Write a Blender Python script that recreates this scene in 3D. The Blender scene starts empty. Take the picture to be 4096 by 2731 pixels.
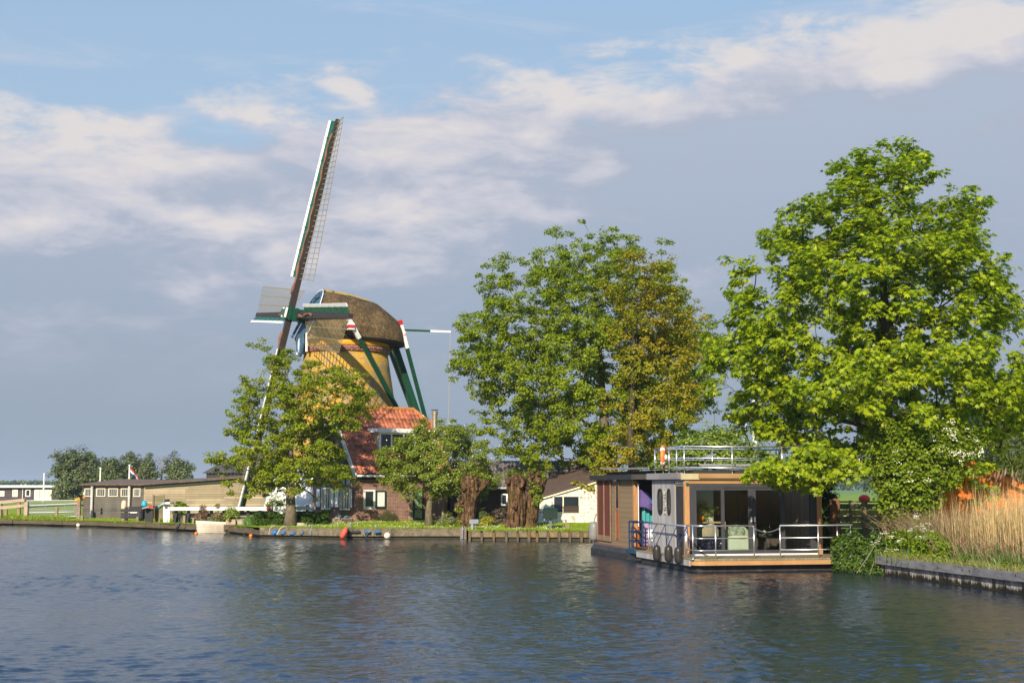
import bpy, bmesh, math, random
import numpy as np
from mathutils import Vector as V, Matrix, noise as mnoise
from mathutils.geometry import delaunay_2d_cdt
random.seed(7)
C = bpy.context.scene.collection
SC = bpy.context.scene
# ------------------------------------------------------------------ camera
FPX, CAMH = 5400.0, 2.64
TH = math.atan(580/FPX)
cam = bpy.data.cameras.new('camera'); camo = bpy.data.objects.new('camera', cam); C.objects.link(camo)
cam.sensor_width = 36; cam.lens = FPX/4096*36; cam.clip_start = .5; cam.clip_end = 9000
camo.location = (0, 0, CAMH); camo.rotation_euler = (math.pi/2+TH, 0, 0)
SC.camera = camo
def ray(px, py):
    xc, yc = (px-2048)/FPX, (1365.5-py)/FPX
    return V((xc, math.cos(TH)-yc*math.sin(TH), math.sin(TH)+yc*math.cos(TH)))
def P(px, py, Y):
    d = ray(px, py); t = Y/d.y
    return V((d.x*t, Y, CAMH+d.z*t))
def G(px, py, z=0.0):
    d = ray(px, py); t = (z-CAMH)/d.z
    return V((d.x*t, d.y*t, z))
# ------------------------------------------------------------------ tagging
def tag(o, label=None, cat=None, group=None, kind=None):
    if label: o['label'] = label
    if cat: o['category'] = cat
    if group: o['group'] = group
    if kind: o['kind'] = kind
    return o
def thing(name, label, cat, loc=(0, 0, 0), rz=0, group=None):
    o = bpy.data.objects.new(name, None); C.objects.link(o)
    o.empty_display_size = .3
    o.location = loc; o.rotation_euler = (0, 0, rz)
    return tag(o, label, cat, group)
def copy_tree(o, parent=None):
    c = o.copy(); C.objects.link(c); c.parent = parent
    for ch in list(o.children): copy_tree(ch, c)
    return c
# ------------------------------------------------------------------ mesh builder
class MB:
    def __init__(s): s.v = []; s.f = []
    def add(s, vs, fs):
        b = len(s.v); s.v += [tuple(p) for p in vs]; s.f += [tuple(b+i for i in f) for f in fs]; return s
    def box(s, x0, x1, y0, y1, z0, z1):
        return s.add([(x0,y0,z0),(x1,y0,z0),(x1,y1,z0),(x0,y1,z0),(x0,y0,z1),(x1,y0,z1),(x1,y1,z1),(x0,y1,z1)],
            [(0,3,2,1),(4,5,6,7),(0,1,5,4),(1,2,6,5),(2,3,7,6),(3,0,4,7)])
    def beam(s, p, q, w, h, up=(0,0,1), w2=None, h2=None):
        p, q, up = V(p), V(q), V(up); d = (q-p).normalized()
        a = d.cross(up)
        if a.length < 1e-4: a = d.cross(V((1,0,0)))
        a.normalize(); b = a.cross(d).normalized()
        w2 = w if w2 is None else w2; h2 = h if h2 is None else h2
        vs = [p+a*sx*w/2+b*sy*h/2 for sx, sy in ((-1,-1),(1,-1),(1,1),(-1,1))]+[q+a*sx*w2/2+b*sy*h2/2 for sx, sy in ((-1,-1),(1,-1),(1,1),(-1,1))]
        return s.add(vs, [(0,3,2,1),(4,5,6,7),(0,1,5,4),(1,2,6,5),(2,3,7,6),(3,0,4,7)])
    def tube(s, pts, r, n=8, cap=True):
        pts = [V(p) for p in pts]; m = len(pts)
        rs = [r]*m if not hasattr(r, '__len__') else r
        vs = []; a = None
        for i, p in enumerate(pts):
            d = (pts[min(i+1, m-1)]-pts[max(i-1, 0)])
            d = d.normalized() if d.length > 1e-9 else V((0,0,1))
            if a is None:
                a = d.orthogonal().normalized()
            a = (a-d*a.dot(d)).normalized(); b = d.cross(a)
            for k in range(n):
                t = 2*math.pi*k/n; vs.append(p+(a*math.cos(t)+b*math.sin(t))*rs[i])
        fs = [(i*n+k, i*n+(k+1)%n, (i+1)*n+(k+1)%n, (i+1)*n+k) for i in range(m-1) for k in range(n)]
        if cap: fs += [tuple(range(n-1, -1, -1)), tuple(range((m-1)*n, m*n))]
        return s.add(vs, fs)
    def lathe(s, prof, c=(0,0,0), n=24, axis=None):
        c = V(c); z = V(axis or (0,0,1)).normalized(); x = z.orthogonal().normalized(); y = z.cross(x)
        vs = [c+z*h+(x*math.cos(2*math.pi*k/n)+y*math.sin(2*math.pi*k/n))*r for r, h in prof for k in range(n)]
        m = len(prof)
        fs = [(i*n+k, i*n+(k+1)%n, (i+1)*n+(k+1)%n, (i+1)*n+k) for i in range(m-1) for k in range(n)]
        fs += [tuple(range(n-1, -1, -1)), tuple(range((m-1)*n, m*n))]
        return s.add(vs, fs)
    def prism(s, pts, ext):
        n = len(pts); e = V(ext); pts = [V(p) for p in pts]
        return s.add(pts+[p+e for p in pts], [tuple(range(n-1,-1,-1)), tuple(range(n, 2*n))]+[(i,(i+1)%n,n+(i+1)%n,n+i) for i in range(n)])
    def grid(s, f, nu, nv):
        vs = [f(i/nu, j/nv) for j in range(nv+1) for i in range(nu+1)]
        w = nu+1
        return s.add(vs, [(j*w+i, j*w+i+1, (j+1)*w+i+1, (j+1)*w+i) for j in range(nv) for i in range(nu)])
    def ball(s, c, r, n=12, m=8, sq=(1,1,1)):
        c = V(c)
        vs = [c+V((math.sin(math.pi*j/m)*math.cos(2*math.pi*i/n)*r*sq[0], math.sin(math.pi*j/m)*math.sin(2*math.pi*i/n)*r*sq[1], math.cos(math.pi*j/m)*r*sq[2])) for j in range(m+1) for i in range(n)]
        return s.add(vs, [(j*n+i, (j+1)*n+i, (j+1)*n+(i+1)%n, j*n+(i+1)%n) for j in range(m) for i in range(n)])
    def build(s, name, mat, parent=None, smooth=False, thick=0):
        me = bpy.data.meshes.new(name); me.from_pydata(s.v, [], s.f); me.validate(); me.update()
        bm = bmesh.new(); bm.from_mesh(me); bmesh.ops.recalc_face_normals(bm, faces=bm.faces); bm.to_mesh(me); bm.free()
        return link(name, me, mat, parent, smooth, thick)
def link(name, me, mat, parent=None, smooth=False, thick=0):
    me.materials.append(mat)
    if smooth: me.polygons.foreach_set('use_smooth', [True]*len(me.polygons))
    o = bpy.data.objects.new(name, me); C.objects.link(o)
    if parent: o.parent = parent
    if thick:
        md = o.modifiers.new('solid', 'SOLIDIFY'); md.thickness = thick; md.offset = 0
    return o
def fast_mesh(name, verts, k, mat, parent=None, tris=None, smooth=False):
    """verts (N*k,3): N islands of k verts; tris: list of index tuples (same length) within an island"""
    N = len(verts)//k
    tris = np.array(tris); nf, fl = tris.shape
    idx = (np.arange(N)[:, None, None]*k+tris[None]).reshape(-1)
    me = bpy.data.meshes.new(name)
    me.vertices.add(len(verts)); me.vertices.foreach_set('co', np.asarray(verts, np.float32).ravel())
    me.loops.add(len(idx)); me.loops.foreach_set('vertex_index', idx.astype(np.int32))
    me.polygons.add(N*nf); me.polygons.foreach_set('loop_start', np.arange(0, N*nf*fl, fl, dtype=np.int32))
    me.polygons.foreach_set('loop_total', np.full(N*nf, fl, np.int32))
    me.update(calc_edges=True)
    return link(name, me, mat, parent, smooth)
# ------------------------------------------------------------------ materials
def nt(name):
    m = bpy.data.materials.new(name); m.use_nodes = True; t = m.node_tree; t.nodes.clear()
    out = t.nodes.new('ShaderNodeOutputMaterial')
    return m, t, out
class N:
    """tiny node helper"""
    def __init__(s, t): s.t = t
    def n(s, typ, **kw):
        x = s.t.nodes.new('ShaderNode'+typ)
        for k, v in kw.items():
            if k.startswith('i_'):
                x.inputs[int(k[2:]) if k[2:].isdigit() else k[2:].replace('_', ' ')].default_value = v
            else: setattr(x, k, v)
        return x
    def l(s, a, b): s.t.links.new(a, b)
    def put(s, x, v):
        if hasattr(v, 'is_output') or hasattr(v, 'links'): s.l(v, x)
        else: x.default_value = v
    def math(s, op, a, b=0.0, c=0.0, clamp=False):
        x = s.n('Math', operation=op, use_clamp=clamp)
        s.put(x.inputs[0], a); s.put(x.inputs[1], b); s.put(x.inputs[2], c)
        return x.outputs[0]
    def noise(s, vec, scale, detail=4, rough=.55, dist=0):
        x = s.n('TexNoise'); s.l(vec, x.inputs['Vector']); x.inputs['Scale'].default_value = scale
        x.inputs['Detail'].default_value = detail; x.inputs['Roughness'].default_value = rough; x.inputs['Distortion'].default_value = dist
        return x.outputs['Fac']
    def mapv(s, vec, sc=(1,1,1), rot=(0,0,0), loc=(0,0,0)):
        x = s.n('Mapping'); s.l(vec, x.inputs[0]); x.inputs['Scale'].default_value = sc; x.inputs['Rotation'].default_value = rot; x.inputs['Location'].default_value = loc
        return x.outputs[0]
    def ramp(s, fac, stops, interp='LINEAR'):
        x = s.n('ValToRGB'); s.put(x.inputs[0], fac); cr = x.color_ramp; cr.interpolation = interp
        while len(cr.elements) < len(stops): cr.elements.new(.5)
        for e, (p, c) in zip(cr.elements, stops):
            e.position = p; e.color = (*c, 1) if hasattr(c, '__len__') else (c, c, c, 1)
        return x.outputs[0]
    def mix(s, fac, a, b, mode='MIX'):
        x = s.n('Mix', data_type='RGBA', blend_type=mode)
        s.put(x.inputs[0], fac)
        s.put(x.inputs[6], (*a, 1) if isinstance(a, tuple) and len(a) == 3 else a)
        s.put(x.inputs[7], (*b, 1) if isinstance(b, tuple) and len(b) == 3 else b)
        return x.outputs[2]
    def obj(s): return s.n('TexCoord').outputs['Object']
    def sep(s, v):
        x = s.n('SeparateXYZ'); s.l(v, x.inputs[0]); return x.outputs
    def comb(s, x, y, z=0.0):
        c = s.n('CombineXYZ'); s.put(c.inputs[0], x); s.put(c.inputs[1], y); s.put(c.inputs[2], z); return c.outputs[0]
    def wn(s, vec):
        x = s.n('TexWhiteNoise', noise_dimensions='3D'); s.l(vec, x.inputs[0]); return x.outputs['Value']
    def bump(s, h, strength=.5, dist=.02, nrm=None):
        x = s.n('Bump'); s.l(h, x.inputs['Height']); x.inputs['Strength'].default_value = strength; x.inputs['Distance'].default_value = dist
        if nrm: s.l(nrm, x.inputs['Normal'])
        return x.outputs[0]
    def bsdf(s, out, col, rough=.7, metal=0.0, bump=None, spec=.3, **kw):
        b = s.n('BsdfPrincipled'); s.put(b.inputs['Base Color'], (*col, 1) if isinstance(col, tuple) and len(col) == 3 else col)
        s.put(b.inputs['Roughness'], rough); b.inputs['Metallic'].default_value = metal; b.inputs['Specular IOR Level'].default_value = spec
        for k, v in kw.items(): b.inputs[k.replace('_', ' ')].default_value = v
        if bump: s.l(bump, b.inputs['Normal'])
        if out: s.l(b.outputs[0], out.inputs[0])
        return b
def sc(c, k): return tuple(min(1, x*k) for x in c)
MATS = {}
def M(name, col, rough=.7, metal=0, var=.25, scale=2.5, bump=.15, bscale=25, spec=.3, stretch=(1,1,1), dirt=None, dirtamt=.5):
    if name in MATS: return MATS[name]
    m, t, out = nt(name); h = N(t); o = h.mapv(h.obj(), stretch)
    n1 = h.noise(o, scale, 6, .6); n2 = h.noise(o, bscale, 4, .6)
    f = h.math('ADD', h.math('MULTIPLY', n1, .7), h.math('MULTIPLY', n2, .3))
    c = h.ramp(f, [(.3, sc(col, 1-var)), (.7, sc(col, 1+var))])
    if dirt:
        d = h.ramp(h.noise(o, scale*1.7, 8, .7), [(.5, 0.0), (.68, dirtamt)])
        c = h.mix(d, c, dirt)
    h.bsdf(out, c, rough, metal, h.bump(n2, bump, .02) if bump else None, spec)
    MATS[name] = m; return m
def planks(name, col, pitch=.15, vert=False, length=3.0, var=.25, stain=None, stainamt=.5, rough=.75, gap=.08, grain=1.0, moss=None):
    if name in MATS: return MATS[name]
    m, t, out = nt(name); h = N(t); o = h.obj(); s = h.sep(o)
    along = h.math('ADD', s[0], s[1]); zz = s[2]
    a, b = (along, zz) if vert else (zz, along)
    band = h.math('DIVIDE', a, pitch); fl = h.math('FLOOR', band); fr = h.math('FRACT', band)
    off = h.math('MULTIPLY', h.wn(h.comb(fl, 3.3)), length)
    seg = h.math('FLOOR', h.math('DIVIDE', h.math('ADD', b, off), length))
    rnd = h.wn(h.comb(fl, seg, 1.7))
    gv = h.comb(h.math('MULTIPLY', b, 1.2), h.math('MULTIPLY', a, 22.0), h.math('MULTIPLY', rnd, 9.0))
    gr = h.noise(gv, 1.6, 6, .65)
    f = h.math('ADD', h.math('MULTIPLY', rnd, .5), h.math('MULTIPLY', gr, .5*grain))
    c = h.ramp(f, [(.1, sc(col, 1-var)), (.5, col), (.9, sc(col, 1+var))])
    if stain:
        st = h.noise(h.mapv(o, (1, 1, .35) if not vert else (1,1,.3)), 1.1, 7, .65)
        c = h.mix(h.ramp(st, [(.42, 0.0), (.62, stainamt)]), c, stain)
    if moss:
        ms = h.noise(o, 1.6, 6, .7)
        c = h.mix(h.ramp(ms, [(.52, 0.0), (.68, .8)]), c, moss)
    g = h.math('LESS_THAN', fr, gap)
    c = h.mix(h.math('MULTIPLY', g, .75), c, sc(col, .15))
    bh = h.math('SUBTRACT', h.math('ADD', h.math('MULTIPLY', gr, .25), fr if not vert else 0.5), h.math('MULTIPLY', g, 1.0))
    h.bsdf(out, c, rough, 0, h.bump(bh, .5, .02))
    MATS[name] = m; return m
def bricks(name, c1, c2, mortar, bw=.22, rh=.075, lichen=None, cyl=None, white=None, mort=.012):
    if name in MATS: return MATS[name]
    m, t, out = nt(name); h = N(t); o = h.obj(); s = h.sep(o)
    if cyl: al = h.math('MULTIPLY', h.math('ARCTAN2', s[1], s[0]), cyl)
    else: al = h.math('ADD', s[0], s[1])
    vec = h.comb(al, s[2])
    b = h.n('TexBrick'); h.l(vec, b.inputs['Vector'])
    b.inputs['Scale'].default_value = 1; b.inputs['Brick Width'].default_value = bw; b.inputs['Row Height'].default_value = rh
    b.inputs['Mortar Size'].default_value = mort; b.inputs['Mortar Smooth'].default_value = .2
    b.inputs['Color1'].default_value = (*c1, 1); b.inputs['Color2'].default_value = (*c2, 1); b.inputs['Mortar'].default_value = (*mortar, 1)
    nz = h.noise(o, 3, 6, .6); c = h.mix(.8, b.outputs[0], h.ramp(nz, [(.25, .55), (.75, 1.35)]), 'MULTIPLY')
    if lichen:
        l1 = h.ramp(h.noise(o, 1.2, 10, .76), [(.41, 0.0), (.55, .92)])
        c = h.mix(l1, c, h.ramp(h.noise(h.mapv(o, (1,1,2.5)), 6, 6, .75), [(.35, sc(lichen, .5)), (.65, sc(lichen, 1.25))]))
        l2 = h.ramp(h.noise(h.mapv(o, (1, 1, 3)), 9, 6, .7), [(.45, 0.0), (.62, .55)])
        c = h.mix(l2, c, sc(c1, .75))
    h.bsdf(out, c, .85, 0, h.bump(b.outputs['Fac'], .4, -.01))
    MATS[name] = m; return m
def leafmat(name, cols, trans=.4, gloss=.06, patch=None):
    if name in MATS: return MATS[name]
    m, t, out = nt(name); h = N(t)
    r = h.n('NewGeometry').outputs['Random Per Island']
    c = h.ramp(r, [(i/max(1, len(cols)-1), k) for i, k in enumerate(cols)])
    if patch:
        c = h.mix(h.ramp(h.noise(h.obj(), patch[1], 3, .5), [(.40, 0.0), (.68, .85)]), c, patch[0])
    d = h.n('BsdfDiffuse'); h.l(c, d.inputs[0])
    tr = h.n('BsdfTranslucent'); h.l(h.mix(1.0, c, (1.0, 1.15, .45), 'MULTIPLY'), tr.inputs[0])
    mx = h.n('MixShader', i_0=trans); h.l(d.outputs[0], mx.inputs[1]); h.l(tr.outputs[0], mx.inputs[2])
    gl = h.n('BsdfGlossy'); gl.inputs['Roughness'].default_value = .5; gl.inputs[0].default_value = (.9, .95, .85, 1)
    m2 = h.n('MixShader', i_0=gloss); h.l(mx.outputs[0], m2.inputs[1]); h.l(gl.outputs[0], m2.inputs[2])
    h.l(m2.outputs[0], out.inputs[0]); MATS[name] = m; return m
def barkmat(name, col, moss=None):
    if name in MATS: return MATS[name]
    m, t, out = nt(name); h = N(t); o = h.obj()
    n1 = h.noise(h.mapv(o, (5, 5, 1.1)), 3, 8, .7, .6); n2 = h.noise(o, 2.2, 6, .7)
    c = h.ramp(n1, [(.3, sc(col, .3)), (.5, col), (.7, sc(col, 1.7))])
    if moss: c = h.mix(h.ramp(n2, [(.48, 0.0), (.64, .75)]), c, moss)
    h.bsdf(out, c, .9, 0, h.bump(n1, .9, .06), .15); MATS[name] = m; return m
def glassmat(name, tint=(.75,.8,.8), rough=.01):
    m, t, out = nt(name); h = N(t)
    tr = h.n('BsdfTransparent'); tr.inputs[0].default_value = (*tint, 1)
    gl = h.n('BsdfGlossy'); gl.inputs['Roughness'].default_value = rough
    fr = h.n('Fresnel'); fr.inputs[0].default_value = 1.5
    mx = h.n('MixShader'); h.l(fr.outputs[0], mx.inputs[0]); h.l(tr.outputs[0], mx.inputs[1]); h.l(gl.outputs[0], mx.inputs[2])
    h.l(mx.outputs[0], out.inputs[0]); return m
GLASS = glassmat('clear_glass', (.93,.96,.94))
PANE = M('dark_window_pane', (.02,.025,.03), .08, 0, .3, 2, 0, spec=.6)
WHITE = M('white_paint', (.78,.77,.74), .5, 0, .06, 3, .03, dirt=(.5,.47,.4), dirtamt=.35)
CREAM = M('cream_paint', (.72,.66,.5), .5, 0, .06, 3, .03)
BLACKP = M('black_tarred_wood', (.022,.021,.022), .55, 0, .4, 4, .2, 30)
DKGREEN = M('dark_green_paint', (.008,.058,.03), .4, 0, .2, 3, .05)
DKGREY = M('anthracite_frame', (.045,.045,.05), .5, 0, .15, 3, .03)
STEEL = M('brushed_steel', (.72,.71,.69), .32, .9, .1, 4, .02)
GALV = M('galvanised_steel', (.36,.38,.37), .45, .5, .15, 5, .05)
ROPE = M('grey_rope', (.35,.31,.25), .9, 0, .3, 20, .2)
BLUEROPE = M('navy_rope', (.02,.03,.09), .8, 0, .3, 20, .2)
STAKE = M('weathered_stake', (.2,.16,.11), .9, 0, .4, 5, .4, 30, stretch=(3,3,.6))
# ------------------------------------------------------------------ light and sky
el = math.radians(27); SUN = V((-.27*math.cos(el), -.963*math.cos(el), math.sin(el))).normalized()
sun = bpy.data.lights.new('sun', 'SUN'); sun.energy = 5.0; sun.angle = math.radians(.53); sun.color = (1, .885, .70)
so = bpy.data.objects.new('sun', sun); C.objects.link(so); so.rotation_euler = (-SUN).to_track_quat('-Z', 'Y').to_euler(); so.location = (-30, -40, 40)
W = bpy.data.worlds.new('World'); SC.world = W; W.use_nodes = True
t = W.node_tree; t.nodes.clear(); h = N(t)
wo = h.n('OutputWorld'); bg = h.n('Background', i_1=.1)
sk = h.n('TexSky', sky_type='NISHITA', sun_disc=False, sun_elevation=el, sun_rotation=math.atan2(SUN.x, SUN.y), air_density=1.0, dust_density=1.0, ozone_density=1.5)
d = h.n('TexCoord').outputs['Generated']; s = h.sep(d)
az = h.math('ARCTAN2', s[0], s[1]); ev = h.math('ARCSINE', s[2])
uv = h.comb(h.math('MULTIPLY', az, 1.0), h.math('MULTIPLY', ev, 2.7), 0.0)
big = h.noise(uv, 5.2, 3, .5, .3); fine = h.noise(h.mapv(uv, loc=(3.1,.7,0)), 17, 10, .60, .25); med = h.noise(h.mapv(uv, loc=(1.3,4.4,0)), 9.5, 9, .58, .5)
def gauss(cu, cv, wu, wv):
    a = h.math('DIVIDE', h.math('SUBTRACT', az, cu), wu); b = h.math('DIVIDE', h.math('SUBTRACT', ev, cv), wv)
    return h.math('POWER', 2.718, h.math('MULTIPLY', h.math('ADD', h.math('MULTIPLY', a, a), h.math('MULTIPLY', b, b)), -1.0))
def pu(px): return (px-2048)/5400
def pv(py): return math.atan((1945-py)/5400/1.0)
# cloud deck: its upper edge climbs from left to right
edge = h.ramp(h.math('ADD', h.math('MULTIPLY', az, 1.25), .5), [(.03, (pv(500),)*3), (.2, (pv(430),)*3), (.36, (pv(330),)*3), (.5, (pv(215),)*3), (.62, (pv(225),)*3), (.75, (pv(60),)*3), (.97, (pv(-60),)*3)], 'EASE')
wob = h.math('ADD', h.math('MULTIPLY', h.math('SUBTRACT', fine, .5), .12), h.math('MULTIPLY', h.math('SUBTRACT', med, .5), .11))
dd = h.math('ADD', h.math('SUBTRACT', edge, ev), wob)
deck = h.n('MapRange', interpolation_type='SMOOTHSTEP', i_1=-.014, i_2=.034); h.l(dd, deck.inputs[0]); deck = deck.outputs[0]
lit = h.n('MapRange', interpolation_type='SMOOTHSTEP', i_1=.07, i_2=-.004); h.l(dd, lit.inputs[0])
# brightness inside the deck
br = h.math('ADD', h.math('MULTIPLY', med, .70), h.math('MULTIPLY', fine, .55))
spots = 0.0
for a in ((240, 560, 560, 190, .20), (150, 730, 330, 60, .2), (1250, 420, 700, 130, .26), (2080, 250, 230, 110, .25), (2560, 350, 380, 130, .34), (2140, 560, 120, 60, .3), (2400, 610, 120, 60, .3), (3300, 150, 600, 120, .34), (3950, 120, 400, 140, .34), (3500, 330, 220, 80, .28), (1640, 860, 260, 55, .3), (1000, 900, 420, 70, .24), (1250, 1050, 260, 60, .26), (2520, 870, 300, 40, .2), (700, 660, 500, 60, .16), (3300, 800, 800, 330, -.34), (2900, 700, 350, 130, -.15), (300, 1150, 700, 130, -.12), (2000, 1250, 900, 150, -.15), (700, 800, 900, 300, .06), (2700, 260, 500, 160, .10), (1700, 600, 400, 120, .08)):
    spots = h.math('ADD', spots, h.math('MULTIPLY', gauss(pu(a[0]), pv(a[1]), a[2]/5400, a[3]/5400), a[4]*(.55 if a[4] > 0 else 1.0)))
low = h.n('MapRange', interpolation_type='SMOOTHSTEP', i_1=.045, i_2=.17); h.l(ev, low.inputs[0])
bb = h.math('ADD', h.math('ADD', h.math('SUBTRACT', br, .63), spots), h.math('MULTIPLY', lit.outputs[0], .045))
bb = h.math('MULTIPLY', h.math('ADD', h.math('MULTIPLY', bb, 3.0), .34, clamp=True), low.outputs[0])
grey = h.ramp(ev, [(0.0, (.235,.29,.35)), (.05, (.23,.28,.345)), (.13, (.26,.31,.39)), (.22, (.295,.34,.425)), (.4, (.34,.39,.48))])
cloud = h.ramp(bb, [(0.0, (.285,.325,.405)), (.35, (.345,.37,.44)), (.65, (.425,.43,.485)), (1.0, (.53,.505,.505))])
deckc = h.mix(h.math('MINIMUM', h.math('MULTIPLY', bb, 2.2), 1.0), grey, cloud)
blue = h.mix(.8, h.mix(1.0, sk.outputs[0], (.1,.1,.1), 'MULTIPLY'), h.ramp(ev, [(.22, (.29,.39,.50)), (.345, (.27,.385,.525)), (.44, (.25,.45,.83)), (.85, (.17,.36,.76))]))
wisps = h.ramp(h.noise(h.mapv(uv, (1, 2.2, 1), loc=(.2, 1.9, 0)), 5, 8, .6, .5), [(.52, 0.0), (.75, .55)])
blue = h.mix(h.math('MULTIPLY', wisps, h.math('SUBTRACT', 1.0, h.math('MULTIPLY', h.math('ABSOLUTE', az), .6), clamp=True)), blue, (.48,.48,.53))
col = h.mix(deck, blue, deckc)
col = h.mix(1.0, col, (10.0, 10.0, 10.0), 'MULTIPLY')
h.l(col, bg.inputs[0]); h.l(bg.outputs[0], wo.inputs[0])
SC.view_settings.view_transform = 'Standard'; SC.view_settings.look = 'None'; SC.view_settings.exposure = .5; SC.view_settings.gamma = 1
SC.cycles.max_bounces = 6; SC.cycles.transparent_max_bounces = 12; SC.cycles.sample_clamp_indirect = 6
# ------------------------------------------------------------------ ground, water, banks
EDGE = [G(px, py) for px, py in ((-900,2078),(-300,2092),(0,2098),(400,2108),(600,2116),(900,2130),(1010,2141),(1050,2147),(1400,2153),(1866,2153),(1874,2161),(2370,2163))]
EDGE += [V((x, y, 0)) for x, y in ((7.5,66.5),(9.6,64),(11.0,58),(11.25,46),(11.2,42.5))] + [G(3525,2297), G(4096,2378), G(4500,2436), G(5600,2595)]
ex = np.array([p.x for p in EDGE[:14]]); ey = np.array([p.y for p in EDGE[:14]])
def sstep(a, b, x):
    t = min(1, max(0, (x-a)/(b-a))); return t*t*(3-2*t)
def H(x, y):
    d = y-np.interp(x, ex, ey) if x < 9.5 else 5
    k = sstep(-19, -13, x)*(1-sstep(7, 12, x))
    far = sstep(120, 230, y)
    z = .40+.08*sstep(-20, -12, x)+k*.27*sstep(.3, 7, d)*(1-far)+.03*mnoise.noise(V((x*.4, y*.4, 0)))
    return z
def GP(px, py):
    z = .5
    for _ in range(8):
        p = G(px, py, z); z = .6*z+.4*H(p.x, p.y)
    return V((p.x, p.y, H(p.x, p.y)))
def on(x, y): return V((x, y, H(x, y)))
def PX(px, Y):
    """ground point in column px at distance Y"""
    p = P(px, 1990, Y); return V((p.x, Y, H(p.x, Y)))
def water_mat():
    m, t, out = nt('canal_water'); h = N(t); o = h.n('NewGeometry').outputs['Position']
    b = h.noise(h.mapv(o, (4.2, 6.4, 1), (0, 0, -.2)), 1.0, 4, .55, .3)
    h.bsdf(out, (.013, .022, .034), .09, 0, h.bump(b, 1.0, .026), .5, IOR=1.45)
    return m
WATER = water_mat()
def waves(x, y, g):
    hgt = np.zeros_like(x)
    wx = x+.35*np.sin(.31*x+.23*y+1.0)+.2*np.sin(.9*y-.4*x); wy = y+.35*np.sin(.27*x-.36*y)+.2*np.sin(.8*x+.5*y+2)
    for i in range(64):
        lam = .18*(4.2**g.random())*(.75 if i % 2 else 1); th = math.radians(-78)+g.normal(0, .52); k = 2*math.pi/lam
        amp = .0205/k*(lam/.6)**-.1; ph = g.uniform(0, 6.28)
        hgt += amp*np.sin(k*(math.cos(th)*wx+math.sin(th)*wy)+ph)
    gust = .72+.30*np.sin(.11*x+.19*y+1.3)*np.sin(.07*x-.13*y+.4)+.22*np.sin(.31*y+.9*np.sin(.13*x))*np.sin(.21*x+.5)
    s_ = .03; hgt = hgt*gust
    return hgt+.6*np.maximum(hgt, 0)**2/s_
gw = np.random.default_rng(77); NR, NCc = 760, 640
yr = 13.0*(100/13.0)**(np.arange(NR+1)/NR); ss = np.linspace(-.52, .52, NCc+1)
Xw = yr[:, None]*ss[None]; Yw = np.repeat(yr[:, None], NCc+1, 1); Zw = waves(Xw, Yw, gw)*np.clip(1.25-Yw/160, .6, 1.2)
me = bpy.data.meshes.new('water'); nv = Xw.size
me.vertices.add(nv); me.vertices.foreach_set('co', np.stack([Xw, Yw, Zw], 2).astype(np.float32).ravel())
ii = (np.arange(NR)[:, None]*(NCc+1)+np.arange(NCc)[None]).ravel(); q4 = np.stack([ii, ii+1, ii+NCc+2, ii+NCc+1], 1).ravel().astype(np.int32)
me.loops.add(len(q4)); me.loops.foreach_set('vertex_index', q4); me.polygons.add(NR*NCc)
me.polygons.foreach_set('loop_start', np.arange(0, len(q4), 4, dtype=np.int32)); me.polygons.foreach_set('loop_total', np.full(NR*NCc, 4, np.int32)); me.update(calc_edges=True)
tag(link('water', me, WATER, None, True), kind='structure')
MB().add([(-400,4,-.16),(400,4,-.16),(400,400,-.16),(-400,400,-.16)], [(0,1,2,3)]).build('outer_water', WATER); tag(bpy.data.objects['outer_water'], kind='structure')
def grass_mat():
    m, t, out = nt('meadow_grass'); h = N(t); o = h.obj(); s = h.sep(o)
    n1 = h.noise(o, .35, 6, .65); n2 = h.noise(h.mapv(o, (1, .35, 1)), 6, 5, .7)
    c = h.ramp(h.math('ADD', h.math('MULTIPLY', n1, .6), h.math('MULTIPLY', n2, .4)), [(.3, (.13,.19,.012)), (.5, (.23,.30,.02)), (.7, (.34,.39,.035))])
    far = h.ramp(h.math('DIVIDE', s[1], 1000.0), [(.12, 0.0), (.5, 1.0)])
    c = h.mix(far, c, h.ramp(n1, [(.35, (.10,.18,.04)), (.65, (.17,.26,.07))]))
    h.bsdf(out, c, .9, 0, h.bump(n2, .6, .08), .1); return m
GRASS = grass_mat()
pts = [(p.x, p.y) for p in EDGE]; nE = len(pts)
pts += [(400, 20), (4000, 4000), (-4000, 4000), (-900, 110)]
nO = len(pts)
edges = [(i, (i+1) % nO) for i in range(nO)]
for gx in np.arange(-45, 40, 1.5):
    for gy in np.arange(34, 125, 1.5):
        dd_ = gy-np.interp(gx, ex, ey)
        if (gx < 9 and dd_ > .3) or (gx > 13 and gy > 42 ) : pts.append((gx+.2*random.random(), gy+.2*random.random()))
for gx in np.arange(-200, 200, 20):
    for gy in np.arange(130, 500, 20): pts.append((gx, gy))
rv, re, rf = delaunay_2d_cdt([V(p) for p in pts], edges, [list(range(nO))], 1, 1e-4)[:3]
mb = MB(); mb.add([(v.x, v.y, H(v.x, v.y)) for v in rv], [tuple(f) for f in rf])
g = mb.build('ground', GRASS, smooth=True); tag(g, kind='structure')
# water bed below
MB().add([(-400,5,-1.5),(400,5,-1.5),(400,400,-1.5),(-400,400,-1.5)], [(0,1,2,3)]).build('water_bed', M('mud', (.03,.026,.015))); tag(bpy.data.objects['water_bed'], kind='structure')
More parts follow.
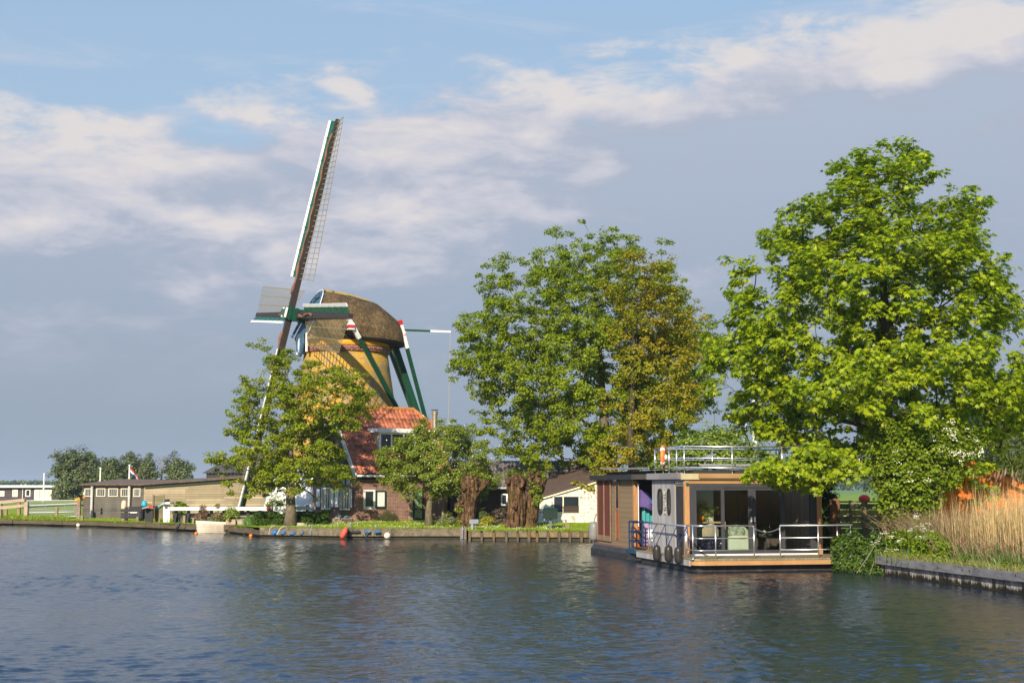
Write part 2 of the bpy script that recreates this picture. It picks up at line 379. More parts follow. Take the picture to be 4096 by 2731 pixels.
# --- banks
BANKTIMBER = M('mossy_bank_timber', (.105,.08,.05), .9, 0, .45, 2, .6, 14, stretch=(.6,.6,3), dirt=(.055,.05,.008), dirtamt=.8)
BANKDARK = M('wet_bank_timber', (.03,.028,.012), .6, 0, .5, 3, .4, 20, dirt=(.05,.06,.008), dirtamt=.7)
CONC = M('lichened_concrete', (.16,.13,.085), .9, 0, .5, 2.5, .6, 14, dirt=(.05,.045,.025), dirtamt=.85)
CONCO = M('orange_lichened_concrete', (.15,.125,.08), .9, 0, .5, 2.5, .6, 14, dirt=(.40,.19,.02), dirtamt=.7)
def wall_strip(mb, path, z0, z1, th, jit=0.0, front=0.0):
    for a, b in zip(path, path[1:]):
        d = (b-a).normalized(); nrm = V((d.y, -d.x, 0))   # towards the water
        n = max(1, int((b-a).length/1.6))
        for i in range(n):
            p, q = a.lerp(b, i/n), a.lerp(b, (i+1)/n)
            j = (random.random()-.5)*jit; w = nrm*(front+random.random()*jit)
            mb.prism([p+w+V((0,0,z0)), q+w+V((0,0,z0)), q+w+V((0,0,z1+j)), p+w+V((0,0,z1+j*.6))], -nrm*th)
# left timber bank
T1 = thing('timber_bank', 'old mossy timber bank edge below the field gate and shed', 'bank edge', EDGE[3])
mb = MB(); wall_strip(mb, [p-EDGE[3] for p in EDGE[:8]], .12, .37, .28, .10, .22); mb.build('cap_beam', BANKTIMBER, T1)
mb = MB(); wall_strip(mb, [p-EDGE[3] for p in EDGE[:8]], -.6, .12, .2, .03, .06); mb.build('sheet_boards', BANKDARK, T1)
T2 = thing('concrete_bank', 'lichened concrete bank edge along the house lawn', 'bank edge', EDGE[8])
pth = [EDGE[7]+V((.0,-.02,0)), EDGE[8], EDGE[9]]
mb = MB(); wall_strip(mb, [p-EDGE[8] for p in pth], .13, .52, .3, .03, .25); mb.build('cap_beam', CONC, T2)
mb = MB(); wall_strip(mb, [p-EDGE[8] for p in pth], -.6, .13, .2, .02, .1); mb.build('footing', BANKDARK, T2)
T3 = thing('post_bank', 'bank edge of short timber posts and orange lichened slabs under the pollard willows', 'bank edge', EDGE[10])
L = (EDGE[11]-EDGE[10]); L2 = EDGE[12]-EDGE[11]
mbs, mbl = MB(), MB(); POSTD = M('dark_bank_post', (.10,.08,.05), .9, 0, .45, 3, .4, 25, dirt=(.3,.15,.02), dirtamt=.5)
k = 0; s0 = 0.0
while s0 < L.length+6:
    a = L.normalized()*s0 if s0 < L.length else L+L2.normalized()*(s0-L.length)
    w = .09+.05*random.random()
    MB().box(a.x, a.x+w, a.y-.34, a.y-.14, -.5, .40+.08*random.random()).build('post', POSTD, T3)
    st = .36+.26*random.random()
    mbs.box(a.x+w, a.x+st-.015, a.y-.26+.04*random.random(), a.y-.02, .18, .46+.04*random.random())
    mbl.box(a.x+w, a.x+st, a.y-.12, a.y-.0, -.5, .18)
    s0 += st
mbs.build('slab', CONCO, T3); mbl.build('footing', BANKDARK, T3)
# right sheet piling
SHEET = None
def sheet_mat():
    m, t, out = nt('grey_sheet_piles'); h = N(t); o = h.obj(); s = h.sep(o)
    al = h.math('ADD', s[0], s[1])
    fl = h.math('FLOOR', h.math('DIVIDE', s[1], .17)); rnd = h.wn(h.comb(fl, 2.0))
    fr = h.math('FRACT', h.math('DIVIDE', s[1], .17))
    gr = h.noise(h.mapv(o, (14, 14, .7)), 1.5, 6, .7)
    c = h.ramp(h.math('ADD', h.math('MULTIPLY', gr, .6), h.math('MULTIPLY', rnd, .4)), [(.25, (.10,.085,.075)), (.5, (.24,.215,.195)), (.75, (.4,.36,.33))])
    wet = h.math('ADD', s[2], h.math('ADD', h.math('MULTIPLY', h.noise(h.mapv(o, (7, 7, .01)), 1.0, 5, .8), -.55), h.math('MULTIPLY', rnd, .1)))
    wm = h.ramp(h.math('ADD', wet, .12), [(-.0, 1.0), (.05, 0.0)])
    moss = h.ramp(h.noise(o, 2.0, 6, .7), [(.4, (.008,.007,.005)), (.6, (.022,.02,.004)), (.72, (.06,.055,.008))])
    c = h.mix(wm, c, moss); c = h.mix(h.math('MULTIPLY', h.math('LESS_THAN', fr, .05), .7), c, (.02,.018,.015))
    h.bsdf(out, c, .8, 0, h.bump(gr, .5, .03), .3); return m
R0 = G(3525, 2297)
T4 = thing('sheet_pile_wall', 'grey timber sheet pile wall with capping beam below the reeds', 'bank edge', R0)
path = [EDGE[16], G(3525,2297), G(4096,2378), G(4500,2436), G(5600,2595)]
SP = sheet_mat()
mb = MB()
for a, b in zip(path, path[1:]):
    d = (b-a); n = int(d.length/.17); dn = d.normalized(); nr = V((-dn.y, dn.x, 0))
    if nr.x > 0: nr = -nr
    for i in range(n):
        p, q = a.lerp(b, (i+.03)/n)-R0, a.lerp(b, (i+.97)/n)-R0
        o_ = nr*(.02+.02*random.random())
        mb.prism([p+o_+V((0,0,-.8)), q+o_+V((0,0,-.8)), q+o_+V((0,0,.40)), p+o_+V((0,0,.40))], -nr*.06)
mb.build('sheet_piles', SP, T4)
CAPW = M('grey_capping_beam', (.19,.185,.19), .85, 0, .4, 1.5, .5, 20, stretch=(1,1,4), dirt=(.04,.04,.045), dirtamt=.8)
mb = MB(); mb2 = MB()
for a, b in zip(path, path[1:]):
    dn = (b-a).normalized(); nr = V((-dn.y, dn.x, 0))
    if nr.x > 0: nr = -nr
    n = max(1, int((b-a).length/2.2))
    for i in range(n):
        p, q = a.lerp(b, i/n)-R0, a.lerp(b, (i+1)/n)-R0
        j = .03*random.random()
        mb.beam(p+nr*(.09+j)+V((0,0,.43+j)), q+nr*(.09+j)+V((0,0,.43)), .1, .22)
        for f in np.arange(.12, 1, .17):
            c = p.lerp(q, f)+nr*(.15+j); z_ = .4+.06*random.random(); mb2.beam(c+V((0,0,z_)), c+V((0,0,z_+.02+.06*random.random())), .012, .02, up=nr) if random.random() < .6 else None
mb.build('capping_beam', CAPW, T4); mb2.build('bolts', BLACKP, T4)
# ------------------------------------------------------------------ plants
rng = np.random.default_rng(11)
SHAPES = {
 'leaf': (np.array([(0,0,0),(.3,.35,.06),(.22,.75,.03),(0,1,-.06),(-.22,.75,.03),(-.3,.35,.06)]), [(0,1,2),(0,2,3),(0,3,4),(0,4,5)]),
 'oak': (np.array([(0,0,0),(.42,.55,.08),(0,1,-.05),(-.42,.55,.08)]), [(0,1,2),(0,2,3)]),
 'maple': (np.array([(0,0,0),(.22,.05,.03),(.52,.2,-.05),(.28,.38,.03),(.5,.72,-.06),(.16,.62,.03),(0,1.05,-.1),(-.16,.62,.03),(-.5,.72,-.06),(-.28,.38,.03),(-.52,.2,-.05),(-.22,.05,.03)]),
           [(0,1,3),(1,2,3),(0,3,5),(3,4,5),(0,5,7),(5,6,7),(0,7,9),(7,8,9),(0,9,11),(9,10,11)]),
 'long': (np.array([(0,0,0),(.1,.4,.03),(0,1,-.1),(-.1,.4,.03)]), [(0,1,2),(0,2,3)]),
 'flower': (np.array([(.5,0,0),(0,.5,0),(-.5,0,0),(0,-.5,0)]), [(0,1,2),(0,2,3)]),
}
def norm(a): return a/np.maximum(1e-6, np.linalg.norm(a, axis=1, keepdims=True))
def leaves(name, pos, nrm, tip, size, shape, mat, parent):
    base, tris = SHAPES[shape]; n = norm(nrm)
    t_ = norm(tip-n*np.sum(tip*n, 1, keepdims=True)); b = np.cross(t_, n)
    s_ = size[:, None, None] if hasattr(size, 'shape') else size
    v = pos[:, None, :]+s_*(b[:, None, :]*base[None, :, 0:1]+t_[:, None, :]*base[None, :, 1:2]+n[:, None, :]*base[None, :, 2:3])
    return fast_mesh(name, v.reshape(-1, 3), len(base), mat, parent, tris)
def envelope(rows, Y):
    """silhouette rows (py, left px, right px) of a crown at distance Y -> (z, x left, x right)"""
    return sorted((P(0, r[0], Y).z, P(r[1], r[0], Y).x, P(r[2], r[0], Y).x) for r in rows)
def crown_points(env, Y, depth, n, r, shell=.5, seed=0):
    g = np.random.default_rng(seed); z = np.array([e[0] for e in env]); xl = np.array([e[1] for e in env]); xr = np.array([e[2] for e in env])
    out = []; tries = 0; w = (xr-xl).max()
    while len(out) < n and tries < n*60:
        tries += 1
        zz = g.uniform(z[0], z[-1]); a, b = np.interp(zz, z, xl), np.interp(zz, z, xr)
        if g.random() > ((b-a)/w)**1.6+.03: continue
        c, hw = (a+b)/2, (b-a)/2
        rr = max(g.random()**.5, g.random() if g.random() < shell else 0); th = g.uniform(0, 2*math.pi)
        p = np.array((c+rr*hw*math.cos(th), Y+rr*hw*depth*math.sin(th), zz))
        if out and tries < n*40:
            dmin = np.min(np.sum((np.array(out)-p)**2, 1))
            if dmin < r*r: continue
        out.append(p)
    return np.array(out)
def crown2(env, Y, depth, nbig, rbig, nsub, R, flat, seed):
    big = crown_points(env, Y, depth, nbig, rbig, seed=seed); g = np.random.default_rng(seed+99); out = []
    for c in big:
        k = max(2, int(nsub*g.uniform(.6, 1.5))); u = norm(g.normal(0, 1, (k, 3)))*(g.random((k, 1))**.5)*R*g.uniform(.7, 1.25)
        out.append(c+u*np.array((1, 1, flat)))
    return np.vstack(out)
def skeleton(trunk, clumps, base_r, top_r, seed=0, step=.45, rise=.35):
    g = np.random.default_rng(seed)
    pos = [np.array(p, float) for p in trunk]; par = [-1]+list(range(len(trunk)-1)); nt_ = len(trunk)
    axis = np.array(trunk)
    order = np.argsort([np.min(np.linalg.norm(axis-c, axis=1)) for c in clumps])
    ends = []
    for ci in order:
        c = clumps[ci]; A = np.array(pos); dv = c-A; dist = np.linalg.norm(dv, axis=1)
        cost = dist+np.maximum(0, rise*np.linalg.norm(dv[:, :2], axis=1)-dv[:, 2])*1.1
        cost[:max(1, nt_//3)] += 2
        k = int(np.argmin(cost)); n = max(1, int(dist[k]/step)); prev = k
        a = A[k]; mid = (a+c)/2+np.array((0, 0, .08*dist[k]))+g.normal(0, .06*dist[k], 3)
        for i in range(1, n+1):
            u = i/n; q = (1-u)**2*a+2*u*(1-u)*mid+u*u*c
            if i < n: q = q+g.normal(0, .02, 3)
            pos.append(q); par.append(prev); prev = len(pos)-1
        ends.append(prev)
    nn = len(pos); acc = np.zeros(nn); tip = .011**2.4
    kids = np.zeros(nn, int)
    for i in range(nn-1, 0, -1):
        if acc[i] == 0: acc[i] = tip
        acc[par[i]] += acc[i]
    rad = acc**(1/2.4)
    sc_ = top_r/max(rad[nt_-1], 1e-6)
    rad = np.minimum(rad*min(1.0, sc_*1.5), base_r)
    for i in range(nt_):
        rad[i] = max(rad[i]*.0, base_r+(top_r-base_r)*i/max(1, nt_-1))
    rad[0] *= 1.35
    return np.array(pos), par, rad, nt_
def branch_mesh(name, pos, par, rad, nt_, mat, parent, minr=.0):
    mb = MB()
    mb.tube([V(p) for p in pos[:nt_]], list(rad[:nt_]), 14)
    for i in range(nt_, len(pos)):
        k = par[i]; a, b = V(pos[k]), V(pos[i]); d = b-a
        if d.length < 1e-4: continue
        r0 = min(rad[k], rad[i]*1.25); mb.tube([a, b+d.normalized()*rad[i]*.3], [r0, rad[i]], 6 if rad[i] > .05 else 4, False)
    me = bpy.data.meshes.new(name); me.from_pydata(mb.v, [], mb.f); me.update()
    return link(name, me, mat, parent, True)
def clump_leaves(name, clumps, rc, per, size, shape, mat, parent, flat=.65, up=.8, droop=.3, seed=0, centre=None, spread=.5, sv=.3):
    g = np.random.default_rng(seed); n = len(clumps)
    cnt = np.maximum(3, (per*g.uniform(.5, 1.5, n))).astype(int)
    rr = rc*g.uniform(.65, 1.35, n); idx = np.repeat(np.arange(n), cnt); m = len(idx)
    off = norm(g.normal(0, 1, (m, 3)))*(g.random((m, 1))**.45)
    off *= rr[idx][:, None]*np.array((1, 1, flat)); pos = clumps[idx]+off
    cen = clumps.mean(0) if centre is None else np.array(centre)
    outw = norm(pos-cen); loc = norm(off)
    nr = np.array((0, 0, up))+outw*.45+loc*.5+g.normal(0, spread, (m, 3))
    tip = outw*.6+loc*.5+g.normal(0, .5, (m, 3))+np.array((0, 0, -droop))
    return leaves(name, pos, nr, tip, size*g.uniform(1-sv, 1+sv, m), shape, mat, parent)
def tree(name, label, base, rows, Y, depth, n, rmin, rc, per, size, shape, lm, bm, trunk, br, tr, seed=1, group=None, extra=None, cat='tree', **kw):
    base = V(base); T = thing(name, label, cat, base, 0, group); b = np.array(base)
    cl = crown2(envelope(rows, Y), Y, depth, n[0], rmin, n[1], n[2], n[3], seed) if isinstance(n, tuple) else crown_points(envelope(rows, Y), Y, depth, n, rmin, seed=seed)
    if extra is not None: cl = np.vstack([cl, extra])
    pos, par, rad, k = skeleton([np.array(p) for p in trunk], cl, br, tr, seed)
    branch_mesh('trunk', pos-b, par, rad, k, bm, T)
    clump_leaves('crown', cl-b, rc, per, size, shape, lm, T, seed=seed+5, **kw)
    return T, cl
def bush(name, label, base, rx, ry, rz, nclump, per, size, shape, mat, seed=0, group=None, rc=.25, cat='shrub', box=False, stems=True, flowers=None):
    base = V(base); T = thing(name, label, cat, base, 0, group); g = np.random.default_rng(seed)
    if box: c = g.uniform(-1, 1, (nclump, 3))*np.array((rx, ry, rz/2))+np.array((0, 0, rz/2))
    else:
        u = norm(g.normal(0, 1, (nclump, 3)))*(g.random((nclump, 1))**.4); u[:, 2] = np.abs(u[:, 2])
        c = u*np.array((rx, ry, rz*.9))+np.array((0, 0, rz*.08))
    c *= 1+.10*g.normal(0, 1, (nclump, 1))
    c[:, 2] = np.maximum(c[:, 2], .05)
    if stems:
        mb = MB()
        for i in range(0, nclump, 3):
            p = V(c[i]); q = V((p.x*.25, p.y*.25, 0)); mb.tube([q, q.lerp(p, .5)+V((0,0,.06*rz)), p], [.02, .014, .006], 5, False)
        mb.build('stems', BARK, T)
    clump_leaves('foliage', c, rc, per, size, shape, mat, T, seed=seed+1, centre=(0, 0, rz*.3))
    if flowers:
        fm, nf, fs = flowers
        i = g.integers(0, nclump, nf); p = c[i]*1.05+g.normal(0, rc*.5, (nf, 3)); p[:, 1] -= rc*.4
        leaves('blossom', p, g.normal(0, .5, (nf, 3))+np.array((-.4, -.7, .6)), g.normal(0, 1, (nf, 3)), fs*g.uniform(.6, 1.4, nf), 'flower', fm, T)
    return T
def blades(name, pts, hgt, width, lean, mat, parent=None, seed=0, tipw=.15):
    g = np.random.default_rng(seed); n = len(pts)
    a = g.uniform(0, math.pi*2, n); w = np.stack([np.cos(a), np.sin(a), 0*a], 1)*(width*g.uniform(.6, 1.4, (n, 1)))/2
    ln = g.normal(0, lean, (n, 2)); up = np.stack([ln[:, 0], ln[:, 1], np.ones(n)], 1)*hgt[:, None]
    mid = pts+up*.55*np.array((.7, .7, 1)); top = pts+up
    v = np.stack([pts-w, pts+w, mid+w*.8, mid-w*.8, top], 1)
    return fast_mesh(name, v.reshape(-1, 3), 5, mat, parent, [(0,1,2),(0,2,3),(3,2,4)])
BARK = barkmat('grey_bark', (.16,.13,.09), (.16,.16,.05))
BARKD = barkmat('dark_bark', (.075,.06,.04), (.07,.08,.02))
L_OAK = leafmat('oak_leaves', [(.147,.203,.005),(.215,.282,.006),(.277,.350,.008),(.350,.395,.011)], .48, .015)
L_SMALL = leafmat('young_oak_leaves', [(.158,.215,.006),(.237,.311,.008),(.311,.379,.010),(.384,.418,.014)], .48, .015, patch=((.294,.294,.011), .9))
L_YEL = leafmat('yellow_young_leaves', [(.271,.226,.014),(.384,.294,.016),(.475,.339,.018),(.316,.294,.017)], .42, .015, patch=((.226,.294,.007), .42))
L_MAPLE = leafmat('maple_leaves', [(.113,.175,.003),(.226,.311,.005),(.294,.379,.007),(.362,.441,.009),(.475,.497,.014)], .48, .02)
L_APPLE = leafmat('apple_leaves', [(.124,.175,.009),(.186,.249,.014),(.249,.305,.020),(.328,.350,.079)], .38, .02)
L_DARK = leafmat('dark_hedge_leaves', [(.035,.08,.005),(.06,.12,.007),(.09,.16,.010)], .3, .025)
L_WILLOW = leafmat('willow_leaves', [(.08,.12,.010),(.12,.17,.014),(.17,.21,.022)], .38, .02)
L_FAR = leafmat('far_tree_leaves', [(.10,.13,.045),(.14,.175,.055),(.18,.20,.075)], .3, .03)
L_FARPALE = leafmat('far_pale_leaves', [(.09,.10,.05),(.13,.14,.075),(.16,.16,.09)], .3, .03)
L_BUSH = leafmat('bright_bush_leaves', [(.15,.23,.015),(.24,.31,.02),(.32,.36,.03)], .4, .05)
L_YBUSH = leafmat('golden_bush_leaves', [(.3,.28,.02),(.42,.38,.03),(.5,.45,.05)], .4, .05)
L_RED = leafmat('reddish_bush_leaves', [(.05,.05,.02),(.09,.06,.035),(.2,.12,.09),(.05,.08,.02)], .3, .06)
L_IVY = leafmat('ivy_leaves', [(.025,.055,.004),(.04,.085,.006),(.075,.14,.008),(.13,.19,.012)], .3, .03)
L_HAW = leafmat('hawthorn_leaves', [(.13,.20,.006),(.19,.27,.01),(.26,.33,.015)], .42, .02)
BLOSSOM = M('white_blossom', (.74,.72,.55), .8, 0, .1, 5, 0)
# ------------------------------------------------------------------ windmill
YEL = bricks('lichened_yellow_brick', (.36,.26,.13), (.27,.2,.11), (.3,.25,.17), .22, .08, lichen=(.60,.33,.012), cyl=3.2)
REDBAND = bricks('red_dentil_brick', (.25,.075,.05), (.19,.055,.04), (.4,.36,.3), .3, .12, cyl=2.6)
YPAINT = M('yellow_painted_boards', (.72,.36,.02), .55, 0, .12, 3, .05, dirt=(.5,.22,.02), dirtamt=.4)
LIME = M('whitewashed_plaster', (.80,.785,.75), .8, 0, .05, 1.5, .1, 12, dirt=(.6,.57,.5), dirtamt=.3)
def thatch_mat():
    m, t, out = nt('weathered_thatch'); h = N(t); o = h.obj(); s = h.sep(o)
    n1 = h.noise(h.mapv(o, (9, 9, 2.2), (0, .35, .2)), 1.6, 8, .75, .4); n2 = h.noise(o, 1.3, 7, .7)
    n3 = h.noise(h.mapv(o, (3, 3, 5)), 2.2, 6, .7)
    f = h.math('ADD', h.math('MULTIPLY', n1, .36), h.math('ADD', h.math('MULTIPLY', n2, .32), h.math('MULTIPLY', n3, .32)))
    c = h.ramp(f, [(.39, (.035,.024,.013)), (.49, (.12,.08,.04)), (.59, (.28,.19,.09))])
    ms = h.ramp(h.noise(h.mapv(o, (2,2,3)), 2.4, 8, .75), [(.57, 0.0), (.66, .75)])
    c = h.mix(ms, c, (.05,.045,.012))
    h.bsdf(out, c, .95, 0, h.bump(h.math('ADD', n1, h.math('MULTIPLY', n3, .7)), 1.0, .14), .1); return m
THATCH = thatch_mat()
SPAR = M('dark_brown_spar', (.03,.022,.018), .6, 0, .35, 3, .2, 30)
LATT = M('weathered_lattice', (.22,.18,.09), .8, 0, .25, 4, .1, 20)
CANVAS = M('rolled_sail_canvas', (.20,.10,.06), .85, 0, .35, 5, .4, 20)
GREENB = M('sail_board_green', (.012,.085,.05), .4, 0, .3, 3, .05)
BLUEB = M('gable_blue_boards', (.05,.11,.17), .5, 0, .3, 3, .05)
REDP = M('red_paint', (.5,.03,.02), .45, 0, .1, 3, .03)
TAN = M('tan_front_boards', (.38,.26,.14), .7, 0, .2, 3, .1)
MC = PX(1377, 86.0); MC.z = .5
MZ = MC.z
MILL = thing('windmill', 'round yellow brick windmill with thatched cap and lattice sails behind the brick house', 'windmill', MC)
prof = [(5.15,-.3),(4.95,.9),(4.6,2.2),(4.22,3.35),(3.75,5.0),(3.35,6.6),(3.05,8.0),(2.80,9.6),(2.66,10.55)]
wprof = [p for p in prof if p[1] <= 3.4]
mb = MB(); mb.lathe(prof[3:], n=48); mb.build('tower', YEL, MILL, True)
MB().lathe([(5.2,-.3),(5.0,.9),(4.65,2.2),(4.27,3.36)], n=48).build('plaster_base', LIME, MILL, True)
MB().lathe([(2.68,10.55),(2.80,10.57),(2.80,10.70),(2.84,10.70),(2.84,10.88),(2.7,10.9)], n=48).build('brick_band', REDBAND, MILL, False)
MB().lathe([(2.72,10.9),(2.76,10.92),(2.70,11.45),(2.5,11.47)], n=48).build('painted_band', YPAINT, MILL, True)
n_ = V((-.917, -.40, 0)).normalized(); r_ = -n_; s_ = V((n_.y, -n_.x, 0))   # s_: sideways, away from camera
if s_.y < 0: s_ = -s_
Z = V((0,0,1))
def mp(a, s, z): return r_*a+s_*s+Z*(z-MZ)
# cap: lofted sections (a, half width, eave z, ridge z, fullness)
secs = [(-2.9,1.9,12.15,15.05,1.0,1.3),(-1.6,2.65,11.98,14.98,1.0,0),(0,3.02,11.9,14.78,.95,0),(1.4,3.02,11.85,14.45,.9,0),(1.7,2.98,11.83,14.3,.85,0),(2.3,2.75,11.8,13.85,.72,0),(2.9,2.35,11.75,13.42,.65,0),(3.3,1.8,11.72,13.12,.6,0),(3.5,1.25,11.7,12.95,.55,0)]
NT = 28
vs = []
for a, w, e, rz_, fl, rake in secs:
    for i in range(NT+1):
        t_ = math.pi*i/NT; c_ = math.cos(t_); q = abs(math.sin(t_))
        hz = (q**(1.05*fl if fl > .8 else fl))
        sx = w*(abs(c_)**.8)*(1 if c_ >= 0 else -1)
        zz = e+(rz_-e)*hz
        jj = .05*mnoise.noise(V((a*1.3, i*.5, 2)))
        vs.append(mp(a+rake*hz, -sx, zz+jj))
m_ = len(secs); w_ = NT+1
fs = [(j*w_+i, j*w_+i+1, (j+1)*w_+i+1, (j+1)*w_+i) for j in range(m_-1) for i in range(NT)]
fs.append(tuple((m_-1)*w_+i for i in range(w_)))
CAP = MB().add(vs, fs).build('cap', THATCH, MILL, True)
# thick thatch lip / underside
mb = MB(); vs2 = []
for a, w, e, rz_, fl, rake in secs:
    for sx, dz in ((-w, 0), (-w*.96, -.16), (w*.96, -.16), (w, 0)): vs2.append(mp(a, sx, e+dz))
mb.add(vs2, [(j*4+i, j*4+i+1, (j+1)*4+i+1, (j+1)*4+i) for j in range(m_-1) for i in range(3)]+[((m_-1)*4, (m_-1)*4+1, (m_-1)*4+2, (m_-1)*4+3)])
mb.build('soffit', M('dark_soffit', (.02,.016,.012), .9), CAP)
# ridge of straw sods
mb = MB(); mb.tube([mp(-1.62,0,15.06), mp(0,0,14.86), mp(1.5,0,14.5)], [.13,.14,.12], 10); mb.build('ridge', M('straw_ridge', (.34,.25,.07), .9, 0, .3, 6, .5), CAP)
# front gable
def gab(t_, w, rake, off=0):  # point on the front arch
    a, w0, e, rz_, fl, rk = secs[0]; c_ = math.cos(t_); hz = abs(math.sin(t_))**1.05
    return mp(a+rk*hz-off, -w0*(abs(c_)**.8)*(1 if c_ >= 0 else -1)*w, e+(rz_-e)*hz*w+(1-w)*.3)
arch = [gab(math.pi*i/NT, 1, 1) for i in range(NT+1)]
ctr = mp(-2.6, 0, 13.0)
mb = MB(); mb.add(arch+[ctr], [(i, i+1, NT+1) for i in range(NT)]+[(NT, 0, NT+1)]); GF = mb.build('cap_front', BLUEB, CAP)
mb = MB()
for i in range(NT):
    for k_ in range(1):
        p0, p1 = gab(math.pi*i/NT, 1.02, 1, .12), gab(math.pi*(i+1)/NT, 1.02, 1, .12)
        mb.beam(p0, p1+(p1-p0)*.02, .055, .05, up=n_)
mb.build('gable_trim', WHITE, CAP)
mb = MB()
for i in range(NT):
    p0, p1 = gab(math.pi*i/NT, .9, 1, .22), gab(math.pi*(i+1)/NT, .9, 1, .22)
    mb.beam(p0, p1-(p1-p0)*.04, .34, .1, up=n_)
mb.build('gable_boards', BLUEB, CAP)
# wind shaft beam, decorated beard below
mb = MB(); mb.beam(mp(-2.6,-1.9,12.0), mp(-2.6,1.9,12.0), .5, .45); mb.build('breast_beam', TAN, MILL)
mb = MB()
mb.prism([mp(-2.95,-.62,12.25), mp(-2.95,-.85,11.55), mp(-2.95,-.5,11.0), mp(-2.95,0,10.75), mp(-2.95,.5,11.0), mp(-2.95,.85,11.55), mp(-2.95,.62,12.25)], n_*.1)
BD = mb.build('beard', BLUEB, MILL)
mb = MB(); mb.ball((0,0,0), .34, 16, 10, (.3,.75,1.5)); o = mb.build('medallion', M('pale_blue_white', (.45,.55,.68), .5), BD, True); o.location = mp(-3.07, 0, 11.45)
for sgn in (-1, 1):
    mb = MB(); mb.beam(mp(-2.9, sgn*1.15, 12.2), mp(-2.9, sgn*1.15, 11.0), .18, .12); mb.build('white_post', WHITE, BD)
# sails
HUB = mp(-3.32, 0, 0); HUB = MC+HUB; HUB.z = P(1160, 1260, HUB.y).z
HL = HUB-MC
ns = (n_+Z*.20).normalized(); up_ = (Z-ns*Z.dot(ns)).normalized(); hx = up_.cross(ns).normalized()
if hx.x < 0: hx = -hx
bt = math.radians(7.0)
sA = up_*math.cos(bt)+hx*math.sin(bt); lA = hx*math.cos(bt)-up_*math.sin(bt)
SHD = HL+ns*.2
mb = MB(); mb.tube([HL-ns*2.6, HL-ns*.5], [.36,.3], 12); mb.build('wind_shaft', BLACKP, MILL)
mb = MB(); mb.beam(HL-ns*.62, HL+ns*.72, .78, .78, up=sA); mb.beam(HL+ns*.72, HL+ns*.95, .5, .5, up=sA, w2=.3, h2=.3)
for q in (-.35, 0.05, .45): mb.beam(HL+ns*(q-.05), HL+ns*(q+.05), .86, .86, up=sA)
HB = mb.build('hub', DKGREEN, MILL)
for sg in (-1, 1): MB().beam(HL+ns*.75+lA*sg*.42-sA*.32, HL+ns*.75+lA*sg*.42+sA*.32, .12, .12, up=ns).build('hub_edging', WHITE, HB)
def make_sail(sd, lt, fw, R=12.75, look=None):
    b0 = HL+ns*fw
    def q(r, l=0, f=0): return b0+sd*r+lt*l+ns*f
    S = MB().beam(q(.35), q(R), .42, .36, up=ns, w2=.27, h2=.24).build('sail', SPAR, MILL)
    mb = MB(); nb = 31
    def lat(r, l):
        u = (r-2.2)/(R-2.2); tw = math.radians(19-22*u)
        return q(r, l*math.cos(tw), -l*math.sin(tw)+.05)
    wd = lambda r: 1.85+.2*(r-2.2)/(R-2.2)
    for i in range(nb):
        r = 2.25+(R-2.45)*i/(nb-1); mb.beam(lat(r, -.24), lat(r, wd(r)+.06), .04, .022, up=ns)
    for fr in (.36, .68, 1.0):
        rs = [2.2+(R-2.35)*i/10 for i in range(11)]
        for a, b in zip(rs, rs[1:]): mb.beam(lat(a, wd(a)*fr), lat(b, wd(b)*fr), .045, .025, up=ns)
    mb.build('lattice', LATT, S)
    bd = -lt*math.cos(math.radians(32))+ns*math.sin(math.radians(32))
    mb, mw = MB(), MB(); bu = bd.cross(sd)
    segs = 7
    for i in range(segs):
        r0 = 2.35+(R-2.45)*i/segs; r1 = 2.35+(R-2.45)*(i+.985)/segs
        a, b = q(r0)+bd*.36, q(r1)+bd*.36
        mb.beam(a, b, .40, .03, up=bu)
        mw.beam(q(r0)+bd*.65, q(r1)+bd*.65, .2, .05, up=bu)
        mb.beam(q(r0+.3)+bd*.14-bu*.03, q(r0+.3)+bd*.58-bu*.03, .06, .05, up=bu)
    B = mb.build('leading_board', GREENB, S); mw.build('edge_board', WHITE, S);
    # rolled cloth
    mb = MB(); pts_ = []
    for i in range(26):
        r = 1.2+(R-2.2)*i/25; pts_.append(q(r, .10*math.sin(i*.8)+.02, .2+.03*math.sin(i*1.7)))
    rr_ = [(.06+.02*math.sin(i*2.1))*(1.5 if i < 5 else 1) for i in range(26)]
    mb.tube(pts_[:9] if look == 'short' else pts_, rr_[:9] if look == 'short' else rr_, 8); mb.build('sail_cloth', CANVAS, S, True)
    return S
make_sail(sA, lA, .38); make_sail(-sA, -lA, .38); make_sail(lA, -sA, -.12, look='short'); make_sail(-lA, sA, -.12, look='short')
# tail: cross beams, braces
TAIL = mp(6.95, 0, 1.6)
NB = mp(-.95, -4.0, 12.55); FB = mp(-.95, 4.0, 12.55); NR = mp(3.15, -1.75, 12.45); FR = mp(3.15, 1.75, 12.45)
mb = MB(); mb.beam(mp(-.95,-4.3,12.35), mp(-.95,4.3,12.35), .34, .34); B1 = mb.build('cross_beam', SPAR, MILL)
mb = MB(); mb.beam(mp(3.15,-1.95,12.3), mp(3.15,1.95,12.3), .28, .3); B2 = mb.build('cross_beam', SPAR, MILL)
for B_, c_ in ((B1, mp(-.95,-4.3,12.35)), (B2, mp(3.15,-1.95,12.3))):
    mb = MB(); mb.beam(c_-s_*.02+Z*.14, c_-s_*.45*0+s_*.42+Z*.14, .37, .1); mb.beam(c_-s_*.02-Z*.16, c_+s_*.42-Z*.16, .37, .08); mb.build('white_end', WHITE, B_)
    mb = MB(); mb.beam(c_-s_*.03, c_+s_*.4, .36, .18); mb.build('red_end', REDP, B_)
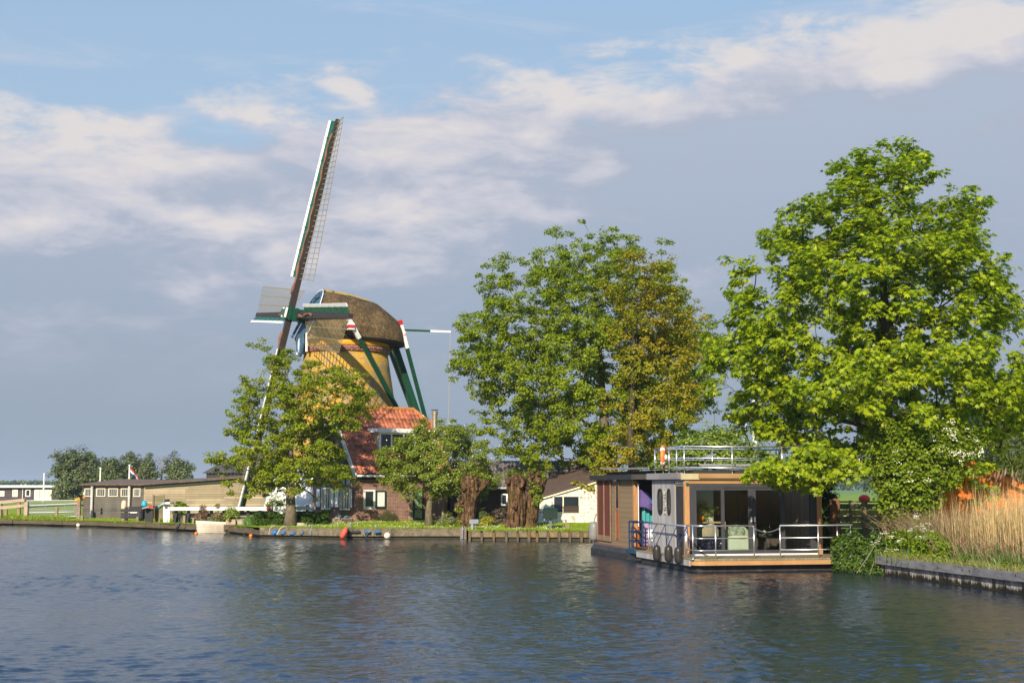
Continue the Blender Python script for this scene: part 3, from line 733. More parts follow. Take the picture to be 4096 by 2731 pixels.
def brace(p, q, w, wh=True):
    d_ = (q-p).normalized(); st = p-d_*.75
    o = MB().beam(p+d_*(1.1 if wh else 0), q, w, w, up=s_, w2=w*1.15, h2=w*1.15).build('tail_brace', DKGREEN, MILL)
    if wh:
        MB().beam(st+d_*.28, p+d_*1.1, w*1.12, w*1.12, up=s_).build('white_head', WHITE, o)
        MB().beam(st, st+d_*.28, w*1.25, w*1.25, up=s_).build('red_tip', REDP, o)
    return o
brace(NB-s_*.15, TAIL-s_*.25, .22); brace(FB+s_*.15, TAIL+s_*.25, .22); brace(NR-s_*.15, TAIL-s_*.1, .20); brace(FR, TAIL+s_*.1, .20, False)
MB().beam(mp(3.0,0,12.4), TAIL, .38, .42, up=s_, w2=.32, h2=.36).build('tail_pole', DKGREEN, MILL)
MB().beam(TAIL-Z*1.2+r_*.1, TAIL+r_*.1+Z*.5, .3, .3).build('winch_post', DKGREEN, MILL)
# striking pole and rope
a_, b_ = mp(3.3, -.3, 12.75), mp(6.9, -.6, 12.75)
o = MB().beam(a_, a_.lerp(b_, .62), .12, .12).build('striking_pole', DKGREEN, MILL)
MB().beam(a_.lerp(b_, .62), b_, .13, .13).build('white_end', WHITE, o)
mb = MB(); mb.tube([b_, b_.lerp(mp(6.6,-.6,2.5), .5)+r_*.05, mp(6.6,-.6,2.5)], .022, 6); mb.build('rope', ROPE, o)
# ------------------------------------------------------------------ miller's house
HB1 = bricks('purple_red_brick', (.235,.088,.062), (.17,.065,.05), (.40,.32,.26), .23, .078, mort=.010)
OCHB = bricks('ochre_brick', (.36,.24,.12), (.3,.2,.1), (.36,.3,.22), .23, .078)
def tile_mat(name, col, lich):
    m, t, out = nt(name); h = N(t); o = h.obj(); s = h.sep(o)
    cx = h.math('FLOOR', h.math('DIVIDE', s[0], .26)); cz = h.math('FLOOR', h.math('DIVIDE', s[2], .27))
    r = h.wn(h.comb(cx, cz)); nz = h.noise(o, 5, 6, .7)
    c = h.ramp(h.math('ADD', h.math('MULTIPLY', r, .45), h.math('MULTIPLY', nz, .55)), [(.25, sc(col, .45)), (.5, col), (.75, sc(col, 1.5))])
    l1 = h.ramp(h.math('ADD', h.noise(o, 1.6, 8, .7), h.math('MULTIPLY', h.math('SUBTRACT', s[2], 6.6), .16)), [(.50, 0.0), (.66, .8)])
    c = h.mix(l1, c, lich)
    c = h.mix(h.ramp(h.noise(o, 9, 5, .7), [(.58, 0.0), (.68, .7)]), c, (.6,.42,.32))
    h.bsdf(out, c, .8, 0, h.bump(nz, .4, .03), .25); return m
TILE = tile_mat('orange_pantiles', (.36,.115,.055), (.46,.24,.04))
HC = GP(1429, 2083); HC = PX(1429, 76.0); HZ = HC.z
ang = math.radians(35)
HOUSE = thing('brick_house', 'dark red brick house with orange pantile roof in front of the windmill', 'house', HC, ang)
hu = V((math.cos(ang), math.sin(ang), 0)); hv = V((-hu.y, hu.x, 0))
def solve(px, o, d):   # parameter t so that o+d*t is seen in column px
    k = (px-2048)/FPX*1.0; a = o.x-k*(o.y*math.cos(TH)); b = d.x-k*(d.y*math.cos(TH)); return -a/b
def hux(px): return solve(px, HC, hu)
def hvx(px): return solve(px, HC, hv)
HL_, HW_ = hux(1790), 5.5
def hz(py, Y): return P(2048, py, Y).z-HZ
EZ = hz(1899, 75.9); RZ = hz(1634, 79.0); FZ = hz(1697, 79.0)
SLP = (RZ-EZ)/(HW_/2+.25)
def window(parent, o, ux, n, w, h, fm, gm=None, fw=.07, mull=(), trans=(), name='window', dp=.05):
    o, ux, n = V(o), V(ux), V(n); z = V((0,0,1))
    mb = MB(); mb.add([o+n*.015, o+ux*w+n*.015, o+ux*w+z*h+n*.015, o+z*h+n*.015], [(0,1,2,3)]); W_ = mb.build(name, gm or PANE, parent)
    mb = MB()
    def bar(a, b, hor):
        mb.beam(a, b, fw if not hor else fw, dp*2, up=n)
    e = fw/2
    bar(o+z*e, o+ux*w+z*e, 1); bar(o+z*(h-e), o+ux*w+z*(h-e), 1)
    bar(o+ux*e+z*fw, o+ux*e+z*(h-fw), 0); bar(o+ux*(w-e)+z*fw, o+ux*(w-e)+z*(h-fw), 0)
    for f in mull: bar(o+ux*(w*f)+z*fw, o+ux*(w*f)+z*(h-fw), 0)
    for f in trans: bar(o+ux*fw+z*h*f, o+ux*(w-fw)+z*h*f, 1)
    mb.build('frame', fm, W_); return W_
# walls
WT = EZ+.25*SLP
mb = MB(); mb.prism([(0,0,-.4),(0,HW_,-.4),(0,HW_,WT),(0,HW_/2+(RZ-FZ)/SLP,FZ-.1),(0,HW_/2-(RZ-FZ)/SLP,FZ-.1),(0,0,WT)], (HL_,0,0)); mb.build('wall', HB1, HOUSE)
PEEL = (FZ-EZ)/SLP-.25
def rf(u, v):   # front slope
    vv = -.25+v*(HW_/2+.25); z = EZ+(vv+.25)*SLP
    k = max(0, (z-FZ)/(RZ-FZ)); x0 = -.25+k*.75; x1 = HL_+.25-k*.95
    x = x0+(x1-x0)*u; row = (z-EZ)/.27; fr = row-math.floor(row)
    wv = .045*abs(math.sin(math.pi*x/.26))
    nn = V((0, -SLP, 1)).normalized()
    return V((x, vv, z+.04))+nn*(wv+.05*(1-fr))
ROOF = MB().grid(rf, int(HL_/.045), 110).build('roof', TILE, HOUSE)
mb = MB(); mb.grid(lambda u, v: V((-.25+u*(HL_+.5)+(.75-u*1.7)*max(0,(v*(RZ-EZ)+EZ-FZ)/(RZ-FZ)), HW_+.25-v*(HW_/2+.25), EZ+v*(RZ-EZ)+.04)), 30, 30)
fl = (RZ-FZ)/SLP
mb.add([(-.25,HW_/2-fl,FZ+.05),(-.25,HW_/2+fl,FZ+.05),(.5,HW_/2,RZ+.05)], [(0,1,2)]); mb.add([(HL_+.25,HW_/2-fl,FZ+.05),(HL_+.25,HW_/2+fl,FZ+.05),(HL_-.7,HW_/2,RZ+.05)], [(0,1,2)])
mb.build('back_slope', TILE, ROOF)
RIDGE = M('ridge_tiles', (.42,.16,.05), .85, 0, .4, 3, .4, 15, dirt=(.5,.26,.03), dirtamt=.8)
mb = MB(); n = 22
for i in range(n):
    a = .5+(HL_-1.2)*i/n; mb.tube([(a,HW_/2,RZ+.06),(a+(HL_-1.2)/n*1.04,HW_/2,RZ+.09)], .12, 8)
for i in range(7):
    p = V((HL_-.7,HW_/2,RZ+.06)).lerp(V((HL_+.25,HW_/2-fl,FZ+.08)), i/7); q_ = V((HL_-.7,HW_/2,RZ+.06)).lerp(V((HL_+.25,HW_/2-fl,FZ+.08)), (i+1.05)/7); mb.tube([p,q_],.11,8)
    p = V((.5,HW_/2,RZ+.06)).lerp(V((-.25,HW_/2-fl,FZ+.08)), i/7); q_ = V((.5,HW_/2,RZ+.06)).lerp(V((-.25,HW_/2-fl,FZ+.08)), (i+1.05)/7); mb.tube([p,q_],.11,8)
mb.build('ridge', RIDGE, ROOF)
# bargeboards and gutter
mb = MB()
mb.beam((-.28,-.27,EZ-.1),(-.28,HW_/2-fl,FZ-.06),.26,.07,up=(1,0,0)); mb.beam((-.28,HW_+.27,EZ-.1),(-.28,HW_/2+fl,FZ-.06),.26,.07,up=(1,0,0)); mb.beam((-.3,HW_/2-fl-.1,FZ-.08),(-.3,HW_/2+fl+.1,FZ-.08),.07,.26)
mb.build('bargeboard', WHITE, HOUSE)
mb = MB(); mb.box(-.2,HL_+.25,-.40,-.22,EZ-.1,EZ+.02); mb.build('gutter', WHITE, HOUSE)
mb = MB(); mb.box(0.0,HL_,-.22,.02,EZ-.28,EZ-.1); mb.build('eaves_board', BLACKP, HOUSE)
# dark timber boarding in the gable top
DKPL = planks('dark_gable_planks', (.05,.04,.035), .16, False, 2.5)
mb = MB(); mb.prism([(-.03,.35,WT-.1),(-.03,HW_-.35,WT-.1),(-.03,HW_/2+fl,FZ-.12),(-.03,HW_/2-fl,FZ-.12)], (-.02,0,0)); mb.build('gable_boarding', DKPL, HOUSE)
window(HOUSE, (-.06,HW_/2+.35,WT+.5), (0,-1,0), (-1,0,0), .7, .9, WHITE, None, .08, (.5,))
# ground floor gable windows with shutters
SHF = M('blue_grey_shutter_frame', (.05,.065,.085), .5, 0, .2, 3, .03); CURT = M('cream_curtain', (.62,.58,.48), .9, 0, .2, 3, .1, 15, stretch=(6,6,.5))
def shutter(v0, v1, z0, z1):
    s = MB().box(-.07,-.03,min(v0,v1),max(v0,v1),z0,z1).build('shutter', SHF, HOUSE)
    a, b = min(v0,v1), max(v0,v1); MB().box(-.075,-.06,a+.07,b-.07,z0+.1,z1-.1).build('panel', WHITE, s)
GY = 77.0
zt, zm, zb = hz(1914, GY), hz(1949, GY), hz(2039, GY)
for xl, xr, sl, sr in ((1288,1326,1268,1341),(1362,1403,1342,1415)):
    va, vb = hvx(xr), hvx(xl); wd = vb-va
    window(HOUSE, (0,vb,zm+.03), (0,-1,0), (-1,0,0), wd, zt-zm, SHF, M('sky_pane', (.12,.15,.2), .1, 0, .2, 2, 0, spec=.7), .06, (.5,), name='transom_window')
    w_o = window(HOUSE, (0,vb,zb), (0,-1,0), (-1,0,0), wd, zm-zb, CREAM, None, .08, (.5,), name='casement_window')
    mb = MB(); 
    for k in (.12,.3,.62,.85): mb.box(-.03,-.018,vb-wd*(k+.1),vb-wd*k,zb+.1,zm-.08)
    mb.build('curtain', CURT, w_o)
    MB().box(-.2,0,va-.06,vb+.06,zb-.09,zb-.02).build('sill', CONC, w_o)
    shutter(hvx(sr), va-.03, zb+.05, zm); shutter(vb+.03, hvx(sl), zb+.05, zm)
# long side: window, open shutter, door, dormer
x0, x1, x2 = hux(1454), hux(1500), hux(1541)
o = window(HOUSE, (x0,0,hz(2036,76.3)), (1,0,0), (0,-1,0), x1-x0, hz(1957,76.3)-hz(2036,76.3), WHITE, None, .11)
mb = MB(); mb.box(x0+.12,x1-.12,-.03,-.02,hz(2036,76.3)+.12,hz(2036,76.3)+.16); mb.build('inner_bead', CREAM, o)
MB().box(x0-.05,x1+.05,-.14,0,hz(2036,76.3)-.1,hz(2036,76.3)-.02).build('sill', HB1, o)
s = MB().box(x1+.03,x2,-.09,-.04,hz(2032,76.5),hz(1961,76.5)).build('shutter', M('bottle_green_paint', (.012,.05,.035), .4), HOUSE); MB().box(x1+.12,x2-.09,-.1,-.085,hz(2032,76.5)+.1,hz(1961,76.5)-.1).build('panel', WHITE, s)
d0, d1 = hux(1652), hux(1694)
MB().box(d0-.28,d0-.02,-.04,.0,-.3,hz(1950,77.5)).build('pilaster', OCHB, HOUSE)
def ribglass():
    m, t, out = nt('green_ribbed_door_glass'); h = N(t); o = h.obj()
    w = h.noise(h.mapv(o, (30,1,4)), 1.0, 4, .6, .8); c = h.ramp(w, [(.33, (.07,.16,.05)), (.5, (.20,.34,.12)), (.66, (.5,.6,.4))])
    h.bsdf(out, c, .15, 0, h.bump(w, .5, .02), .6); return m
D_ = window(HOUSE, (d0,0,0), (1,0,0), (0,-1,0), d1-d0, hz(1950,77.5), M('door_green', (.012,.05,.03), .4), ribglass(), .1, (), (.34,), name='door')
MB().box(d0+.25,d1-.25,-.09,-.06,hz(2040,77.5),hz(2033,77.5)).build('letter_slot', M('brass', (.5,.25,.08), .35, .8), D_)
MB().box(d1+.02,d1+.16,-.03,0,-.2,hz(1950,77.5)).build('door_post', M('red_brown_post', (.25,.07,.03)), HOUSE)
# dormer
e0, e1 = hux(1537), hux(1690)
vd = .75; zt_, zb_ = hz(1728, 77.5), EZ+(vd+.25)*SLP+.05
DM = MB().prism([(e0,vd,zb_-.1),(e0,vd,zt_),(e0,vd+2,zt_),(e0,vd+ (zt_-zb_)/SLP,zt_-.02)], (e1-e0,0,0)).build('dormer', M('beige_dormer_cheek', (.5,.42,.3), .6), HOUSE)
MB().box(e0-.15,e1+.15,vd-.2,vd+2.0,zt_,zt_+.24).build('roof_fascia', WHITE, DM)
window(DM, (e0+.05,vd-.02,zb_), (1,0,0), (0,-1,0), e1-e0-.1, zt_-zb_, WHITE, None, .1, (.33,.66))
# stainless flue
cp = PX(1774, 78.5); cl = HOUSE.matrix_world
fx, fy = HL_-.1, 1.3
CH = MB().lathe([(.16,1.5),(.16,hz(1655,79.5)),(.19,hz(1654,79.5)),(.19,hz(1642,79.5)),(.15,hz(1641,79.5))], (fx,fy,0), 16).build('chimney_pipe', M('stained_steel_flue', (.42,.36,.27), .4, .7, .35, 3, .1), HOUSE, False)
MB().lathe([(.22,0),(.22,.03)], (fx,fy,hz(1637,79.5)), 16).build('cowl', BLACKP, CH)
# rear annex with white door frame
x3 = HL_
MB().box(x3,x3+1.5,1.0,4.4,-.3,2.1).build('annex', HB1, HOUSE); 
window(HOUSE, (x3+.3,1.0,-.1), (1,0,0), (0,-1,0), .75, 1.6, WHITE, None, .1, name='annex_door')
MB().tube([(x3+1.15,.9,-.3),(x3+1.15,.9,2.3)], .06, 8).build('drainpipe', GALV, HOUSE)
MB().box(x3-.05,x3+1.6,.85,4.5,2.1,2.25).build('annex_roof', BLACKP, HOUSE)
# ------------------------------------------------------------------ wooden shed on the left
def frame(o, ang): 
    return V((math.cos(ang), math.sin(ang), 0)), V((-math.sin(ang), math.cos(ang), 0))
LTW = planks('pale_weathered_planks', (.42,.33,.22), .17, False, 3.5, .38, stain=(.22,.18,.13), stainamt=.35, gap=.07)
DKW = planks('dark_stained_planks', (.10,.085,.07), .16, False, 3.0, .35, stain=(.17,.16,.14), stainamt=.55, gap=.09)
ROOFD = M('lichened_dark_roofing', (.12,.085,.06), .9, 0, .45, 2.5, .5, 12, dirt=(.4,.2,.05), dirtamt=.6)
GFAS = M('grey_green_fascia', (.045,.06,.055), .6, 0, .25, 3, .05)
SC0 = PX(575, 95.0); SC0.z = .42
SHED = thing('timber_shed', 'long low timber shed, dark planks on the left and pale planks on the right', 'shed', SC0)
d1 = V((-.93,.37,0)).normalized(); d2 = V((.94,.34,0)).normalized()
l1 = solve(333, SC0, d1); l2 = solve(1235, SC0, d2)
def sz(py, Y): return P(2048, py, Y).z-SC0.z
ez = sz(1941, 95); ez2 = sz(1893, 95+l2*.34)
MB().prism([(0,0,-.5), d1*l1+V((0,0,-.5)), d1*l1+V((0,0,ez)), (0,0,ez)], (.12,.25,0)).build('dark_wall', DKW, SHED)
MB().prism([(0,0,-.5), d2*l2+V((0,0,-.5)), d2*l2+V((0,0,ez2)), (0,0,ez)], (-.1,.3,0)).build('pale_wall', LTW, SHED)
mb = MB(); nb1 = V((-.37,-.93,0)); nb2 = V((.34,-.94,0))
bk = V((0,9.5,0))
def rp(u, v):
    if u < .32: b = (d1*l1+d1*.25).lerp(V((0,0,0)), u/.32); z = ez
    else: b = V((0,0,0)).lerp(d2*(l2+1), (u-.32)/.68); z = ez+(ez2-ez)*(l2+1)/l2*(u-.32)/.68
    f = b+V((0,-.35,0)); r = b+bk; p = f.lerp(r, v)
    return V((p.x, p.y, z+.06+v*(.42-.2*u)+.012*mnoise.noise(p*2)))
RF = mb.grid(rp, 60, 14).build('roof', ROOFD, SHED, thick=.08)
MB().beam(d2*.0+nb2*.12+V((0,0,ez-.07)), d2*(l2+.5)+nb2*.12+V((0,0,ez2-.07)), .2, .05, up=nb2).build('fascia', GFAS, SHED)
MB().beam(nb1*.18+V((0,0,ez-.02)), d1*(l1+.2)+nb1*.18+V((0,0,ez-.02)), .12, .1, up=nb1).build('gutter', BLACKP, SHED)
LOUV = M('grey_window_blinds', (.33,.32,.29), .6, 0, .2, 3, .05)
for xa, xb in ((341,375),(388,424),(436,474),(486,523),(537,564)):
    ta, tb = solve(xa, SC0, d1), solve(xb, SC0, d1); wd = ta-tb
    o_ = d1*ta+nb1*.03+V((0,0,ez-.78))
    w_ = window(SHED, o_, -d1, nb1, wd, .58, CREAM, None, .05, (), (), dp=.04)
    mb = MB()
    for k in range(5):
        p = o_-d1*(wd*(k+.5)/5)+nb1*.022; mb.beam(p+V((0,0,.07)), p+V((0,0,.5)), .012, wd/5*.7, up=-d1*1.0+nb1*(.3))
    mb.build('blind', LOUV, w_)
for px in (376, 525):
    p = d1*solve(px, SC0, d1)+nb1*.2; MB().tube([p+V((0,0,.25)), p+V((0,0,ez-.05))], .09, 10).tube([p+V((0,0,-.1)), p+V((0,0,.25))], .1, 10).build('downpipe', M('grey_downpipe', (.5,.47,.42), .5), SHED)
# green plank screen leaning on the pale wall
pa, pb = d2*solve(612, SC0, d2)+nb2*.5, d2*solve(655, SC0, d2)+nb2*.5
SCN = thing('plank_screen', 'greenish plank screen panel in front of the pale shed wall', 'fence panel', SC0+pa)
MB().prism([(0,0,-.1), pb-pa+V((0,0,-.1)), pb-pa+V((0,0,1.62)), V((0,0,1.62))], (0,.04,0)).build('panel', planks('mossy_planks', (.24,.2,.12), .17, False, 4, .3, moss=(.2,.19,.04)), SCN)
for q in (V((0,0,0)), pb-pa): MB().box(q.x-.05,q.x+.05,q.y-.08,q.y,-.1,1.66).build('post', STAKE, SCN)
# dark barn behind
b0 = PX(806, 108.0); b0.z = .45
BARN = thing('hip_roof_barn', 'dark barn with grey corrugated hipped roof behind the timber shed', 'barn', b0)
def bz(py, Y): return P(2048, py, Y).z-.45
bl = PX(1240, 109).x-b0.x; e_ = bz(1889, 108); r__ = bz(1795, 112)
CORR = None
def corr_mat(name, col, dirt):
    m, t, out = nt(name); h = N(t); o = h.obj(); s = h.sep(o)
    n1 = h.noise(o, 1.5, 8, .7); n2 = h.noise(h.mapv(o, (3, .6, 3)), 4, 6, .75)
    c = h.ramp(h.math('ADD', h.math('MULTIPLY', n1, .5), h.math('MULTIPLY', n2, .5)), [(.3, sc(col, .6)), (.7, sc(col, 1.4))])
    c = h.mix(h.ramp(h.noise(h.mapv(o, (1,1,5)), 2.5, 9, .8), [(.55, 0.0), (.66, .85)]), c, dirt)
    h.bsdf(out, c, .9, 0, None, .2); return m
CORRG = corr_mat('grey_corrugated_sheet', (.17,.145,.13), (.10,.04,.025)); CORRB = corr_mat('dark_corrugated_sheet', (.085,.075,.07), (.05,.045,.04))
MB().box(.3, bl, .2, 8, -.4, e_).build('wall', BLACKP, BARN)
mb = MB()
def hip(u, v):
    x = (0+v*2.6)+u*(bl+.2-v*2.6); return V((x, v*4, e_-.05+v*(r__-e_)+.035*math.sin(2*math.pi*x/.3)))
mb.grid(hip, 260, 6); mb.add([(0,0,e_-.05),(2.6,4,r__),(0,8,e_-.05)], [(0,1,2)]); mb.build('roof', CORRB, BARN)
# ------------------------------------------------------------------ far bungalow
Y0 = 222; u0 = P(-60, 1998, Y0); bw = P(284, 1998, Y0).x-u0.x
gz_ = P(2048, 2001, Y0).z
BG = thing('bungalow', 'long dark single storey bungalow with white flat roof edge across the meadow', 'bungalow', (u0.x, Y0, gz_))
def bx(px): return P(px, 1998, Y0).x-u0.x
def bzz(py): return P(2048, py, Y0).z-gz_
MB().box(0, bx(252), 0, 8, -.5, bzz(1949)).build('wall', planks('plum_grey_boards', (.085,.065,.075), .2, False, 6, .2), BG)
MB().box(bx(252), bx(286), 3.5, 8, -.5, bzz(1949)).build('porch_wall', DKPL, BG)
MB().box(bx(-62), bx(297), -.8, 8.6, bzz(1949), bzz(1940)).build('roof_edge', WHITE, BG)
MB().box(bx(283), bx(288), -.1, .1, -.5, bzz(1949)).build('porch_post', STAKE, BG)
MB().box(bx(252), bx(283), -.05, .1, -.3, bzz(1984)).build('porch_parapet', DKPL, BG)
for a, b, c, d_, cu in ((-2,17,1963,1984,1),(49,70,1957,1986,1),(101,121,1957,1985,0),(227,243,1956,1984,1)):
    w_ = window(BG, (bx(a),0,bzz(d_)), (1,0,0), (0,-1,0), bx(b)-bx(a), bzz(c)-bzz(d_), WHITE, None, .14, dp=.07)
    if cu: MB().box(bx(a)+.2, bx(b)-.2, -.05, -.03, bzz(d_)+.15, bzz(c)-.15).build('curtain', CURT, w_)
w_ = window(BG, (bx(137),0,bzz(1999)), (1,0,0), (0,-1,0), bx(206)-bx(137), bzz(1956)-bzz(1999), WHITE, None, .18, (.25,.5,.75), name='glazed_doors', dp=.07)
mb = MB()
for k in range(4): q = bx(137)+(bx(206)-bx(137))*k/4; mb.box(q+.15, q+.6, -.05, -.03, .1, bzz(1959))
mb.build('curtain', CURT, w_)
MB().box(bx(89),bx(91),-.1,-.02,-.3,bzz(1950)).build('downpipe', WHITE, BG)
for px in (57, 74): MB().lathe([(.12,bzz(1940)),(.12,bzz(1936)),(.2,bzz(1936)),(.2,bzz(1934.5))], (bx(px),3,0), 10).build('roof_vent', GALV, BG)
# flag poles in the distance
def pole(px, top, bot, Y, label, flag=False):
    p = P(px, bot, Y); p.z = .3; T = thing('flagpole', label, 'flagpole', p, 0, 'flagpoles beyond the shed')
    MB().tube([(0,0,0), (0,0,P(px, top, Y).z-.3)], [.14,.09], 8).ball((0,0,P(px, top, Y).z-.3), .16, 8, 6).build('pole', WHITE, T)
    if flag:
        m, t, out = nt('tricolour_cloth'); h = N(t); s = h.sep(h.n('TexCoord').outputs['UV']); 
        FL = thing('flag', 'limp red white and blue flag on the middle flagpole', 'flag', p+V((0,0,P(px, 1866, Y).z-.3)))
        for k, cc in enumerate(((.45,.03,.03),(.75,.75,.72),(.03,.05,.25))):
            MB().grid(lambda u, v: V((.1+u*1.1+.1*math.sin(v*9), -.05+.18*math.sin(u*8+v*3), -(k+v)*.34-u*(1.35-.25*k))), 14, 4).build(['red_band','white_band','blue_band'][k], M('flag_%d' % k, cc, .8, 0, .1, 4, 0), FL)
    return T
pole(173, 1896, 2000, 205, 'bare white flagpole in front of the bungalow roof')
pole(398, 1873, 2000, 200, 'bare white flagpole behind the left end of the shed roof')
pole(514, 1861, 2000, 195, 'white flagpole flying a flag above the shed roof', True)
# ------------------------------------------------------------------ dark shed and white brick shed on the right
DKB = planks('dark_brown_boards', (.055,.036,.026), .17, False, 4, .3, gap=.08)
k0 = PX(1800, 79.0); k0.z = .6
DS = thing('plank_outbuilding', 'dark brown plank outbuilding with grey corrugated roof behind the pollard willows', 'outbuilding', k0)
def kx(px): return P(px, 2000, 79).x-k0.x
def kz(py, Y=79): return P(2048, py, Y).z-.6
MB().box(0, kx(2420), 0, 5, -.4, kz(1946)).build('wall', DKB, DS)
dz0, dz1 = kz(1946, 78.6), kz(1843, 82)
mb = MB(); mb.grid(lambda u, v: V((kx(1780)+u*(kx(2440)-kx(1780)), -.45+v*3.2, dz0+v*(dz1-dz0)+.035*math.sin(2*math.pi*u*(kx(2440)-kx(1780))/.24))), 380, 5)
mb.grid(lambda u, v: V((kx(1780)+u*(kx(2440)-kx(1780)), 2.75+v*3, dz1-v*(dz1-dz0))), 4, 2); mb.build('roof', CORRG, DS)
MB().box(kx(1780), kx(2440), -.5, -.4, dz0-.12, dz0-.02).build('gutter', GALV, DS)
window(DS, (kx(2004),0,kz(2021)), (1,0,0), (0,-1,0), kx(2044)-kx(2004), kz(1974)-kz(2021), WHITE, None, .08, (.6,))
window(DS, (kx(1833),0,kz(2012)), (1,0,0), (0,-1,0), kx(1853)-kx(1833), kz(1978)-kz(2012), WHITE, None, .08)
def paintbrick():
    m, t, out = nt('peeling_white_brick'); h = N(t); o = h.obj(); s = h.sep(o)
    b = h.n('TexBrick'); h.l(h.comb(s[0], s[2]), b.inputs['Vector']); b.inputs['Scale'].default_value = 1
    b.inputs['Brick Width'].default_value = .5; b.inputs['Row Height'].default_value = .19; b.inputs['Mortar Size'].default_value = .012
    b.inputs['Color1'].default_value = (.70,.68,.62,1); b.inputs['Color2'].default_value = (.62,.6,.53,1); b.inputs['Mortar'].default_value = (.42,.36,.27,1)
    c = h.mix(h.ramp(h.noise(o, 3.5, 9, .75), [(.525, 0.0), (.59, .8)]), b.outputs[0], (.25,.18,.11))
    h.bsdf(out, c, .8, 0, h.bump(b.outputs['Fac'], .4, -.01)); return m
PBR = paintbrick()
w0 = PX(2115, 73.0); w0.z = .5
WS = thing('white_brick_shed', 'white painted brick lean-to shed with dark window and brown roof beside the houseboat', 'shed', w0)
def wp(px, py, y=0): p = P(px, py, 73+y); return V((p.x-w0.x, y, p.z-w0.z))
sil = [wp(2115,2110), wp(2120,2060), wp(2137,2022), wp(2172,1990), wp(2390,1925), wp(2470,1899), wp(2470,2110)]
sil[0].z = -.3; sil[-1].z = -.3
MB().prism(sil, (0,.25,0)).build('front_wall', PBR, WS)
BRR = M('brown_felt_roof', (.10,.065,.05), .85, 0, .25, 2, .3, 15)
back = V((-.9, 5.0, .55))
mb = MB(); tp = [wp(2112,2062), wp(2130,2021), wp(2168,1986), wp(2390,1920), wp(2475,1893)]
for a, b in zip(tp, tp[1:]):
    a, b = a+V((0,-.18,.02)), b+V((0,-.18,.02)); mb.add([a, b, b+back, a+back], [(0,1,2,3)])
mb.build('roof', BRR, WS, thick=.09)
mb = MB()
for a, b in zip(tp[1:], tp[2:]): mb.beam(a+V((0,-.1,-.06)), b+V((0,-.1,-.06)), .13, .06, up=(0,1,0))
mb.build('verge_board', CREAM, WS)
MB().prism([sil[0]+V((0,.2,0)), sil[1]+V((0,.2,0)), sil[1]+back, V((sil[0].x,0,-.3))+back], (.1,0,0)).build('side_wall', PBR, WS)
wa, wb = wp(2212,2052), wp(2319,1981)
wd = window(WS, (wa.x,-.0,wa.z), (1,0,0), (0,-1,0), wb.x-wa.x, wb.z-wa.z, CREAM, None, .06, (.38,))
MB().box(wa.x+.55, wb.x-.05, -.06, -.03, wa.z+.03, wa.z+(wb.z-wa.z)*.42).build('board', DKB, wd)
mb = MB()
for px, w in ((2205,.16),(2330,.14)): q = wp(px, 2060); MB().box(q.x-w/2, q.x+w/2, -.05, 0, -.2, wp(px, 1996 if px < 2300 else 1950).z if px > 2140 else .6).build('pier', PBR, WS)
# ------------------------------------------------------------------ field gate and fences, left
PALEW = M('pale_fence_wood', (.40,.30,.22), .85, 0, .3, 3, .3, 25, stretch=(.6,2,3)); POSTW = M('fence_post_wood', (.26,.2,.11), .9, 0, .35, 4, .4, 25, stretch=(3,3,.6))
def lin(px, py, Y): return P(px, py, Y)
F0 = PX(45, 95.6)
FN = thing('rail_fence', 'pale two rail timber fence at the left edge of the picture', 'fence', F0)
for px, y0, y1, w in ((0,2010,2070,.28),(76,2000,2068,.2),(24,2037,2072,.18),(100,1992,2060,.12)):
    a, b = lin(px, y0, 95.6)-F0, lin(px, y1, 95.6)-F0; b.z = -.3; MB().beam(b, a, w, w).build('post', POSTW, FN)
for (x0_, ya, x1_, yb) in ((-60,2014,101,1999),(-60,2036,101,2021)):
    MB().beam(lin(x0_, ya, 95.6)-F0+V((0,-.14,0)), lin(x1_, yb, 95.6)-F0+V((0,-.14,0)), .06, .21, up=(0,0,1)).build('rail', PALEW, FN)
def gate(name, label, x0, x1, ytl, ytr, ybl, ybr, Y, bars, verts):
    o = PX(x0, Y); T = thing(name, label, 'gate', o, 0, 'galvanised field gates'); q = lambda x, y: P(x, y, Y)-o
    mb = MB(); fr = [q(x0, ybl), q(x0, ytl), q(x1, ytr), q(x1, ybr), q(x0, ybl)]
    for a, b in zip(fr, fr[1:]): mb.tube([a, b], .035, 8)
    mb.build('gate_frame', GALV, T)
    mb = MB()
    for f in bars: mb.tube([fr[1].lerp(fr[0], f), fr[2].lerp(fr[3], f)], .022, 6)
    mb.build('bars', GALV, T); mb = MB()
    for f in verts: mb.tube([fr[1].lerp(fr[2], f), fr[0].lerp(fr[3], f)], .016, 6)
    mb.build('uprights', GALV, T)
    return T
gate('field_gate', 'nearer galvanised field gate between two round posts', 109, 316, 2022, 2013, 2072, 2064, 94.8, (.18,.33,.5,.64,.78,.9), (.35,.72))
gate('field_gate', 'further galvanised field gate seen through the bars of the nearer one', 105, 298, 2002, 2001, 2050, 2046, 101, (.15,.3,.5,.7,.85), (.33,.66,.82))
def stake(px, y0, y1, Y, w, label, name='wooden_post', mat=None, tilt=0, group='wooden stakes along the bank'):
    b = PX(px, Y); T = P(px+tilt, y0, Y)-b
    o = MB().beam((0,0,-.4), T, w, w*.9, w2=w*.9, h2=w*.75).build(name, mat or POSTW); o.location = b; tag(o, label, 'post', group); return o
stake(107, 2007, 2073, 94.7, .30, 'thick pale round gate post at the left end of the field gate', 'gate_post', PALEW, group=None)
stake(317, 1996, 2066, 94.7, .28, 'thick split gate post with orange lichen at the right end of the field gate', 'gate_post', barkmat('gate_post_bark', (.25,.2,.16), (.4,.2,.03)), group=None)
stake(228, 2027, 2076, 93.0, .2, 'square stake in front of the middle of the field gate')
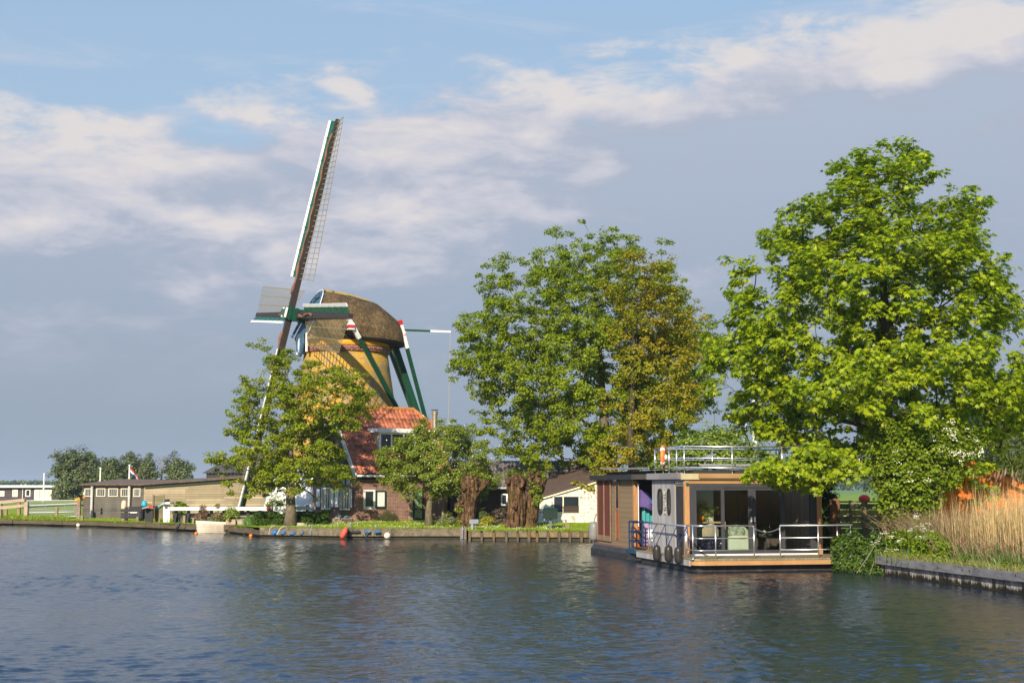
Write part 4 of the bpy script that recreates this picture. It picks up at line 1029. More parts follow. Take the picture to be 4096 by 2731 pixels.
stake(332, 2060, 2082, 91.6, .2, 'short leaning stake at the left foot of the dark shed wall', tilt=-4)
ra, rb = P(86, 2029, 95), P(336, 2020, 95)
o = MB().tube([(0,0,0), rb-ra], .045, 8).build('rusty_pipe', M('rusty_steel', (.2,.07,.03), .8)); o.location = ra; tag(o, 'rusty brown pipe rail running behind the field gate', 'rail')
p = P(310, 1997, 97); o = MB().ball((0,0,0), .2, 10, 8, (1.2,.8,.7)).ball((.12,-.1,.1), .1).build('orange_lichen_cap', M('orange_lichen', (.75,.32,.01), .8, 0, .3, 8, .4)); o.location = P(310, 2000, 97); tag(o, 'bright orange lump on top of a dark post by the gate', 'post cap')
stake(310, 2003, 2060, 97, .3, 'dark post under a bright orange lump by the gate', 'dark_post', STAKE, group=None)
def hang(px, y0, y1, Y, w, mat, name, label, cat, tilt=0.0, loc=None, group=None, seg=14, rope=None):
    """inflatable fender: long lobe with eye ends"""
    a, b = P(px, y0, Y), P(px, y1, Y); Lh = a.z-b.z; r = w/2
    pr = [(.01,0),(.022,.02*Lh),(.02,.05*Lh),(r*.35,.08*Lh),(r*.75,.14*Lh),(r*.95,.23*Lh),(r,.35*Lh),(r,.65*Lh),(r*.95,.77*Lh),(r*.75,.86*Lh),(r*.35,.92*Lh),(.02,.95*Lh),(.022,.98*Lh),(.01,Lh)]
    T = thing(name, label, cat, loc or b, 0, group); T.rotation_euler = (0, tilt, 0)
    MB().lathe(pr, n=18).build('body', mat, T, True)
    if rope: MB().tube([(0,0,Lh*.97), V((rope[0]*.3, 0, Lh+rope[1]*.5)), V((rope[0], 0, Lh+rope[1]))], .014, 6).build('rope', BLUEROPE if len(rope) < 3 else rope[2], T)
    return T
hang(337, 1967, 1980, 94.2, .16, M('cream_buoy', (.75,.68,.45), .5), 'fender', 'small cream float hung on the left corner of the dark shed', 'fender')
hang(337, 1982, 1994, 94.2, .2, M('orange_buoy', (.75,.22,.03), .5), 'fender', 'small orange float hung below a cream one on the shed corner', 'fender')
hang(315, 2091, 2106, 90.2, .26, M('dirty_white_fender', (.68,.62,.48), .6, 0, .2, 6, .1), 'fender', 'dirty white fender hanging on the bank below the gate', 'fender', .75, loc=P(308, 2105, 89.75))
# ------------------------------------------------------------------ mooring corner in front of the shed
def caps(px, y0, ym, y1, Y, mat, label):
    b = PX(px, Y); T = thing('mooring_post', label, 'mooring post', b, 0, 'capped mooring posts')
    MB().tube([(0,0,-.4),(0,0,P(px, ym, Y).z-b.z)], .17, 12).build('post', BLACKP if px > 540 else POSTW, T)
    zt = P(px, y0, Y).z-b.z; zm = P(px, ym, Y).z-b.z
    MB().lathe([(.17,zm-.02),(.18,zm+.05),(.17,zt-.2),(.13,zt-.06),(.05,zt)], n=14).build('cap', mat, T, True)
caps(497, 2000, 2033, 2084, 88.3, M('cream_post_cap', (.72,.52,.33), .5, 0, .1, 3, .05), 'mooring post with a tall cream cap, in front of the dark shed')
caps(578, 2000, 2024, 2076, 88.0, M('teal_post_cap', (.02,.35,.5), .45, 0, .1, 3, .05), 'black mooring post with a bright teal cap')
bf = PX(530, 87.5)
T = thing('plank_fence', 'short black four rail plank fence between two capped mooring posts', 'fence', bf)
for px, w in ((506,.34),(565,.42)): q = P(px, 2030, 87.5)-bf; MB().box(q.x-w/4, q.x+w/4, -.08, .1, -.3, P(px, 2027 if px < 540 else 2022, 87.5).z-bf.z).build('post', BLACKP, T)
for y in (2030, 2041, 2055, 2067): q = P(484, y, 87.4)-bf; r = P(567, y, 87.4)-bf; MB().box(q.x+(0 if y > 2035 else .5), r.x, -.16, -.08, q.z-.09, q.z+.09).build('rail', BLACKP, T)
MB().box(P(520, 2050, 87.3).x-bf.x, P(548, 2050, 87.3).x-bf.x, -.2, -.16, P(520, 2051, 87.3).z-bf.z, P(520, 2047, 87.3).z-bf.z).build('white_plate', WHITE, T)
stake(551, 2066, 2086, 87.0, .2, 'brown stub in front of the black plank fence', mat=STAKE)
def barrier(name, label, pxs, ytop, ybot, Y, mat, capm, caplab):
    b = PX(pxs[1], Y); T = thing(name, label, 'barrier', b)
    for i, px in enumerate(pxs):
        q = P(px, ytop, Y)-b; z = q.z-.1; yy = -.7*i/len(pxs)
        zb = -.3 if ybot < 2105 else -.7
        MB().prism([(q.x-.07,yy,z),(q.x+.05,yy,z),(q.x+.06,yy,z-.5),(q.x+.04,yy,z-1.1),(q.x+.04,yy,zb),(q.x-.05,yy,zb),(q.x-.05,yy,z-1.1),(q.x-.08,yy,z-.5)], (0,.13,0)).build('slat', mat, T)
    a, c = P(pxs[0]-5, ytop, Y)-b, P(pxs[-1]+4, ytop, Y)-b
    CP = MB().prism([(a.x,-.7,a.z-.12),(c.x-.2,-.85,a.z-.02),(c.x-.2,.25,a.z-.02),(a.x,.35,a.z-.12)], (0,0,.09)).build('cap', capm, T)
    MB().box(c.x-.2,c.x+.08,-.85,.25,a.z-.04,a.z+.08).build('end_block', caplab, T)
    return T
barrier('jetty_barrier', 'black slatted barrier with grey top and red end at the water edge', (585,595,606,617), 2027, 2110, 85.4, BLACKP, M('grey_top_plank', (.3,.3,.31), .7), REDP)
barrier('jetty_barrier', 'white slatted barrier with grey top holding the left end of the white boom', (659,671,684), 2012, 2087, 84.7, WHITE, M('light_grey_top', (.42,.43,.45), .6), WHITE)
ib = PX(628, 86)
T = thing('info_board', 'slanted blue-green information board on a brown post', 'sign', ib)
MB().box(-.1,.12,-.1,.1,-.3,P(628, 2031, 86).z-ib.z).build('post', M('olive_brown_post', (.2,.13,.03), .7), T)
a, c = P(626, 2032, 86)-ib, P(662, 2006, 86)-ib
MB().prism([a+V((0,-.45,0)), c+V((0,-.45,0)), c+V((0,.45,0)), a+V((0,.45,0))], (.06,0,-.08)).build('panel', M('teal_panel', (.10,.33,.38), .4, 0, .2, 4, 0), T)
# white boom resting on black posts
a, c = P(686, 2034, 83.5), P(1083, 2033, 79.5)
T = thing('white_boom', 'long white barrier boom resting on black posts in front of the pale shed wall', 'boom', a)
MB().beam((0,0,0), c-a, .2, .2).build('beam', WHITE, T)
MB().ball(c-a+V((-.1,-.2,.0)), .13, 12, 8).build('red_ball', M('dark_red_paint', (.16,.02,.015), .5), T)
for i, px in enumerate((700,752,800,846,896,943,992,1038,1080)):
    f = (px-686)/397; p = a.lerp(c, f); g0 = on(p.x, p.y+.35)
    o = MB().beam((0,0,-.4), (0,0,p.z+.1-g0.z), .22, .16).beam((0,-.5,-.3), (0,0,.55), .12, .12).build('black_post', BLACKP); o.location = g0
    tag(o, 'black post standing behind and propping the white boom', 'post', 'black posts behind the white boom')
for k, (dy, dz) in enumerate(((.5,.42),(.5,.12))):
    q0, q1 = a+V((0,dy,0)), c+V((0,dy,0)); q0.z = H(q0.x, q0.y)+dz; q1.z = H(q1.x, q1.y)+dz
    o = MB().beam((0,0,0), q1-q0, .09, .24).build('black_rail', BLACKP); o.location = q0; tag(o, ['upper','lower'][k]+' black plank rail running below the white boom', 'rail')
T = thing('white_gate', 'small white plank gate panel left of the nearest tree trunk', 'gate', PX(1120, 78.5)); b = T.location
for k in range(4): q = P(1098+k*13, 2026, 78.5)-b; MB().box(q.x-.07,q.x+.07,-.03,.03,.1,q.z).build('board', WHITE, T)
for y in (2030, 2048): q0, q1 = P(1094, y, 78.4)-b, P(1146, y, 78.4)-b; MB().box(q0.x,q1.x,-.09,-.035,q0.z-.09,q0.z+.09).build('rail', WHITE, T)
T = thing('white_rail', 'white garden rail fence on black posts in front of the whitewashed windmill base', 'fence', PX(1200, 79.0)); b = T.location
for y in (2031,): q0, q1 = P(1150, y, 79)-b, P(1262, y, 79)-b; MB().box(q0.x,q1.x,-.12,-.07,q0.z-.11,q0.z+.11).build('rail', M('grey_white_rail', (.55,.54,.53), .6), T)
for px in (1160, 1229): q = P(px, 2019, 79)-b; MB().box(q.x-.08,q.x+.08,-.06,.08,-.3,q.z).build('post', M('dark_plum_post', (.06,.035,.035), .6), T)
q0, q1 = P(1150, 2048, 79)-b, P(1262, 2048, 79)-b; MB().box(q0.x,q1.x,-.1,-.06,q0.z-.05,q0.z+.05).build('lower_rail', BLACKP, T)
for args in ((638,2068,2094,85.2,.09,'thin pale stake right of the black barrier'),(738,2061,2092,82.9,.2,'split grey stake behind the bank, left of the thin dark one'),(774,2071,2094,82.2,.16,'pale short stake left of the rowing boat'),(803,2060,2092,81.4,.08,'thin dark stake next to the bow of the rowing boat'),(1016,2058,2078,78.6,.12,'white stake between the bright reeds and the clipped hedge'),(1225,2092,2112,72.3,.09,'grey stake on the lawn below the clipped hedge'),(1617,2097,2124,71.3,.09,'brown stake on the lawn edge in front of the front door'),(2268,2077,2113,69.0,.12,'leaning dark stake right of the green cabinet')):
    stake(*args, tilt=0 if args[0] != 2268 else -5)
# two short bollards with hoses
for px, y0, lab in ((1241, 2102, 'small grey water tap post above the blue fenders'), (1403, 2095, 'grey mooring post holding the red fender'), (1505, 2103, 'small blue and grey tap post by the white buoy')):
    b = PX(px, 71.0); o = MB().tube([(0,0,-.3),(0,0,P(px, y0, 71).z-b.z)], .05, 8).ball((0,0,P(px, y0, 71).z-b.z), .08, 8, 6).build('tap_post', GALV); o.location = b; tag(o, lab, 'post')
# fenders along the concrete bank
BLUEF = M('faded_blue_fender', (.03,.12,.26), .5, 0, .35, 4, .05); BLKF = M('black_fender', (.025,.025,.028), .45, 0, .3, 5, .05)
def lay(px, py, Y, ln, w, mat, label, tilt, cat='fender', group=None, rope=None):
    a = P(px, py, Y); r = w/2
    pr = [(.02,-ln/2),(r*.6,-ln*.44),(r*.95,-ln*.3),(r,0),(r*.95,ln*.25),(r*.6,ln*.4),(.05,ln*.48),(.03,ln*.56)]
    T = thing('fender', label, cat, a, 0, group); T.rotation_euler = (0, tilt, 0)
    MB().lathe(pr, n=16).build('body', mat, T, True)
    mb = MB(); mb.tube([(0,0,ln*.5), (.08,.1,ln*.5+.15), (.1,.3,ln*.5+.28)], .016, 6); mb.build('rope', ROPE, T); return T
gf = 'fenders hung on the concrete bank'
lay(1099,2129,69.4,.42,.26,BLUEF,'large blue fender at the left end of the concrete bank',.9,group=gf)
lay(1133,2130,69.4,.30,.2,BLUEF,'second blue fender on the bank, with a pale rope loop on its left',1.3,group=gf)
lay(1170,2133,69.3,.32,.17,BLUEF,'slim blue fender lying low, middle of the five along the bank',1.4,group=gf)
lay(1209,2131,69.3,.28,.16,M('blue_grey_fender', (.06,.10,.14), .5, 0, .4, 5, .05),'grey and blue fender tilted against the bank, fourth of five',.6,group=gf)
lay(1242,2134,69.2,.24,.17,M('grey_fender', (.12,.14,.16), .5, 0, .4, 5, .05),'short grey fender below the tap post',-.2,group=gf)
lay(1376,2131,69.0,.62,.30,M('salmon_red_fender', (.55,.09,.05), .5, 0, .2, 3, .05),'long salmon red fender leaning on the bank',.45,group=gf)
lay(1468,2141,68.9,.3,.14,BLKF,'small black fender under a blue sleeve on the bank',.3,group=gf)
for px, lab in ((1467,'bright blue sleeve hanging over the bank above the black fender'),(1508,'bright blue sleeve on the bank by the white round buoy')):
    o = MB().beam((-.15,0,0),(.15,0,.02),.10,.11).build('blue_sleeve', M('bright_blue_plastic', (.015,.11,.28), .5)); o.location = P(px, 2126, 69.3); tag(o, lab, 'sleeve')
o = MB().tube([(0,0,0),(P(1440,2124,69.4)-P(1366,2124,69.4))], .07, 10).build('rubber_tube', BLACKP); o.location = P(1366, 2126, 69.4); tag(o, 'long black rubber tube along the top of the bank behind the red fender', 'tube')
T = thing('round_buoy', 'white round buoy resting in the water against the bank', 'buoy', P(1549, 2143, 69.0)); MB().ball((0,0,.02), .17, 16, 12).build('body', M('white_buoy', (.68,.6,.47), .5, 0, .2, 6, .05), T, True); MB().tube([(.05,0,.17),(.1,.15,.3),(.12,.3,.4)], .015, 6).build('rope', ROPE, T)
T = thing('pale_rope_loop', 'pale rope loop draped over the left end of the concrete bank', 'rope', P(1076, 2137, 69.3)); MB().tube([(0,0,0),(.02,-.02,.28),(.15,.1,.42),(.3,.3,.45)], .018, 6).tube([(.4,-.05,0),(.55,.1,.3),(.72,.3,.42)], .03, 6).build('cord', M('pale_cord', (.5,.42,.3), .9), T)
lay(712,2104,80.6,.5,.18,BLKF,'black fender leaning on the timber bank left of the rowing boat',.5)
for px, py, lab in ((785,2134,'orange float ball on the water below the rowing boat'),(1003,2143,'orange float ball on the water below the bright green reeds')):
    q = G(px, py, .05); T = thing('float_ball', lab, 'buoy', q, 0, 'orange float balls'); MB().ball((0,0,.02), .10, 16, 12).build('ball', M('orange_float', (.85,.2,.02), .4, 0, .05, 3, 0), T, True); MB().tube([(0,0,.11),(0,0,.15)], .02, 6).build('eye', BLACKP, T)
# water level gauge
b = G(1853, 2151, 0); b.y = 69.25; b.x = P(1853, 2151, 69.25).x
T = thing('level_gauge', 'dark blue and white water level gauge board on a wooden pile', 'gauge', b+V((0,-.05,-.3)))
gh = P(1853, 2107, b.y).z+.3
MB().box(-.16,-.075,0,.1,-.3,gh).box(.075,.16,0,.1,-.3,gh).build('pile', STAKE, T); BRD = MB().box(-.075,.075,-.02,.08,0,gh).build('board', M('navy_enamel', (.015,.02,.05), .35), T)
mb = MB(); 
for k in range(11):
    z = .35+k*.055; mb.box(-.07 if k % 2 else -.062, -.035 if k % 2 else -.02, -.026,-.018, z, z+.022)
    if k % 2 == 0: mb.box(.035,.065,-.026,-.018,z+.005,z+.03)
mb.box(-.05,.05,-.026,-.018,gh-.1,gh-.08); mb.build('markings', WHITE, BRD)
# grey utility box, green letter cabinet
b = PX(1896, 67.8)
T = thing('utility_box', 'small grey metal box on a round post by the left pollard willow', 'utility box', b)
def zz_(py, Y, b): return P(2048, py, Y).z-b.z
MB().tube([(-.08,0,-.3),(-.08,0,zz_(2092,67.8,b))], .075, 14).tube([(.08,.02,-.3),(.08,.02,zz_(2094,67.8,b))], .015, 6).build('post', GALV, T)
z0, z1 = zz_(2094,67.8,b), zz_(2076,67.8,b)
MB().prism([(-.23,-.1,z0),(.23,-.1,z0),(.23,-.1,z1-.05),(.2,-.1,z1),(-.21,-.1,z1),(-.23,-.1,z1-.03)], (0,.24,0)).build('box', M('dull_zinc_box', (.20,.22,.25), .5, .3, .3, 5, .1), T)
b = PX(2201, 68.6)
T = thing('green_cabinet', 'dark green metal cabinet on a grey post in front of the white shed', 'cabinet', b)
MB().box(-.06,.06,-.05,.05,-.3,zz_(2074,68.6,b)).build('post', M('grey_post', (.12,.14,.15), .5), T)
z0, z1, z2 = zz_(2074,68.6,b), zz_(2038,68.6,b), zz_(2031,68.6,b)
CB = MB().box(-.36,.36,-.22,.22,z0,z1).build('box', M('dark_green_cabinet', (.006,.022,.014), .4, 0, .15, 3, .03), T)
MB().prism([(-.38,-.25,z1),(.38,-.25,z1),(.34,0,z2),(-.34,0,z2)], (0,.001,.01)).prism([(-.38,.25,z1),(.38,.25,z1),(.34,0,z2),(-.34,0,z2)], (0,.001,.01)).build('lid', M('dark_green_lid', (.012,.04,.03), .35), T)
# ------------------------------------------------------------------ rowing boat, landing, planters
bo = G(820, 2127, 0); bo = V((G(862,2127,0).x, 78.2, 0))
RB = thing('rowing_boat', 'small white clinker rowing boat moored against the timber bank', 'rowing boat', bo, math.radians(4))
LB = 2.7
def hull(u, v):
    x = -.62+u*LB; k = max(0, 1-u*1.0); w = .58*(1-(1-min(1, u*1.9))**2.2)*(1-.12*max(0, u-.7))
    sh = .56+.10*max(0, 1-u*2.2); s_ = (v-.5)*2; a = abs(s_)
    y = w*(a**.55)*(1 if s_ > 0 else -1); z = -.14+.25*max(0, 1-u*4)*0+(sh+.14)*(a**2.0)
    ln = .012*((a*7) % 1)
    xx = x-(.18*a if u < .25 else 0)*(1-u*4)+.0
    return V((xx, y+ln*(1 if s_ > 0 else -1), z))
HULLM = planks('cream_lapstrake', (.66,.58,.47), .105, False, 9, .12, stain=(.4,.33,.24), stainamt=.4, gap=.12)
MB().grid(hull, 26, 28).build('hull', HULLM, RB, True, thick=.03)
mb = MB()
for sd in (0, 1): mb.tube([hull(i/26, sd)+V((0,0,.015)) for i in range(27)], .03, 6)
mb.build('gunwale', CREAM, RB)
for x in (.35, 1.2): MB().box(x, x+.25, -.5, .5, .3, .34).build('thwart', CREAM, RB)
lx0, lx1 = P(898,2120,77.2).x, P(982,2120,77.2).x
T = thing('landing_stage', 'low grey timber landing stage between the rowing boat and the bright reeds', 'landing', ((lx0+lx1)/2, 77.4, 0)); w = (lx1-lx0)/2
MB().box(-w,w,-.45,.6,.22,.5).build('deck', BANKTIMBER, T); MB().box(-w+.1,w,-.3,.5,-.5,.22).build('piles', BANKDARK, T)
T = thing('wooden_planter', 'stained pale wooden planter box on the landing stage', 'planter', (P(925,2110,77.4).x, 77.45, .5)); MB().box(-.27,.27,-.25,.25,0,.30).build('box', M('stained_planter', (.36,.29,.2), .85, 0, .4, 4, .2), T); MB().box(-.24,.24,-.22,.22,.28,.295).build('soil', M('soil', (.04,.03,.02)), T)
T = thing('concrete_tub', 'round grey concrete tub right of the wooden planter', 'planter', (P(963,2110,77.4).x, 77.45, .5)); MB().lathe([(.2,0),(.25,.24),(.29,.25),(.29,.30),(.24,.3),(.22,.2)], n=20).build('tub', M('pale_concrete', (.42,.37,.3), .9, 0, .3, 5, .2), T)
# ------------------------------------------------------------------ houseboat
BA = math.radians(11.7); BDK = .40
A0 = G(2740, 2222, BDK); A0.z = 0
BU, BV = frame(A0, BA)
BOAT = thing('houseboat', 'timber clad houseboat with glass front terrace and steel rails moored at the reed bank', 'houseboat', A0, BA)
def fx_(px, yl=0.0): return solve(px, A0+BV*yl, BU)
def fy_(px, xl=0.0): return solve(px, A0+BU*xl, BV)
def bzv(py, yl=0.0, xl=0.0):
    q = A0+BU*xl+BV*yl; return P(2048, py, q.y).z
BW = fx_(3284); T1_, T2_, T3_ = fy_(2606), fy_(2536), fy_(2390)
RT = bzv(1893); print('boat', A0, BW, T1_, T2_, T3_, RT)
OILED = planks('oiled_orange_timber', (.40,.225,.095), .9, False, 2.4, .25, stain=(.26,.11,.035), stainamt=.45, gap=.01)
OILEDV = M('oiled_timber_post', (.42,.22,.09), .6, 0, .25, 3, .2, 30, stretch=(4,4,.5), dirt=(.3,.12,.04), dirtamt=.5)
GREYCL = planks('silvered_vertical_cladding', (.40,.38,.365), .14, True, 3.5, .25, stain=(.2,.17,.15), stainamt=.4, gap=.03)
TAUPE = planks('taupe_horizontal_cladding', (.27,.19,.105), .185, False, 30, .08, gap=.07, grain=.5)
REDW = planks('red_brown_slats', (.15,.04,.025), .13, True, 9, .3, gap=.22)
TEAKRED = M('teak_red_trim', (.34,.09,.025), .5, 0, .25, 3, .1)
DECKM = planks('weathered_deck', (.24,.2,.13), .13, True, 3, .3, gap=.08, moss=(.16,.15,.02))
FASC = M('dark_roof_fascia', (.03,.03,.033), .6, 0, .3, 2, .1); TAUPEF = M('taupe_fascia', (.10,.08,.065), .6, 0, .2, 2, .05)
CREAMF = M('khaki_fascia', (.42,.36,.2), .5, 0, .12, 3, .03)
HULLB = M('black_pontoon', (.03,.03,.032), .55, 0, .5, 2, .3, 12, dirt=(.10,.095,.085), dirtamt=.5)
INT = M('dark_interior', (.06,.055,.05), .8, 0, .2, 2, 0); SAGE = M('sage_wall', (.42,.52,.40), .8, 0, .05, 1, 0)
RW = .25
# pontoons
def pont(y0, y1, name):
    mb = MB(); prof_ = [(-.22,.34),(-.34,.20),(-.34,-.1),(-.2,-.4),(BW+.1,-.4),(BW+.24,-.1),(BW+.24,.20),(BW+.12,.34)]
    n = max(2, int((y1-y0)/.55)); k = len(prof_); vs = []
    for i in range(n+1):
        y = y0+(y1-y0)*i/n; tap = .16 if i in (0, n) else 0; wob = .015*(i % 2)
        vs += [(x+(tap+wob)*(1 if x < 1 else -1), y, z) for x, z in prof_]
    mb.add(vs, [(i*k+j, i*k+(j+1)%k, (i+1)*k+(j+1)%k, (i+1)*k+j) for i in range(n) for j in range(k)]+[tuple(range(k)), tuple(range(n*k,(n+1)*k))])
    return mb.build(name, HULLB, BOAT)
pont(-1.75, 4.3, 'pontoon'); pont(5.0, T3_+.4, 'pontoon')
# decks
FY = -2.05
mb = MB(); R_ = .35
def rrect(x0, x1, y0, y1, r):
    out = []
    for cx, cy, a0 in ((x0+r,y0+r,180),(x1-r,y0+r,270)):
        for i in range(6): a = math.radians(a0+i*18); out.append((cx+r*math.cos(a), cy+r*math.sin(a)))
    return out+[(x1,y1),(x0,y1)]
XD0, XD1 = -.42, BW+.42
ol = rrect(XD0, XD1, FY, 4.1, R_)
mb.prism([(x,y,BDK-.05) for x, y in ol], (0,0,.05)); DK = mb.build('deck', DECKM, BOAT)
ol2 = rrect(XD0+.02, XD1-.02, FY+.02, 4.08, R_)
mb = MB(); fr = ol2[:12]
for a, b in zip(fr, fr[1:]): mb.prism([(a[0],a[1],.20),(b[0],b[1],.20),(b[0],b[1],BDK-.055),(a[0],a[1],BDK-.055)], (0,.05,0))
mb.build('deck_fascia', OILED, BOAT)
MB().box(XD0+.0, XD0+.06, FY+R_+.05, 4.05, .17, BDK-.05).build('side_fascia', GREYCL, BOAT)
MB().box(XD0+.3, XD1-.3, FY+.45, 0, .1, .30).build('underframe', BLACKP, BOAT)
# front cabin
MB().box(.05, BW-.05, .06, T1_, BDK, BDK+.06).build('floor', M('oak_floor', (.12,.08,.05), .5), BOAT)
MB().box(.02, .10, 1.05, T1_, BDK, RT-.12).build('side_wall', GREYCL, BOAT)
SWX = BOAT.children[-1] if False else None
MB().box(BW-.1, BW-.02, .1, T1_, BDK, RT-.12).build('side_wall', GREYCL, BOAT)
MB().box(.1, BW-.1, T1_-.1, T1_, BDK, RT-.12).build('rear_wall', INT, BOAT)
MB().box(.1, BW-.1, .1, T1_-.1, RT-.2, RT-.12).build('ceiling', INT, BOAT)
MB().box(-.05, BW+.05, -.05, T1_+.1, RT-.12, RT-.02).build('roof_slab', FASC, BOAT)
lw = T1_+.15
MB().box(-.13, -.05, -.02, lw, bzv(1916,1.5), RT+.03).build('roof_side_fascia', planks('silvered_fascia', (.27,.25,.25), .4, False, 2, .25, gap=.02), BOAT)
zf0, zf1 = bzv(1917), RT
MB().box(-.13, BW+.12, -.10, -.02, zf0, zf1).build('roof_front_fascia', CREAMF, BOAT)
MB().box(fx_(2791), BW+.1, -.17, -.105, bzv(1911.5), bzv(1894)+.0).build('fascia_plank', OILED, BOAT)
zb0 = bzv(1933.5)
MB().box(.18, BW-.18, -.02, .10, zb0, zf0-.003).build('lintel_beam', OILED, BOAT)
for x in (0.0, BW-.17): MB().box(x, x+.17, -.03, .12, BDK, zf0-.003).build('corner_post', OILEDV, BOAT)
MB().lathe([(.05,0),(.055,.05),(.03,.07)], (.09,-.03,bzv(1935)), 12, (0,-1,0)).build('green_lamp', M('green_lens', (.01,.12,.08), .2), BOAT)
# glazing
zs0, zs1 = bzv(2214), zb0
MB().box(.18, BW-.18, -.04, .06, BDK, bzv(2216)).build('threshold', WHITE, BOAT)
def PXF(z5): return fx_(z5/3.794+2740)
MB().box(.171, PXF(122), 0, .08, zs0, zs1-.002).box(PXF(1952), BW-.171, 0, .08, zs0, zs1-.002).box(PXF(122), PXF(1952), 0, .08, bzv(1880+262/3.794), zs1-.002).build('outer_frame', DKGREY, BOAT)
def pane(xa, xb, ga, gb, slide):
    y = .01-slide; zt = bzv(1880+262/3.794)-.004; gz0, gz1 = bzv(1880+1222/3.794), bzv(1880+303/3.794)
    D = MB().add([(ga,y+.03,gz0),(gb,y+.03,gz0),(gb,y+.03,gz1),(ga,y+.03,gz1)], [(0,1,2,3)]).build('glass_door', GLASS, BOAT)
    MB().box(xa, ga, y, y+.06, zs0, zt).box(gb, xb, y, y+.06, zs0, zt).box(ga, gb, y, y+.06, zs0, gz0).box(ga, gb, y, y+.06, gz1, zt).build('door_frame', DKGREY, D)
    return D
e_ = .003
pane(PXF(122)+e_, PXF(592), PXF(172), PXF(545), 0); Dl = pane(PXF(592)+e_, PXF(1022), PXF(600), PXF(962), -.02); Dr = pane(PXF(1022)+e_, PXF(1452), PXF(1075), PXF(1445), -.02); pane(PXF(1452)+e_, PXF(1952)-e_, PXF(1508), PXF(1888), 0)
for D, zx in ((Dl, 998), (Dr, 1048)): x = PXF(zx); MB().box(x-.025, x+.025, -.02, .029, bzv(1880+792/3.794), bzv(1880+712/3.794)).build('handle', M('bright_steel', (.8,.78,.74), .3, .6), D)
# side wall: portholes, carved lettering, slatted door
def oval(y, z, ry, rz, name='porthole'):
    mb = MB(); n = 28; pts_ = [(math.copysign(abs(math.cos(2*math.pi*i/n))**.75, math.cos(2*math.pi*i/n)), math.copysign(abs(math.sin(2*math.pi*i/n))**.75, math.sin(2*math.pi*i/n))) for i in range(n)]
    mb.prism([(.005, y+ry*a, z+rz*b) for a, b in pts_], (.012,0,0)); W_ = mb.build(name, PANE, BOAT)
    mb = MB(); vs = []
    for a, b in pts_: vs += [(-.02,y+ry*a,z+rz*b),(-.02,y+ry*a*.82,z+rz*b*.86),(.018,y+ry*a*.82,z+rz*b*.86),(.018,y+ry*a,z+rz*b)]
    mb.add(vs, [(i*4+j, i*4+(j+1)%4, ((i+1)%n)*4+(j+1)%4, ((i+1)%n)*4+j) for i in range(n) for j in range(4)]); mb.build('rim', BLACKP, W_)
for pxa, pxb in ((2630,2649),(2668,2681)):
    ya, yb = fy_(pxb), fy_(pxa); oval((ya+yb)/2, (bzv(1953,2.2)+bzv(2058,2.2))/2, (yb-ya)/2, (bzv(1953,2.2)-bzv(2058,2.2))/2)
ym = fy_(2658.5); yh = (fy_(2654)-fy_(2663))/2; zt, zb = bzv(1958,ym), bzv(2054,ym); mb = MB()
def zl(f): return zt+(zb-zt)*f
def stroke(pp): mb.tube([(.0, ym+yh*a, zl(f)) for a, f in pp], .014, 6)
stroke([(1,0),(-1,0),(-1,.1),(-.2,.22)]); stroke([(1,0),(1,.2),(.2,.2),(.2,0)])
stroke([(-.2,.30),(.8,.36),(.9,.44),(0,.48),(-.8,.52),(-.9,.6),(0,.64)]); stroke([(-.6,.62),(-.9,.7),(-.2,.76),(.6,.74),(.9,.66),(.4,.62)]); stroke([(-.9,.8),(.9,.84)]); stroke([(.9,.9),(.9,1.0),(-.9,1.0),(-.9,.88)])
mb.build('carved_letters', M('pale_carved_letters', (.42,.38,.32), .8), BOAT)
yd0, yd1 = fy_(2739.5)+.05, fy_(2702)
MB().box(-.01, .09, yd0+.06, yd1, bzv(1934,.5), RT-.12).build('door_header', GREYCL, BOAT)
DR = MB().box(.03, .08, max(.13, yd0), yd1, BDK, bzv(1934,.5)-.003).build('side_door', DKGREY, BOAT)
mb = MB()
for k in range(7): y = yd0+.05+(yd1-yd0-.05)*k/7; mb.box(.0, .028, max(.14,y), y+.08, BDK+.05, bzv(1946,.5))
mb.build('slats', M('charcoal_slats', (.03,.03,.036), .5), DR); MB().box(.0,.029,max(.14,yd0),yd1,bzv(1944,.5),bzv(1937,.5)).build('door_rail', M('olive_rail', (.2,.18,.12), .6), DR)
# recess with red wood and teal curtain
MB().box(-.02, .12, T2_, T2_+.14, BDK, RT-.22).build('recess_post', OILEDV, BOAT)
MB().box(.12, .19, T2_+.02, T2_+.12, BDK, RT-.22).build('recess_panel', TEAKRED, BOAT); MB().box(.19, .9, T2_+.03, T2_+.12, BDK, RT-.22).build('recess_back', BLACKP, BOAT)
MB().box(.9, .98, T1_+.02, T2_+.02, BDK, RT-.22).build('recess_wall', BLACKP, BOAT)
MB().box(.0, .92, T1_+.01, T2_+.1, BDK, BDK+.05).build('recess_floor', TEAKRED, BOAT)
TEAL = M('teal_curtain_cloth', (.06,.30,.30), .85, 0, .15, 3, 0)
MB().grid(lambda u, v: V((.25+u*.64, T2_-.12+.05*math.sin(u*26), BDK+.12+v*1.72)), 60, 4).build('curtain', TEAL, BOAT, True)
